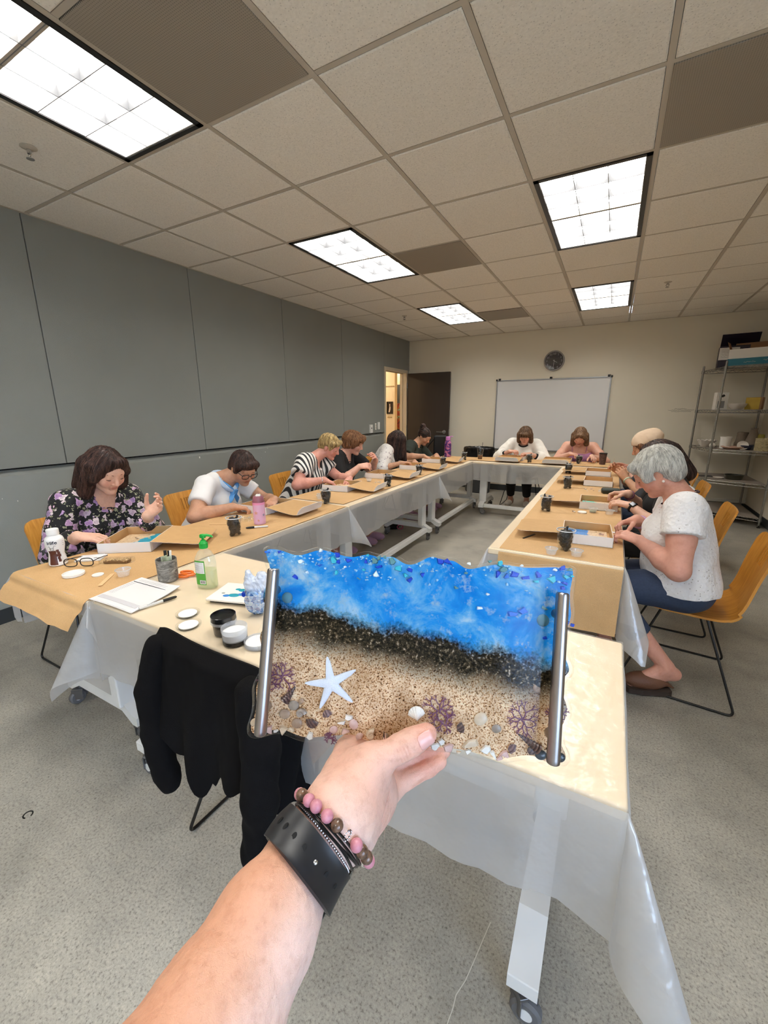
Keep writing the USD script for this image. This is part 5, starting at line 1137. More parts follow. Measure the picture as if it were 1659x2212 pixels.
# 8: mauve tank top, light brown hair
B = person('woman with light brown hair in a mauve tank top, right of the whiteboard', (-.37, 6.48), (-.37, 6.36, .965), (-.375, 6.255, 1.075), (-.02, -.80, -.58), 'rosy', 1.12, 1.1, facing=(0, -1), res=1.25, arm=1.2,
    hands=[((-.20, 6.10, .83), (.25, -.7, -.1), (-.3, .0, -1), relax, .5, (.8, .3, -.5)), ((-.47, 6.12, .85), (.75, -.4, -.05), (.1, 0, -1), pinch, .5, (-.8, .2, -.6))])
brows(B, m_brow)
shirt(B, m_pink, 'tank_top', .012, 0, -.10, ('tank', .1, .10), .004, .006, 11); trousers(B, m_denim); shoes(B, m_snk)
for s in (1, -1): obj('shoulder_strap', tube([B['pt'](.80, s * .085, .09), B['pt'](.92, s * .092, .066), B['pt'](1.01, s * .085, .012), B['pt'](.93, s * .08, -.075)], .009, 8, flat=.45, up0=B['l2']), m_pink, B['th'])
hair(B, [CAP, ('c', (.074, .0, .03), (.082, .005, -.12), .034, .034), ('c', (-.074, .0, .03), (-.084, .0, -.14), .034, .038), ('c', (0, -.08, 0), (0, -.08, -.13), .058, .055), ('c', (.02, .075, .08), (.078, .045, .0), .020, .022), ('c', (-.02, .075, .08), (-.078, .045, .0), .020, .022)],
     H_mouse, 1800, .24, .0020, [H_mouse, H_bob, H_mouse], (0, .04, .14), 8, carve=[('e', (0, .09, -.045), (.052, .060, .088)), ('e', (0, .095, .02), (.036, .04, .04))], wave=.15)

# 9: grey hair, white lace
B = person('grey-haired woman in a white lace blouse and jeans, nearest on the right', (.40, 2.44), (.335, 2.465, 1.0), (.215, 2.495, 1.122), (-.76, .03, -.62), (216, 158, 138), 1.12, 1.12, facing=(-1, .05), arm=1.22, hip_z=.565, fat=1.08,
    hands=[((.185, 2.355, .785), (-.80, .35, .18), (-.1, .3, -1), (.75, .8, .85, .9), .5, (.3, -.75, -.9)), ((.175, 2.60, .835), (-.8, -.35, -.2), (0, -.4, -.8), (.8, .85, .9, .9), .5, (.2, .7, -.7))],
    legs=[((.03, 2.33, .53), (.375, 2.315, .155), (.235, 2.265, .040)), ((.03, 2.54, .52), (.10, 2.56, .095), (-.05, 2.56, .035))])
brows(B, m_brow_l)
shirt(B, m_lace, 'lace_blouse', .016, .43, -.005, ('round', .142, .02), .012, .012, 12, sleeve_loose=.018); trousers(B, m_denim, ankle=.62); 
shoes(B, m_tanl, m_sole, 'clog', label='brown perforated leather clog')
hair(B, [CAP, ('e', (0, -.03, .018), (.090, .108, .097)), ('c', (.055, .066, .076), (-.05, .072, .064), .023, .021), ('c', (.076, .03, .05), (.082, .045, -.005), .024, .018), ('c', (-.07, .03, .05), (-.078, .04, .0), .024, .018), ('e', (0, -.065, -.035), (.072, .056, .065)), ('c', (.066, -.055, .0), (.058, -.06, -.065), .030, .022)],
     H_gray, 5200, .16, .0010, [H_gray, H_silver, H_gray, H_silver, H_gray, H_steel], (.0, -.055, .15), 9, carve=[('e', (0, .095, -.052), (.066, .066, .088)), ('e', (.090, .0, -.022), (.030, .024, .034)), ('e', (-.090, .0, -.022), (.030, .024, .034))], wave=.16, drop=.38, amp=.005, start=lambda q: q[:, 2] > .0)
g, c = B['g'], B['pt'](1.0)
obj('pearl_earring', [move(tm(m3.Manifold.sphere(.0065, 16)), g(.079, -.006, -.052))], pm('pearl', (236, 228, 220), .2), B['th']); obj('pearl_earring', [move(tm(m3.Manifold.sphere(.0065, 16)), g(-.079, -.006, -.052))], pm('pearl', (236, 228, 220), .2), B['th'])
nk_ = thing('bead_necklace', parent=B['th']); m_bead = pm('dark_bead', (60, 34, 34), .3)
P_ = np.array([c + B['l2'] * (.075 * math.cos(a) * (1 if a < PI else 1)) + B['fw'] * (.0 + (.125 if math.sin(a) > 0 else .075) * math.sin(a)) + B['t'] * (.03 - (.185 if math.sin(a) > 0 else 0) * math.sin(a) ** 2) for a in np.linspace(0, 2 * PI, 61)])
obj('cord', tube(P_, .0010, 5), m_black, nk_)
for i in range(0, 60, 2): obj('bead', move(tm(m3.Manifold.sphere(.0040 + .002 * (i % 3 == 0), 10)), P_[i]), m_bead, nk_)
wrist_band(B, -1, .86, .031, .009, pm('lilac_band', (206, 160, 200), .5), 'wristband', 'lilac sports band')

# 10: black top, dark hair, behind
B = person('woman with dark hair in a black top, half hidden behind the grey-haired woman', (.44, 3.25), (.365, 3.27, .985), (.275, 3.29, 1.105), (-.80, .02, -.48), 'fair', 1.05, facing=(-1, .02), res=1.1,
    hands=[((.165, 3.13, .805), (-.85, .15, .15), (-.1, .2, -1), (.6, .65, .7, .7), .5, (.3, -.7, -.9)), ((.15, 3.37, .845), (-.85, .1, -.05), (0, -.3, -1), pinch, .5, (.2, .7, -.7))])
shirt(B, m_btee, 'top', .015, .7, -.1, ('round', .08, .02), .006, .012, 13, sleeve_loose=.014); trousers(B, m_blackp); shoes(B, m_snk)
hair(B, [CAP, ('e', (0, -.04, .01), (.088, .095, .098)), ('c', (0, -.09, 0), (0, -.115, -.16), .066, .055), ('c', (.075, -.01, .03), (.082, -.05, -.15), .032, .036), ('c', (-.075, -.01, .03), (-.08, -.03, -.13), .032, .03)],
     H_dark, 1000, .26, .0024, [H_dark, H_blackh, H_dark2], (0, .05, .14), 10, carve=[('e', (0, .09, -.04), (.058, .060, .095))], wave=.06)
wrist_band(B, 1, .93, .029, .008, m_black, 'watch_strap'); Sh, E, Wp, _ = B['joints'][1]
q = E + (Wp - E) * .93; zz = unit(V(-.1, -.62, .78) - unit(Wp - E) * (V(-.1, -.62, .78) @ unit(Wp - E))); wx = unit(Wp - E); wt = thing('smart_watch', parent=B['th'])
obj('watch_case', move(rbox(-.019, -.017, -.005, .019, .017, .006, .005), q + zz * .031, R=basis(wx, np.cross(zz, wx), zz)), m_black, wt); obj('watch_screen', move(bx(-.014, -.012, .0062, .014, .012, .0066), q + zz * .031, R=basis(wx, np.cross(zz, wx), zz)), pm('watch_glass', (40, 56, 80), .08), wt)
wrist_band(B, -1, .90, .030, .006, pm('plum_band', (96, 34, 66), .5), 'bracelet', 'plum bracelet')

# 11: beige cap, holding a stick
B = person('person in a beige head covering with brown hair, holding a wooden stick', (.47, 4.30), (.38, 4.33, .975), (.275, 4.36, 1.105), (-.82, .05, -.38), 'tan', facing=(-1, 0), res=1.2,
    hands=[((.16, 4.22, .825), (-.55, .1, .75), (-.3, .6, .2), pinch, .6, (.3, -.7, -.8)), ((.10, 4.40, .865), (-.6, -.3, .55), (-.3, -.6, .1), pinch, .6, (.3, .6, -.8))])
shirt(B, m_gray2, 'top', .015, 1.2, -.1, ('round', .075, .0), .006, .01, 14, sleeve_loose=.012); trousers(B, m_denim); shoes(B, m_snk)
hair(B, [CAP, ('e', (0, -.04, .0), (.086, .085, .09)), ('c', (.076, .02, .03), (.08, .01, -.07), .026, .026)], H_curl, 400, .14, .0030, [H_curl, H_dark2], (0, .0, .14), 11, carve=[('e', (0, .09, -.045), (.056, .060, .088))], wave=.2)
cf = solve([(ell(B['g'](0, -.028, .052), (.100, .122, .092), B['Rh']), .01), (ell(B['g'](0, -.075, .06), (.085, .08, .075), B['Rh']), .03)], .006); cf.clip(half(B['g'](0, .02, .028), B['Rh'] @ V(0, .32, -1)))
obj('head_covering', fold(cf.mesh(), .006, (22, 22, 22), 5), m_beige, B['th'], smooth=True)
wrist_band(B, 1, .95, .028, .007, pm('pale_mint_band', (206, 220, 196), .5), 'watch_strap')
# 12: far end of the right row, mostly hidden
B = person('person at the far end of the right row, only hands showing', (.52, 5.05), (.44, 5.04, .93), (.345, 5.02, 1.03), (-.8, .0, -.5), 'rosy', facing=(-1, 0), res=1.3,
    hands=[((.19, 4.95, .81), (-.8, .2, .2), (0, .3, -1), relax, .5, (.3, -.7, -.8)), ((.19, 5.10, .83), (-.7, -.2, .3), (0, -.3, -1), relax, .5, (.3, .7, -.8))])
shirt(B, m_gray2, 'top', .015, .7, -.1, ('round', .075, .0), .006, .01, 15, sleeve_loose=.012); trousers(B, m_denim); shoes(B, m_snk)
hair(B, [CAP, ('e', (0, -.04, .0), (.086, .085, .09))], H_mouse, 300, .14, .0030, [H_mouse], (0, .0, .14), 12, carve=[('e', (0, .09, -.045), (.056, .060, .088))], wave=.1)
# ---------------------------------------------------------------- the photographer's arm, the resin tray it holds, the jacket on the chair
BC = V(-.1548, .3416, 1.1862); BU = V(.90325, .42884, .01567); BV = V(-.15698, .29622, .94213); BN = V(.39938, -.85344, .33488)
OUT = V((-156.7, 110.2), (-147.1, 111.6), (-137.9, 110.2), (-126.4, 105.7), (-120.7, 105.1), (-110.5, 108), (-99.3, 110.2), (-88, 109.5), (-78.9, 107.3), (-69.9, 104), (-59.9, 103.5), (-52.1, 105.7), (-44.3, 105.7), (-34.3, 103.1), (-25.4, 104), (-17.7, 103.5), (-11.1, 98.5), (-3.4, 95.7), (5.4, 97), (12, 101.3), (19.7, 102.9), (28.4, 102.2), (37.1, 100.3), (45.7, 99.2), (52.1, 94.6), (59.6, 91), (66.1, 92.1), (79, 94.2), (91.9, 95.8), (104.7, 94.9), (115.2, 92.1), (125.9, 92.8), (140.6, 92.8), (155.3, 92.2), (164.7, 91.2), (168.3, 86.9), (168, 79.5), (164.8, 68.9), (164.2, 55.3), (163.9, 40.7), (160.9, 29.3), (156.4, 19.9), (155, 11.7), (156.6, 1.5), (159.9, -8.7), (158.9, -16.8), (153.6, -21.9), (151.8, -29), (153.8, -39), (156.5, -49), (153.9, -60.9), (150, -70.9), (148.4, -80.8), (151.7, -87.6), (153.4, -96.3), (150.2, -101.3), (145.1, -102.8), (139.1, -100.6), (131, -103.2), (123, -100.7), (113, -97.4), (98.7, -99.4), (88.5, -102.1), (80.3, -100.7), (70.1, -98.7), (59.9, -96), (47.6, -94.3), (37.2, -93.6), (29, -91.9), (16.4, -92.2), (-4.5, -88.8), (-25.6, -86.3), (-46.8, -88.3), (-59.6, -83.2), (-72.5, -83.5), (-85.3, -84.8), (-96.1, -85.5), (-104.7, -87), (-115.6, -85.6), (-126.6, -80.8), (-137.5, -80), (-148.4, -81.9), (-159.3, -84.3), (-167.1, -82.8), (-169.5, -75.7), (-167.7, -65.3), (-164.6, -55.9), (-165.4, -45.4), (-164.9, -34.9), (-163.4, -26.5), (-159.1, -20.1), (-155.9, -13.7), (-157.3, -5.2), (-161.1, 7.6), (-163, 18.3), (-159.4, 27), (-155.8, 35.7), (-156.6, 44.3), (-160.2, 53.1), (-159.9, 64), (-156.3, 75.1), (-153.7, 86.1), (-157, 97.3), (-159.5, 105.1))
def smooth_ring(P, n=420):
    from scipy.interpolate import splprep, splev
    P = np.vstack([P, P[:1]]); tck, _ = splprep(P.T, s=len(P) * .15, per=True, k=3); return np.array(splev(np.linspace(0, 1, n, endpoint=False), tck)).T
ring_mm = Polygon(smooth_ring(OUT)).buffer(0)
tray = UsdGeom.Xform.Define(stage, numbered(W, 'serving_tray'))
tray.AddTransformOp().Set(Gf.Matrix4d(*BU, 0, *BV, 0, *BN, 0, *BC, 1))
tray = keys(tray.GetPrim(), 'wavy resin serving tray with a beach scene and two steel handles, held in the hand', 'tray')
s_ = affinity.scale(ring_mm, .001, .001, origin=(0, 0))
def rounded_slab(poly, z0, z1, r):
    ms = []; k = 4
    lay = []
    for i in range(k + 1): a = PI / 2 * i / k; lay.append((z0 + r - r * math.cos(a), -(r - r * math.sin(a))))
    for i in range(k + 1): a = PI / 2 * i / k; lay.append((z1 - r + r * math.sin(a), -(r - r * math.cos(a))))
    base = np.array(poly.exterior.coords)[:-1]; n = len(base)
    nn = np.roll(base, -1, 0) - np.roll(base, 1, 0); nn /= np.linalg.norm(nn, axis=1)[:, None]; sg = 1 if poly.exterior.is_ccw else -1
    nrm = np.c_[nn[:, 1], -nn[:, 0]] * sg
    v = np.vstack([np.c_[base + nrm * o, np.full(n, z)] for z, o in lay]); f = []
    for i in range(len(lay) - 1):
        j = np.arange(n); q = (j + 1) % n; a, b, c, d = i * n + j, i * n + q, (i + 1) * n + q, (i + 1) * n + j
        f += [np.c_[a, b, c], np.c_[a, c, d]]
    tri_v, tri_f = trimesh.creation.triangulate_polygon(Polygon(base), engine='earcut')
    f = np.vstack(f)
    if sg < 0: f = f[:, ::-1]
    side = trimesh.Trimesh(v, f, process=False)
    caps = [trimesh.Trimesh(np.c_[np.asarray(tri_v)[:, :2] * 1.0, np.full(len(tri_v), z)], tri_f if up_ else tri_f[:, ::-1], process=False) for z, up_ in ((z1, True), (z0, False))]
    inner = s_.buffer(-r + 1e-5) if False else poly
    return side, base + nrm * (-r), tri_f
def slab(poly, z0, z1, r):
    side, inn, _ = rounded_slab(poly, z0, z1, r); g = Polygon(inn).buffer(0)
    tv, tf = trimesh.creation.triangulate_polygon(g, engine='earcut')
    return join([side, trimesh.Trimesh(np.c_[tv, np.full(len(tv), z1)], tf, process=False), trimesh.Trimesh(np.c_[tv, np.full(len(tv), z0)], np.asarray(tf)[:, ::-1], process=False)])
def beach():
    N = {'tc': ('texture_coordinate', {}), 'sx': ('separate_xyz', {}), 'wob': ('noise_texture', {'scale': 26.0, 'detail': 4, 'roughness': .6}), 'gr': ('noise_texture', {'scale': 620.0, 'detail': 2, 'roughness': .7}), 'gr2': ('noise_texture', {'scale': 300.0, 'detail': 3, 'roughness': .7}), 'cl': ('noise_texture', {'scale': 20.0, 'detail': 7, 'roughness': .66, 'distortion': .5}), 'cl2': ('noise_texture', {'scale': 60.0, 'detail': 5, 'roughness': .7}),
         'k1': ('math', {'math_type': 'multiply_add', 'value2': .205}), 'k2': ('math', {'math_type': 'subtract', 'value2': .0085}), 'k3': ('math', {'math_type': 'multiply_add', 'value2': .040}), 'k4': ('math', {'math_type': 'subtract', 'value2': .020}),
         'k5': ('math', {'math_type': 'multiply_add', 'value2': .022}), 'k6': ('math', {'math_type': 'subtract', 'value2': .011}), 'toR': ('map_range', {'from_min': -.045, 'from_max': .045}),
         'sea': ('rgb_ramp', {'ramp': [(.36, lin(10, 140, 226)), (.47, lin(40, 164, 236)), (.56, lin(120, 196, 238)), (.66, lin(206, 228, 238))]}), 'foam': ('rgb_ramp', {'ramp': [(.55, (0, 0, 0)), (.68, (1, 1, 1))]}), 'seam': ('mix', {'color2': lin(176, 206, 224)}),
         'sand': ('rgb_ramp', {'ramp': [(.34, lin(74, 52, 34)), (.40, lin(196, 152, 108)), (.46, lin(240, 208, 166)), (.56, lin(255, 240, 214))]}), 'sandT': ('rgb_ramp', {'ramp': [(.38, (.66, .52, .38)), (.56, (1.02, .97, .92)), (.66, (1.2, 1.18, 1.14))]}), 'sandM': ('mix', {'mix_type': 'multiply', 'fac': .8}),
         'dark': ('rgb_ramp', {'ramp': [(.40, lin(24, 20, 15)), (.55, lin(66, 56, 40)), (.61, lin(120, 100, 72)), (.70, lin(226, 206, 176))]}), 'fsand': ('rgb_ramp', {'ramp': [(.12, (1, 1, 1)), (.40, (.0, .0, .0))]}), 'fsea': ('rgb_ramp', {'ramp': [(.60, (0, 0, 0)), (.74, (1, 1, 1))]}),
         'm1': ('mix', {}), 'm2': ('mix', {}), 'd': ('diffuse_bsdf', {}), 't': ('translucent_bsdf', {}), 'mc': ('mix_closure', {'fac': .42})}
    Lk = [('tc.object', 'sx.vector')] + [('tc.object', n + '.vector') for n in ('wob', 'gr', 'gr2', 'cl', 'cl2')] + [('sx.x', 'k1.value1'), ('sx.y', 'k1.value3'), ('k1.value', 'k2.value1'), ('wob.fac', 'k3.value1'), ('k2.value', 'k3.value3'), ('k3.value', 'k4.value1'), ('gr2.fac', 'k5.value1'), ('k4.value', 'k5.value3'), ('k5.value', 'k6.value1'),
          ('k6.value', 'toR.value'), ('toR.result', 'fsand.fac'), ('toR.result', 'fsea.fac'), ('cl.fac', 'sea.fac'), ('cl2.fac', 'foam.fac'), ('foam.color', 'seam.fac'), ('sea.color', 'seam.color1'), ('gr.fac', 'sand.fac'), ('gr2.fac', 'dark.fac'), ('wob.fac', 'sandT.fac'), ('sand.color', 'sandM.color1'), ('sandT.color', 'sandM.color2'),
          ('fsand.color', 'm1.fac'), ('dark.color', 'm1.color1'), ('sandM.color', 'm1.color2'), ('fsea.color', 'm2.fac'), ('m1.color', 'm2.color1'), ('seam.color', 'm2.color2'), ('m2.color', 'd.color'), ('m2.color', 't.color'), ('d.BSDF', 'mc.closure1'), ('t.BSDF', 'mc.closure2')]
    return M('beach_scene_pigment', N, Lk, 'mc.closure')
m_resin = pane('clear_resin', (.98, .99, .99), 1.25, .14)
obj('resin_slab', slab(s_, -.0055, .0045, .0022), m_resin, tray, label='clear resin slab with a rounded wavy rim')
obj('pigment_layer', prism(s_.buffer(-.0035), -.0035, .0005), beach(), tray, label='blue sea over dark and pale sand')
rng = np.random.default_rng(11)
def chip(x, y, r, z=.0012, h=.003):
    n = rng.integers(5, 8); a = np.sort(rng.uniform(0, 2 * PI, n) * .35 + np.arange(n) * 2 * PI / n); q = rng.uniform(.75, 1.2, n) * r
    q = q * 1.25; b = np.c_[q * np.cos(a), q * np.sin(a) * rng.uniform(.6, 1)]; P = np.vstack([np.c_[b, np.zeros(n)], np.c_[b * .75, np.full(n, h * 1000)]])
    return move(trimesh.Trimesh(P * .001).convex_hull, (x * .001, y * .001, z))
BLUE = [(-140.0, 105.1, 2.0), (-123.1, 78.5, 2.9), (-78.4, 102.2, 2.9), (-77.5, 95.1, 2.4), (-65.8, 97.3, 3.3), (-47.6, 95.6, 2.9), (-34.3, 90.4, 3.6), (-1.3, 86.5, 2.9), (12.2, 81.6, 3.1), (-1.8, 76.3, 2.9), (29.4, 95.7, 3.6), (38.5, 94.8, 4.9), (89.0, 82.4, 3.3), (105.4, 82.5, 4.0), (116.9, 78.3, 3.6), (129.7, 81.9, 3.1), (154.1, 88.6, 3.1), (155.6, 73.5, 2.7), (153.7, 68.9, 2.9), (133.6, 19.0, 1.8), (155.3, 41.2, 2.2), (157.0, 34.4, 2.2), (153.3, 29.2, 2.7), (161.1, 32.4, 2.0)]
MID = [(103.1, 43.3, 4.9), (112.7, 46.1, 4.4), (96.8, 80.8, 3.1), (-153.8, 105.1, 2.7), (-96.7, 91.8, 2.7)]
TEAL = [(-82.2, 96.2, 3.6), (-79.8, 83.7, 2.7), (-13.3, 88.2, 3.6), (-5.7, 81.1, 2.7), (143.2, 78.4, 4.0), (156.9, 80.1, 3.1), (162.8, 81.0, 2.7), (127.3, 75.1, 2.7), (-49.7, 86.8, 1.8), (-45.4, 101.8, 1.8), (91.9, 93.2, 2.7)]
GREEN = [(-38.7, 95.2, 3.6), (-19.9, 95.2, 3.6), (-33.8, 99.6, 2.2), (-55.2, 77.2, 2.2), (46.3, 69.0, 2.2), (56.2, 83.4, 2.0), (94.9, 87.2, 4.0), (81.2, 95.3, 2.2), (134.8, 48.8, 2.7), (161.4, 86.9, 2.7), (-27.6, 100.0, 1.8)]
CLEAR = [(-96.3, 106.6, 2.2), (-117.1, 95.1, 2.7), (-36.4, 82.1, 3.1), (69.4, 47.9, 2.7), (78.2, 62.1, 2.2), (-110.1, 84.0, 2.0), (-69.8, 89.6, 1.8), (59.7, 93.1, 2.0), (113.1, 91.1, 1.8), (146.7, 86.9, 2.0)]
mg = lambda n, c: pm(n, c, .4, specular_ior_level=.3)
for L_, mt in ((BLUE, mg('royal_blue_glass', (14, 62, 186))), (MID, mg('mid_blue_glass', (34, 104, 204))), (TEAL, mg('turquoise_glass', (52, 176, 196))), (GREEN, mg('grey_green_glass', (92, 138, 140))), (CLEAR, mg('clear_crumb_glass', (222, 232, 236)))):
    for x, y, r in L_: obj('glass_chip', chip(x, y, r), mt, tray, smooth=False)
crumbs = [chip(x, y, r, .0008, .0016) for x, y, r in zip(rng.uniform(-155, 160, 260), 104 - np.abs(rng.normal(0, 13, 260)), rng.uniform(.7, 1.6, 260)) if s_.buffer(-.004).contains(Point(x * .001, (y) * .001))]
obj('glass_crumbs', crumbs, mg('pale_crumb_glass', (150, 196, 222)), tray, kind='stuff', smooth=False)
for x, y, r in [(-131.2, 57.2, 5.8), (132.8, 36.2, 6.2)]: obj('glass_cabochon', move(tm(m3.Manifold.sphere(r * .001, 24)), (x * .001, y * .001, .001), R=np.diag([1, 1, .45])), mg('smoky_blue_glass', (74, 122, 140)), tray)
# shells
def scallop(r, ribs=13, fan=2.5, h=.32):
    a = np.linspace(-fan / 2, fan / 2, 61); s = np.linspace(0, 1, 14); P = np.zeros((14, 61, 3))
    for i, k in enumerate(s):
        rr = k * r * (1 - .10 * np.abs(a / (fan / 2)) ** 3) * (1 + .025 * np.cos(a * ribs * 2 * PI / fan) * k)
        P[i, :, 0] = rr * np.sin(a) * .82; P[i, :, 1] = rr * np.cos(a) - r * .45; P[i, :, 2] = h * r * (1 - k ** 2 * .98) * np.cos(a / fan * 2.4) + .028 * r * k * np.cos(a * ribs * 2 * PI / fan) + .001
    P[..., 2] = np.maximum(P[..., 2], 0)
    return shell(grid(P), .0006)
def shell_mat(n, c0, c1, ringy=True, sc=420):
    return M(n, {'tc': ('texture_coordinate', {}), 'w': ('wave_texture', {'wave_type': 'rings', 'rings_direction': 'z', 'scale': sc * .25, 'distortion': 3.0, 'detail': 2}), 'nn': ('noise_texture', {'scale': 160.0, 'detail': 3}), 'r': ('rgb_ramp', {'ramp': [(.2, lin(c0)), (.8, lin(c1))]}), 'p': ('principled_bsdf', {'roughness': .3})}, [('tc.object', 'w.vector'), ('tc.object', 'nn.vector'), (('w' if ringy else 'nn') + '.fac', 'r.fac'), ('r.color', 'p.base_color')], 'p.BSDF')
m_sh = [shell_mat('brown_shell', (62, 44, 44), (104, 80, 74)), shell_mat('tan_shell', (134, 108, 88), (172, 146, 122), False), shell_mat('grey_shell', (120, 106, 96), (160, 146, 132), False), shell_mat('pale_shell', (190, 168, 142), (214, 196, 172), False), shell_mat('pink_shell', (186, 148, 142), (216, 186, 176), False), shell_mat('violet_shell', (84, 62, 66), (124, 98, 96))]
m_wsh = pm('white_shell', (222, 218, 210), .25); m_pbl = pm('black_pebble', (34, 38, 42), .12)
SHELL = [(-102.2, -67.9, 7.1, 'c', 0, 2.9), (-86.8, -58.7, 5.3, 'c', 5, .4), (-114.4, -59.3, 5.8, 's', 2, 0), (-121.8, -51.8, 5.8, 'd', 2, 0), (-131.0, -60.3, 5.8, 'd', 1, 0), (-118.1, -69.3, 5.8, 'd', 1, .3), (-113.8, -46.9, 3.6, 'c', 1, 1), (67.9, -60.5, 7.1, 'd', 3, .6), (83.2, -69.6, 4.9, 'd', 2, .2), (97.7, -87.4, 5.3, 'c', 5, 1), (116.9, -89.5, 4.4, 'd', 0, 0), (-41.5, -78.7, 5.8, 's', 3, 1), (-53.6, -79.6, 4.4, 'c', 4, .8), (-59.7, -68.9, 5.3, 'd', 4, 2), (-80.1, -74.5, 4.4, 'd', 4, .5), (-27.2, -80.3, 3.6, 'd', 1, 1), (48.0, -69.0, 5.5, 'c', 0, 1.8), (124.6, -30.5, 4.4, 's', 1, 2), (-163.1, -69.3, 4.0, 'd', 3, 1)]
def snail(r):
    ms = []
    a = np.linspace(0, 5.2 * PI, 70); k = np.exp(-a * .17)
    return tube(np.c_[.62 * r * k * np.cos(a), .62 * r * k * np.sin(a), .10 * r + .35 * r * (1 - k)], .42 * r * k + .0002, 10)
for x, y, r, kind, mi, a in SHELL:
    r *= .001
    mesh_ = scallop(r * 1.25, 9, 2.7) if kind == 'c' else snail(r * 1.15) if kind == 's' else wobble(move(tm(m3.Manifold.sphere(r, 20)), R=np.diag([1, .86, .26])), .0004, 160, int(abs(x)))
    obj('snail_shell' if kind == 's' else 'clam_shell' if kind == 'c' else 'flat_shell', move(mesh_, (x * .001, y * .001, .0016), a), m_sh[mi], tray)
obj('scallop_shell', move(scallop(.0125, 13, 2.2), (.0040, -.0560, .003), .12), m_wsh, tray, label='white ribbed scallop shell')
for x, y, r in [(125.7, -93.2, 5.8), (143.4, -95.0, 5.8)]: obj('pebble', move(tm(m3.Manifold.sphere(r * .001, 24)), (x * .001, y * .001, .0015), R=np.diag([1, .8, .5])), m_pbl, tray)
BITS = [(-156.3, -76.4, 4.0), (-146.4, -76.1, 4.4), (-132.1, -76.2, 4.4), (-103.7, -81.2, 4.0), (22.8, -87.7, 4.0), (35.2, -88.7, 4.9), (58.1, -86.1, 6.7), (72.4, -89.7, 5.3), (79.5, -94.5, 4.4), (91.8, -94.1, 4.9), (45.5, -92.4, 2.2), (-72.6, -67.2, 3.6), (-65.1, -61.9, 3.6), (-68.2, -76.3, 4.0), (-123.4, -75.6, 3.1), (29.1, -83.9, 3.1), (54.9, -92.2, 2.7), (85.5, -97.2, 2.7), (135.2, -97.8, 3.1), (-139.8, -77.0, 2.2)]
for i, (x, y, r) in enumerate(BITS): obj('shell_fragment', chip(x, y, r, .0012, .002), [m_wsh, m_sh[4], m_sh[3], m_wsh][i % 4], tray, smooth=40)
st = []
cs = V(-83.5, -28.8)
for q in [(-87.5, -2.5), (-57.9, -15.3), (-60.9, -47.1), (-94.4, -53.9), (-110.2, -29.3)]:
    d = V(*q) - cs; st.append(tube([np.r_[cs + d * k, 0] * .001 + V(0, 0, .002) for k in (0, .25, .5, .8, 1)], V(.0062, .0046, .0036, .0024, .0008), 10, flat=.55, up0=(0, 0, 1)))
obj('starfish', fold(join(st), .0003, (900, 900, 900), 1), pm('pale_starfish', (214, 220, 232), .6, bump=.0006, bscale=900), tray, label='pale bluish five-armed starfish')
for (x0, y0), (x1, y1) in (((-120.6, -33.1), (-130.7, -46.8)), ((104.6, -74.0), (123.5, -87.3))):
    P_ = [V(x0 + (x1 - x0) * k, y0 + (y1 - y0) * k, 2.4) * .001 for k in np.linspace(0, 1, 29)]
    obj('turret_shell', tube(P_, [.0009 + .0040 * k * (1 + .16 * math.cos(k * 44)) for k in np.linspace(0, 1, 29)], 12), m_sh[0], tray, label='dark banded turret shell')
m_coral = pm('plum_coral', (112, 62, 92), .5)
def coral(x, y, size, n, seed):
    rr = random.Random(seed); ms = []
    def grow(p, a, l, d):
        q = p + l * V(math.cos(a), math.sin(a)); ms.append(tube([np.r_[p, 2.0] * .001, np.r_[(p + q) / 2 + rr.uniform(-.5, .5), 2.4] * .001, np.r_[q, 2.0] * .001], [.0004 + .00013 * d, .0003 + .00013 * d, .0003 + .0001 * d], 5))
        if d > 0:
            for s in (-1, 1): grow(q, a + s * rr.uniform(.25, .8), l * rr.uniform(.6, .85), d - 1)
    for k in range(n): grow(V(x, y) + V(rr.uniform(-2, 2), rr.uniform(-2, 2)), 2 * PI * k / n + rr.uniform(-.3, .3), size * rr.uniform(.25, .4), 3)
    return join(ms)
for x, y, sz, n, sd in [(-134.5, -23.9, 19, 7, 1), (-150, -30, 14, 5, 6), (26.3, -53.8, 18, 7, 2), (32, -66, 13, 5, 7), (109.2, -60.0, 20, 7, 3), (-83.2, -80.7, 9, 5, 4), (143.0, -55.2, 10, 5, 5)]: obj('coral_sprig', coral(x, y, sz, n, sd), m_coral, tray, label='branching plum-coloured coral')
m_hdl = pm('brushed_steel_bar', (158, 152, 150), .28, metallic=1.0)
for (x0, y0), (x1, y1) in (((-140.8, 88.4), (-149.7, -74.2)), ((146.9, 65.7), (131.4, -93.0))):
    hnd = thing('handle', parent=tray, label=None)
    a, b = V(x0, y0, 19) * .001, V(x1, y1, 19) * .001; ax = unit(b - a)
    k = [0, .0008, .0016, .0024]
    obj('bar', tube([a, a + ax * .0008, a + ax * .002] + [a + (b - a) * t for t in np.linspace(.03, .97, 6)] + [b - ax * .002, b - ax * .0008, b], [.0048, .0058, .0061] + [.0062] * 6 + [.0061, .0058, .0048], 28), m_hdl, hnd)
    for t in (.14, .86):
        q = a + (b - a) * t; obj('standoff', tube([q * [1, 1, 0] + V(0, 0, .004), q], .0048, 16), m_hdl, hnd)

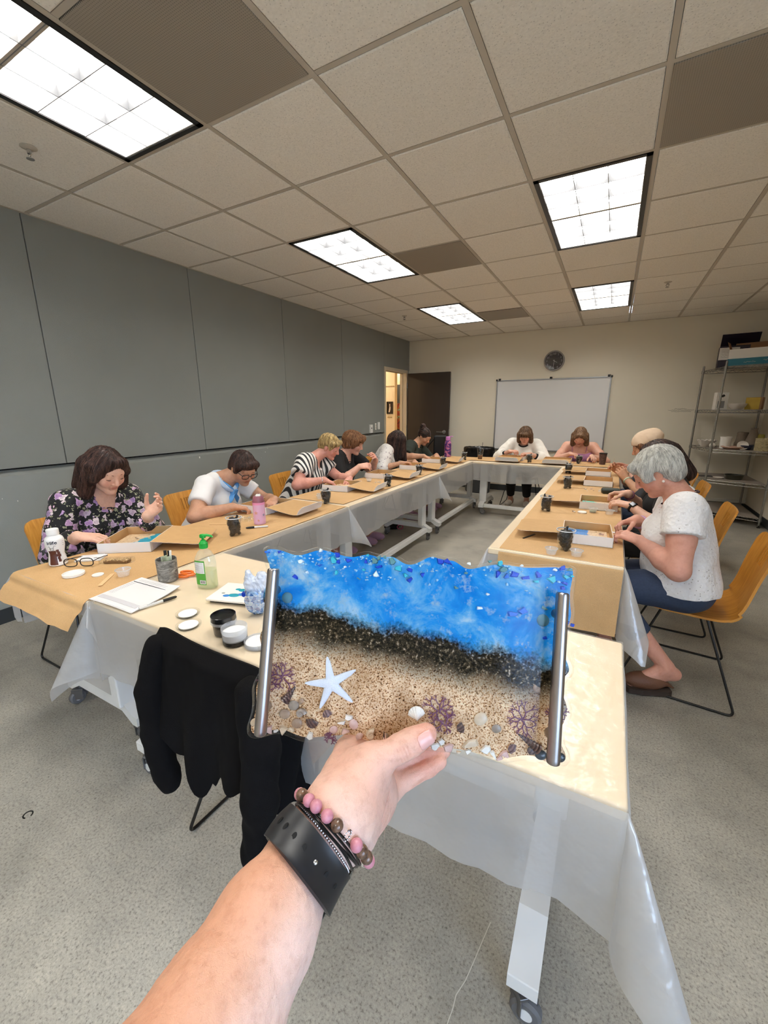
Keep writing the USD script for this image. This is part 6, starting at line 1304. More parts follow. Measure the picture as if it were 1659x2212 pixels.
# the arm: forearm, wrist and hand as one surface
J = dict(elbow=(-.1629, .0361, 1.0825), fa0=(-.1691, .0952, 1.075), fa1=(-.1738, .1435, 1.0806), S0=(-.1778, .1925, 1.0831), bead=(-.1711, .2186, 1.0917), W=(-.1689, .228, 1.0958), idx0=(-.1796, .2231, 1.1034), idxM=(-.2007, .2882, 1.0922), mid0=(-.1704, .2299, 1.0889), midM=(-.1905, .3057, 1.0761), ring0=(-.1623, .2316, 1.0791), ringM=(-.174, .308, 1.0606), pk0=(-.1567, .2303, 1.0762), pkM=(-.1589, .2962, 1.056), palm=(-.1685, .2628, 1.0853), the0=(-.1645, .2218, 1.0985), the1=(-.1633, .2697, 1.108), tM=(-.1617, .2723, 1.1101), tI=(-.1423, .2936, 1.1187), tT=(-.1243, .3101, 1.1279), i1=(-.1913, .3175, 1.1112), i2=(-.1698, .3379, 1.1336), i3=(-.1541, .3505, 1.1519), m1=(-.1701, .3301, 1.0897), m2=(-.1489, .349, 1.1075), m3=(-.1349, .3598, 1.1227), r1=(-.1546, .3327, 1.0647), r2=(-.1344, .3486, 1.0694), r3=(-.1222, .3557, 1.0708), p1=(-.1462, .3176, 1.0573), p2=(-.131, .3344, 1.0625), p3=(-.1219, .3442, 1.0671), mole=(-.142, .1294, 1.1229))
J = {k: V(*v) for k, v in J.items()}
axA = unit(J['W'] - J['S0']); acr = unit(np.cross(axA, FWD)); dep = np.cross(acr, axA)
AP = []
def limb(a, b, ra, rb, flat, k=.015):          # two cones side by side: a limb wider than deep
    for s in (1, -1): AP.append((cone(a + acr * s * flat[0], b + acr * s * flat[1], ra, rb), k))
ext = J['elbow'] + (J['elbow'] - J['fa0']) * 1.6 + V(.05, -.03, .02)
limb(ext, J['elbow'], .040, .036, (.006, .008)); limb(J['elbow'], J['fa0'], .036, .0310, (.008, .008)); limb(J['fa0'], J['fa1'], .0310, .0268, (.008, .008)); limb(J['fa1'], J['S0'], .0268, .0200, (.008, .0085)); limb(J['S0'], J['W'], .0200, .0190, (.0085, .010))
for f_ in ('idx', 'mid', 'ring', 'pk'): AP.append((cone(J[f_ + '0'], J[f_ + 'M'], .0160, .0135), .014))
AP += [(ell(J['palm'], (.030, .034, .018), basis(acr, axA, dep)), .02), (cone(J['the0'], J['the1'], .0180, .0165), .016), (cone((J['the0'] + J['pk0']) / 2, J['palm'], .018, .016), .02)]
AP += [(cone(J['tM'] - (J['tI'] - J['tM']) * .25, J['tM'], .0150, .0150), .012), (cone(J['tM'], J['tI'], .0140, .0118), .006), (cone(J['tI'], J['tI'] + (J['tT'] - J['tI']) * .45, .0118, .0112), .006), (cone(J['tI'] + (J['tT'] - J['tI']) * .45, J['tT'], .0112, .0098), .006)]
for a, b, c, d, r in (('idxM', 'i1', 'i2', 'i3', .0100), ('midM', 'm1', 'm2', 'm3', .0100), ('ringM', 'r1', 'r2', 'r3', .0098), ('pkM', 'p1', 'p2', 'p3', .0090)):
    AP += [(cone(J[a], J[b], r * 1.18, r * 1.02), .006), (cone(J[b], J[c], r * 1.02, r * .95), .003), (cone(J[c], J[d], r * .95, r * .82), .003)]
FA = solve(AP, .00125, .02)
tdir = unit(J['tT'] - J['tI']); tup = unit(-FWD - tdir * (-FWD @ tdir)); tsd = np.cross(tdir, tup)
mA = FA.mesh(); mA = trimesh.smoothing.filter_taubin(mA, iterations=6)
vA = np.array(mA.vertices)
def line_crease(v, a, b, w, d):      # a groove between two points
    ab = b - a; t = np.clip(((v - a) @ ab) / (ab @ ab), 0, 1); dist = np.linalg.norm(v - a - t[:, None] * ab, axis=1); return -d * np.exp(-(dist / w) ** 2)
nA = meshkit.arrays(mA, True)[2]
disp = (meshkit.fbm(vA * 260, 3, 3) - .5) * .0007 + (meshkit.fbm(vA * 60, 2, 5) - .5) * .0016
rk = np.random.default_rng(2); crs = np.zeros(len(vA))
surf = lambda p: p
from scipy.spatial import cKDTree
kd = cKDTree(vA)
def skin_path(pts):
    return vA[kd.query(np.array(pts))[1]]
def crease(pts, w, d):
    global disp, crs
    P = skin_path(pts)
    for a, b in zip(P, P[1:]):
        if np.linalg.norm(b - a) > 1e-6: c_ = line_crease(vA, a, b, w, d); disp = np.minimum(disp, disp * 0 + c_ + disp * (c_ > -d * .3)); crs = np.minimum(crs, c_)
fr = lambda a, c, h_=.02: J['palm'] - acr * a + axA * c - FWD * h_
for k in range(9): crease([fr(.010 + .0022 * k, .026 - .002 * k), fr(.012 + .0030 * k, .012 - .003 * k), fr(.009 + .0034 * k, -.004 - .003 * k), fr(.002 + .003 * k, -.020 - .002 * k)], .0008, .0005 + .0004 * (k % 3 == 0))
for k in range(12): a0_, c0_ = rk.uniform(-.012, .016), rk.uniform(-.028, .010); crease([fr(a0_, c0_), fr(a0_ + rk.uniform(.004, .010), c0_ + rk.uniform(-.003, .003)), fr(a0_ + .016, c0_ + rk.uniform(-.004, .004))], .0006, .00035)
for o in (-.0045, -.0015, .0015, .0045): a = J['tI'] + tdir * o + tup * .0125; cr_ = line_crease(vA, a - tsd * .008, a + tsd * .008, .0010, .0010); disp += cr_; crs += cr_
for k in range(3): a = J['W'] - axA * (.002 + .004 * k) - FWD * .019; crease([a - acr * .018, a - acr * .006 + axA * .001, a + acr * .006, a + acr * .018], .0008, .0007)
mA.vertices = vA + nA * disp[:, None]; vA = np.array(mA.vertices)
cA = np.tile(np.array(lin(238, 202, 186)), (len(vA), 1))
side = ((vA - J['S0']) @ acr); sunk = 1 / (1 + np.exp(-(side - .010) / .007)); along = (vA - J['W']) @ axA
tan_ = sunk / (1 + np.exp((along + .01) / .010))
cA = cA * (1 - tan_[:, None] * (1 - V(.80, .60, .46)))
cA = cA * (1 - np.clip(-crs / .0009, 0, 1)[:, None] * .45 * (1 - V(.82, .62, .56)))
cA = cA * (1 - np.clip((along + .01) / .03, 0, 1)[:, None] * (1 - V(.92, .82, .76)))
redn = np.clip(meshkit.fbm(vA * 45, 3, 8) * 1.6 - .6, 0, 1) * (.25 + .75 * (along > -.01)); cA = cA * (1 - .5 * redn[:, None] * (1 - V(1, .80, .78)))
hm = np.exp(-(np.linalg.norm(vA - J['tT'], axis=1) / .016) ** 2) + np.exp(-(np.linalg.norm(vA - (J['p2'] + J['r2']) / 2, axis=1) / .028) ** 2); cA = cA * (1 - np.clip(hm, 0, 1)[:, None] * (1 - V(1, .80, .78)))
def on_skin(p, d=-FWD):
    """the point of the arm's surface seen along -d through p"""
    q = p + d * .06
    for _ in range(60):
        s = FA.sample(q[None])[0]
        if s < .0004: break
        q = q - d * min(max(s * .7, .0004), .003)
    return q
mole = on_skin(J['mole']); dm = np.linalg.norm(vA - mole, axis=1)
cA = cA * (1 - np.exp(-(dm / .0030) ** 4)[:, None] * (1 - V(.50, .26, .22)))
for k in range(26):
    q = on_skin(J['fa1'] + axA * rk.uniform(-.07, .03) + acr * rk.uniform(-.026, .012)); d_ = np.linalg.norm(vA - q, axis=1); cA = cA * (1 - .55 * np.exp(-(d_ / rk.uniform(.0007, .0016)) ** 2)[:, None] * (1 - V(.72, .55, .46)))
arm_t = thing('person', "photographer's outstretched left forearm and hand gripping the resin tray, dark watch strap and bead bracelets", 'person')
m_skin2 = M('close_skin', {'a': ('attribute', {'attribute': 'tint'}), 'tc': ('texture_coordinate', {}), 'n': ('noise_texture', {'scale': 90.0, 'detail': 6, 'roughness': .7}), 'r': ('rgb_ramp', {'ramp': [(.3, (.86, .80, .77)), (.5, (1, 1, 1)), (.7, (1.06, 1.05, 1.05))]}), 'm': ('mix', {'mix_type': 'multiply', 'fac': 1.0}),
    'v': ('voronoi_texture', {'scale': 900.0, 'feature': 'distance_to_edge'}), 'w': ('noise_texture', {'scale': 170.0, 'detail': 4, 'distortion': 1.5}), 'b': ('bump', {'strength': .35, 'distance': .0006}), 'b2': ('bump', {'strength': .5, 'distance': .0011}), 'p': ('principled_bsdf', {'roughness': .46, 'subsurface_weight': .12, 'subsurface_scale': .005, 'subsurface_radius': (1, .35, .2), 'specular_ior_level': .4})},
    [('tc.object', 'n.vector'), ('tc.object', 'v.vector'), ('tc.object', 'w.vector'), ('n.fac', 'r.fac'), ('a.color', 'm.color1'), ('r.color', 'm.color2'), ('m.color', 'p.base_color'), ('w.fac', 'b2.height'), ('v.distance', 'b.height'), ('b2.normal', 'b.normal'), ('b.normal', 'p.normal')], 'p.BSDF')
obj('body', mA, m_skin2, arm_t, col=cA, label='bare forearm and hand')
nl = []
for t_ in np.linspace(-1, 1, 9):
    row = []
    for s in np.linspace(0, 1, 8):
        w = .0072 * math.sin(min(1, s * 2.2 + .55) * PI / 2) * (1 if s < .85 else .93)
        q_ = J['tI'] + tdir * (.0165 + .0140 * s) + tsd * w * t_ + tup * .004
        for _ in range(40):
            sd_ = FA.sample(q_[None])[0]
            if abs(sd_) < .0001: break
            q_ = q_ - tup * sd_ * .8
        row.append(q_ + tup * (.0007 + .0006 * s))
    nl.append(row)
nail = shell(grid(nl), .0007)
if (meshkit.arrays(nail, True)[2][20] @ tup) < 0: nail.faces = nail.faces[:, ::-1]
obj('thumbnail', nail, pm('nail_pink', (232, 178, 168), .25), arm_t, smooth=True)
# watch strap: a band around the wrist with its tail overlapping, seven holes and a pin
def arm_ring(c, off, n=72, tilt=0.0, th0=0, th1=2 * PI, wob=0.0):
    """points around the limb at c, pushed out of its surface by off"""
    P = []
    for a in np.linspace(th0, th1, n):
        d = math.cos(a) * acr - math.sin(a) * FWD; d = unit(d - axA * (d @ axA)); lo, hi = .004, .06
        cc = c + axA * tilt * math.cos(a) + axA * wob * math.sin(3 * a)
        for _ in range(22):
            m_ = (lo + hi) / 2
            if FA.sample((cc + d * m_)[None])[0] < 0: lo = m_
            else: hi = m_
        P.append(cc + d * (lo + off))
    return np.array(P)
def smooth_loop(P, k=5):
    for _ in range(k): P = (np.roll(P, 1, 0) + P * 2 + np.roll(P, -1, 0)) / 4
    return P
band = []
wd = .0134
for s in np.linspace(-1, 1, 9):
    r = smooth_loop(arm_ring(J['S0'] + axA * wd * s, .0010, 72)[:-1], 3); band.append(np.vstack([r, r[:1]]))
bandv = np.array(band)
strap_t = thing('watch_strap', parent=arm_t, label='black rubber watch strap with punched holes')
m_strap = pm('black_rubber_strap', (30, 31, 34), .42)
def sheet_out(P, t): 
    g_ = grid(P); n_ = meshkit.arrays(g_, True)[2]; ctr = P.reshape(-1, 3).mean(0)
    if ((n_ * (P.reshape(-1, 3) - ctr)).sum(1)).mean() < 0: g_.faces = g_.faces[:, ::-1]
    return shell(trimesh.Trimesh(np.array(g_.vertices) + meshkit.arrays(g_, True)[2] * t, g_.faces, process=False), t)
obj('band', sheet_out(bandv, .0022), m_strap, strap_t, smooth=50)
tail = []
for s in np.linspace(-1, 1, 9):
    th1_ = 2.72 + .0; e = .40 * (1 - math.sqrt(max(0, 1 - s * s * .92)))
    tail.append(arm_ring(J['S0'] + axA * wd * s, .0034, 40, th0=-.42, th1=2.95 - e))
obj('strap_tail', sheet_out(np.array(tail), .0022), m_strap, strap_t, smooth=50)
m_hole = pm('hole_black', (5, 5, 6), .8)
cen = arm_ring(J['S0'], .0058, 120, th0=-.5, th1=2.9)
for i, a in enumerate(np.linspace(.22, 2.02, 7)):
    k = int((a + .5) / 3.4 * 119); q = cen[k]; d = unit(q - J['S0'] - axA * ((q - J['S0']) @ axA)); R_ = basis(np.cross(axA, d), axA, d)
    if i == 4: obj('pin', move(move(tm(m3.Manifold.sphere(.0019, 16)), R=np.diag([1, 1, .6])), q, R=R_), m_chrome, strap_t)
    else: obj('hole', move(lathe([(0, -.0002), (.0022, -.0003), (.0022, .0003), (0, .0002)], 16), q, R=R_ @ np.diag([.75, 1.25, 1])), m_hole, strap_t)
# bracelets
br = thing('bead_bracelet', parent=arm_t, label='pink, brown and cream bead bracelet')
rb = smooth_loop(arm_ring(J['bead'] - axA * .001, .0036, 91, tilt=-.004)[:-1], 4)
m_beads = [pm('pink_bead', (214, 150, 160), .35, rgb2=(190, 116, 132), scale=300, var=.3), pm('pink_bead', (0, 0, 0)), pm('bronzite_bead', (58, 42, 34), .15, rgb2=(134, 104, 84), scale=260, var=.5), pm('cream_bead', (216, 196, 172), .2), pm('silver_bead', (150, 140, 136), .3, metallic=1.0)]
Ln = np.r_[0, np.cumsum(np.linalg.norm(np.diff(np.vstack([rb, rb[:1]]), axis=0), axis=1))]; per = Ln[-1]; nb = int(per / .0100)
pat = [2, 0, 4, 2, 0, 0, 0, 2, 2, 0, 4, 3, 4, 0, 2]
for i in range(nb):
    s = per * i / nb; k = np.searchsorted(Ln, s) % len(rb); kind = pat[(nb - i) % len(pat)]
    if kind == 4:
        q, tn = rb[k], unit(rb[(k + 1) % len(rb)] - rb[k - 1]); u_ = unit(np.cross(tn, axA)); w_ = np.cross(tn, u_)
        obj('spacer', [move(tm(m3.Manifold.sphere(.0009, 8)), q + .0040 * (math.cos(a) * u_ + math.sin(a) * w_)) for a in np.linspace(0, 2 * PI, 12)[:-1]], m_beads[4], br)
    else: obj('bead', move(tm(m3.Manifold.sphere(.0051, 20)), rb[k]), m_beads[kind], br)
wr = thing('wrap_bracelet', parent=arm_t, label='black cord wrap bracelet with tiny silver beads')
for i, o in enumerate((-.0045, -.0065, -.0085, -.0103)): obj('cord', tube(smooth_loop(arm_ring(J['bead'] + axA * o, .0012, 73, tilt=-.002 + .001 * (i % 2), wob=.0008 * (i % 3 - 1))[:-1], 2)[list(range(72)) + [0]], .0011, 6), m_black, wr)
r2 = arm_ring(J['bead'] - axA * .0125, .0014, 91, tilt=.001)
obj('seed_beads', [move(tm(m3.Manifold.sphere(.0011, 6)), q) for q in smooth_loop(r2[:-1], 2)], m_beads[4], wr, kind='stuff')

# black jacket over the chair back
jt = thing('jacket', 'black knit jacket draped over the back of the foreground chair', 'jacket', None, (-.85, .89, 0), math.atan2(1, .04) - PI / 2)
m_knit = pm('black_knit', (14, 13, 14), .95, bump=.0008, bscale=600, specular_ior_level=.15)
us = np.linspace(-1, 1, 46); rows = []
hemf = lambda u: .345 + .05 * math.sin(u * 5 + 1) + .03 * math.sin(u * 11) - .03 * (abs(u) < .3)
for k in np.linspace(-.30, 1, 60):
    row = []
    for u in us:
        w = .212 - .012 * max(0, k)
        if k < 0: y, z = -.262 + .0 * k, .842 + k * .55; y += .012 * u * u
        else: y, z = -.318 - .035 * k - .012 * k * math.sin(u * 9 + 1.5 * k), .842 - k * hemf(u); y += .018 * u * u
        if abs(k) < .06: z += .008 * (1 - abs(k) / .06); y = -.29 - .028 * k / .06 + .018 * u * u
        row.append((u * w, y, z - .014 * abs(u) ** 6))
    rows.append(row)
P_ = np.array(rows); P_[..., 1] += -.016 * (meshkit.fbm(P_ * [16, 0, 4], 3, 4) - .3) * (np.linspace(-.30, 1, 60)[:, None] > .05)
sh_ = grid(P_); n_ = meshkit.arrays(sh_, True)[2]
if n_[50 * 46 + 20][1] > 0: sh_.faces = sh_.faces[:, ::-1]
obj('jacket_body', shell(sh_, .005), m_knit, jt, smooth=60)
for s, pts, rr in ((-1, [(-.172, -.31, .80), (-.185, -.335, .68), (-.175, -.345, .55), (-.155, -.35, .42), (-.140, -.35, .40)], (.035, .040, .038, .034, .030)), (1, [(.195, -.31, .80), (.235, -.33, .68), (.245, -.35, .55), (.235, -.365, .42), (.245, -.37, .335)], (.035, .042, .040, .035, .031))):
    F_ = solve([(cone(a, b, r0, r1), .015) for a, b, r0, r1 in zip(pts, pts[1:], rr, rr[1:])], .006); m_ = fold(F_.mesh(), .008, (22, 22, 12), 6 + s)
    obj('sleeve', m_, m_knit, jt, smooth=True)
obj('jacket_front', shell(grid([[(.20 + .05 * t + .02 * math.sin(9 * t + 5 * k), -.29 - .02 * k + .13 * t, .74 - .30 * k - .05 * t * k) for t in np.linspace(0, 1, 14)] for k in np.linspace(0, 1, 20)]), .005), m_knit, jt, smooth=60)
# ---------------------------------------------------------------- things on the tables
ZP, ZS = TZ + .0062, TZ + .0035         # on the kraft paper, on the bare plastic
m_cw = pm('white_board', (232, 230, 230), .55); m_ck = pm('kraft_board', (204, 164, 112), .65, rgb2=(196, 154, 102), scale=40, var=.2)
def beach_small(name, sea, sand, rot):
    return M(name, {'tc': ('texture_coordinate', {}), 'mp': ('mapping', {'rotation': (0, 0, rot)}), 'sx': ('separate_xyz', {}), 'n': ('noise_texture', {'scale': 26.0, 'detail': 4}), 'k': ('math', {'math_type': 'multiply_add', 'value2': .09}), 'mr': ('map_range', {'from_min': -.02, 'from_max': .10}), 'r': ('rgb_ramp', {'ramp': [(0, lin(sand)), (.42, lin(sand)), (.5, lin(sea)), (1, lin(sea))]}), 'f': ('noise_texture', {'scale': 120.0, 'detail': 3}), 'rf': ('rgb_ramp', {'ramp': [(.35, (.8, .75, .7)), (.6, (1.05, 1.05, 1.05))]}), 'm': ('mix', {'mix_type': 'multiply', 'fac': 1.0}), 'p': ('principled_bsdf', {'roughness': .35})},
             [('tc.object', 'mp.vector'), ('mp.vector', 'sx.vector'), ('tc.object', 'n.vector'), ('tc.object', 'f.vector'), ('n.fac', 'k.value1'), ('sx.x', 'k.value3'), ('k.value', 'mr.value'), ('mr.result', 'r.fac'), ('f.fac', 'rf.fac'), ('r.color', 'm.color1'), ('rf.color', 'm.color2'), ('m.color', 'p.base_color')], 'p.BSDF')
m_art = [beach_small('beach_art_teal', (40, 160, 190), (222, 196, 160), .4), beach_small('beach_art_blue', (60, 140, 220), (226, 200, 168), .0), beach_small('beach_art_mint', (120, 214, 200), (226, 204, 176), -.4)]
def two_tone(parts_out, parts_in): return parts_out, parts_in
def carton_box(x, y, rz, label, lid=.16, curl=1, art=0, w=.25, l=.30, hgt=.052, z=None, group='white mailing cartons'):
    """local x: towards the lid. A tray of board, white outside and kraft inside, with a lid hinged along its far side"""
    t = thing('mailing_carton', label, 'box', group, (x, y, ZP if z is None else z), rz)
    k = .0022; a, b = w / 2, l / 2
    obj('carton_wall', [bx(-a, -b, 0, a, b, k), bx(-a, -b, 0, -a + k, b, hgt), bx(-a, -b, 0, a, -b + k, hgt), bx(-a, b - k, 0, a, b, hgt), bx(a - k, -b, 0, a, b, hgt)], m_cw, t)
    obj('carton_lining', [bx(-a + k, -b + k, k, a - k, b - k, k + .001), bx(-a + k, -b + k, k, -a + 2 * k, b - k, hgt - .001), bx(-a + k, -b + k, k, a - k, -b + 2 * k, hgt - .001), bx(-a + k, b - 2 * k, k, a - k, b - k, hgt - .001), bx(a - 2 * k, -b + k, k, a - k, b - k, hgt - .001)], m_ck, t, label='kraft inner lining')
    # lid: bends from the hinge down to the table and curls up at its end
    L = w - .004; n = 24; prof = []
    px_, pz = a, hgt; ang = -lid
    for i in range(n + 1):
        prof.append((px_, pz)); s = L / n
        aa = ang + (curl * .10 * (i / n) ** 2)
        px_ += s * math.cos(aa); pz = max(.004, pz + s * math.sin(aa))
    ys_ = np.linspace(-b + .004, b - .004, 13)
    cut = lambda i: .03 * max(0, (i / n - .86) / .14) ** 1.5
    P = np.array([[(u, np.clip(v, -b + .004 + cut(i), b - .004 - cut(i)), q) for v in ys_] for i, (u, q) in enumerate(prof)])
    g_ = grid(P); n_ = meshkit.arrays(g_, True)[2]
    if n_[:, 2].mean() < 0: g_.faces = g_.faces[:, ::-1]
    obj('lid_lining', shell(g_, .0010), m_ck, t, label='kraft inside of the open lid', smooth=40)
    g2 = trimesh.Trimesh(np.array(g_.vertices) - V(0, 0, .0011), g_.faces, process=False); obj('lid', shell(g2, .0012), m_cw, t, smooth=40)
    if curl:          # the tuck flap turns up at the lid's end
        e = V(prof[-1][0], 0, prof[-1][1]); F_ = []
        for i in range(9):
            q = i / 8; th = .15 + 1.15 * min(1, q * 2.2); dx = .055 * q
            F_.append([(e[0] + .055 * (math.sin(th) * 0 + q * .45), np.clip(v, -b + .012 + .03 * q ** 3, b - .012 - .03 * q ** 3), e[2] + .050 * q ** .8) for v in ys_])
        g3 = grid(np.array(F_)); n3 = meshkit.arrays(g3, True)[2]
        if n3[:, 0].mean() < 0: g3.faces = g3.faces[:, ::-1]
        obj('tuck_flap', shell(g3, .0018), m_cw, t, smooth=40)
    for s in (1, -1): obj('side_flap', move(bx(.0, -.0015, 0, w - .03, .0015, .040), (a + .012, s * (b - .006), .006), R=basis((math.cos(lid), 0, -math.sin(lid)), (0, math.cos(.9), s * math.sin(.9) * 1), (0, -s * math.sin(.9), math.cos(.9))) if False else np.eye(3)), m_ck, t) if False else None
    if art is not None:
        obj('resin_panel', rbox(-a + .016, -b + .018, k + .001, a - .014, b - .018, k + .010, .003), m_art[art], t, label='small unfinished beach panel inside the carton')
        rr = np.random.default_rng(int(abs(x * 100 + y * 1000)))
        for i in range(14):
            q = rr.uniform([-a + .03, -b + .03], [a - .03, b - .03]); obj('shell_piece', move(wobble(move(tm(m3.Manifold.sphere(rr.uniform(.004, .009), 10)), R=np.diag([1, .8, .4])), .001, 90, i), (q[0], q[1], k + .0125)), [m_sh[3], m_wsh, m_sh[1], m_sh[4]][i % 4], t)
    return t
carton_box(-2.15, 1.205, .62, 'white carton with a teal and sand panel, before the woman in the floral blouse', .10, 0, 0, l=.31)
carton_box(-2.115, 2.12, .05, 'white carton with curled lid flap, behind the pink bottle', .16, 1, 1)
carton_box(-2.085, 3.03, .12, 'white carton with lid open toward the aisle, under the striped woman\'s hand', .16, 1, 0)
carton_box(-2.10, 3.80, .05, 'white carton with its lid flap curled up, before the curly-haired woman', .14, 1, 1)
carton_box(-2.07, 4.54, .05, 'white carton before the woman with long dark hair', .15, 1, None)
carton_box(-2.10, 5.27, .10, 'white carton before the woman with the hair bun', .15, 1, None)
carton_box(-1.20, 5.985, -PI / 2, 'carton with brown lid facing the aisle, before the woman in the white sweatshirt', .17, 1, None, l=.33)
carton_box(-.60, 5.985, -PI / 2 + .03, 'carton with a white front flap, before the woman in the mauve tank top', .17, 1, None, l=.34)
carton_box(-.06, 2.42, PI + .06, 'white carton with a blue and sand panel, before the grey-haired woman', .055, 0, 1, w=.24, l=.28)
carton_box(-.03, 3.29, PI + .03, 'white carton with a mint panel inside, before the woman in the black top', .05, 0, 2, w=.24, l=.27)
carton_box(-.06, 4.32, PI, 'white carton third along the right row, before the person in the beige covering', .05, 0, None, w=.24, l=.28)
carton_box(-.08, 4.98, PI, 'farthest white carton of the right row', .06, 0, None, w=.24, l=.27)

m_clear = pane('clear_cup_plastic', (.96, .97, .97), 1.4, .05)
m_glove = pm('black_nitrile', (34, 34, 36), .42, bump=.002, bscale=60)
def cup_meshes():
    wide = lambda m: move(m, R=np.diag([1.16, 1.16, 1.0]))
    body = lathe([(.026, 0), (.0265, .002), (.036, .100), (.0385, .101), (.0385, .105), (.0365, .1055), (.0352, .101), (.0257, .0035), (0, .0035)], 36)
    rr = np.random.default_rng(5); P = []
    p = [ell((.001, .0, .050), (.024, .023, .034)), ell((-.006, .004, .074), (.026, .020, .024)), ell((.012, -.006, .066), (.017, .018, .026)), cone((.0, .006, .07), (.016, .004, .114), .012, .005), cone((-.010, -.006, .07), (-.006, -.016, .098), .016, .010), cone((.004, -.01, .05), (-.008, -.012, .010), .014, .010), cone((.008, .01, .05), (.014, .008, .012), .010, .007), ell((-.014, .008, .086), (.016, .012, .014))]
    g_ = solve([(q, .008) for q in p], .0028).mesh(); g_ = fold(fold(g_, .009, (75, 75, 45), 3), .003, (190, 190, 120), 5)
    return wide(body), wide(g_)
CUP = cup_meshes(); cup_proto = None
def glove_cup(x, y, label, rz=0, z=None):
    global cup_proto
    if cup_proto is None:
        t = thing('plastic_cup', label, 'cup', 'clear cups stuffed with black gloves', (x, y, ZP if z is None else z), rz)
        obj('cup_wall', CUP[0], m_clear, t); obj('black_glove', CUP[1], m_glove, t); obj('cup_rim', lathe([(.0424, .1012), (.0452, .1012), (.0452, .1056), (.0424, .1056)], 36), pm('milky_rim', (226, 230, 232), .3), t); cup_proto = t; return
    dup(cup_proto, label, 'clear cups stuffed with black gloves', (x, y, ZP if z is None else z), rz)
glove_cup(-1.81, 1.55, 'clear cup with a black glove beside the pink bottle, left row', .4)
glove_cup(-.145, 2.15, 'nearest clear cup with a black glove on the right row, by two small cups', 1.2)
glove_cup(-.345, 2.975, 'second clear cup with a black glove along the inner edge of the right row', 2.2)
for x, y, l, r in ((-1.845, 2.46, 'clear cup with a black glove just behind the curled lid of the pink-bottle carton', .9), (-1.77, 3.31, 'clear cup with a black glove between the third and fourth cartons of the left row', 3.3), (-1.80, 4.09, 'clear cup with a black glove beside the curled lid before the curly-haired woman', 5.1), (-1.84, 4.93, 'clear cup with a black glove near the long-haired woman\'s carton', 1.9),
                   (-1.80, 5.66, 'clear cup with a black glove at the far left corner of the tables', 2.7), (-.93, 5.76, 'clear cup with a tall black glove before the woman in the white sweatshirt', .2), (-.335, 5.88, 'clear cup with a black glove before the woman in mauve', 4.0),
                   (-.295, 3.955, 'clear cup with a black glove, third along the right row', 5.6), (-.375, 4.93, 'farthest clear cup with a black glove on the right row', 3.0)): glove_cup(x, y, l, r)
m_frost = M('frosted_cup_plastic', {'t': ('transparent_bsdf', {'color': (1, 1, 1)}), 'd': ('diffuse_bsdf', {'color': lin(236, 238, 240)}), 'g': ('glossy_bsdf', {'roughness': .12, 'color': (1, 1, 1)}), 'm': ('mix_closure', {'fac': .20}), 'm2': ('mix_closure', {'fac': .08})}, [('t.BSDF', 'm.closure1'), ('d.BSDF', 'm.closure2'), ('m.closure', 'm2.closure1'), ('g.BSDF', 'm2.closure2')], 'm2.closure')
def portion_cup(x, y, label, fill=None, z=None):
    t = thing('portion_cup', label, 'cup', 'small clear portion cups', (x, y, ZP if z is None else z))
    obj('cup_wall', lathe([(.020, 0), (.0205, .0015), (.027, .028), (.0305, .0285), (.0305, .031), (.0275, .031), (.0198, .003), (0, .003)], 30), m_frost, t)
    obj('cup_rim', lathe([(.0275, .0288), (.0307, .0288), (.0307, .031), (.0275, .031)], 30), pm('milky_rim', (226, 230, 232), .3), t)
    if fill: obj('contents', wobble(lathe([(0, .004), (.018, .004), (.0195, .012), (0, .014)], 20), .001, 200, 3), fill, t)
portion_cup(-1.765, .905, 'empty small clear cup beside the wooden stick at the near left')
portion_cup(-.195, 2.05, 'empty small clear cup on the right row, left one of the nearest two')
portion_cup(-.085, 2.075, 'empty small clear cup on the right row, right one of the nearest two')
portion_cup(-.055, 3.075, 'small clear cup holding green bits before the mint panel carton', pm('green_bits', (92, 150, 122), .3))
portion_cup(.045, 3.06, 'small clear cup nearest the table edge by the mint panel carton'); portion_cup(-2.02, 2.62, 'small clear cup beside the striped woman\'s carton', m_wsh); portion_cup(-1.98, 2.56, 'empty small clear cup left of the striped woman\'s glove cup'); portion_cup(-2.06, 3.46, 'small clear cup between the cartons of the striped and curly-haired women', m_wsh)

# near left corner
def label_text(s, h, mat, parent, p, R, name='lettering', bold=True):
    g_ = text(s, h, .0004, bold); return obj(name, move(g_, p, R=R), mat, parent)
def wrap_text(s, h, r, z, a0, bold=True, depth=.0005):
    """lettering bent round a cylinder of radius r about z, centred at angle a0"""
    g_ = text(s, h, depth, bold); g_ = g_.subdivide_to_size(h * .35); v = np.array(g_.vertices); v[:, 0] -= v[:, 0].max() / 2
    a = a0 + v[:, 0] / r; q = r + .0003 + v[:, 2]
    g_.vertices = np.c_[q * np.cos(a), q * np.sin(a), z + v[:, 1]]; return g_
def patch(r, z0, z1, a0, a1, d=.0004, wave=0.0, f=5):
    a = np.linspace(a0, a1, 24); s = np.linspace(0, 1, 8)
    return shell(grid([[((r + d) * math.cos(t), (r + d) * math.sin(t), z0 + (z1 - z0) * k + wave * math.sin(f * t) * k) for t in a] for k in s], flip=True), .0004) 
toward = lambda x, y: math.atan2(-y, -x)
t = thing('drink_bottle', 'white protein drink bottle with a brown label at the near left corner', 'bottle', None, (-2.175, .845, ZP))
obj('bottle_body', lathe([(0, 0), (.032, 0), (.036, .004), (.0365, .012), (.031, .045), (.030, .058), (.0365, .090), (.0370, .118), (.033, .130), (.022, .140), (.020, .146), (0, .146)], 44), pm('glossy_white_plastic', (238, 236, 232), .25), t)
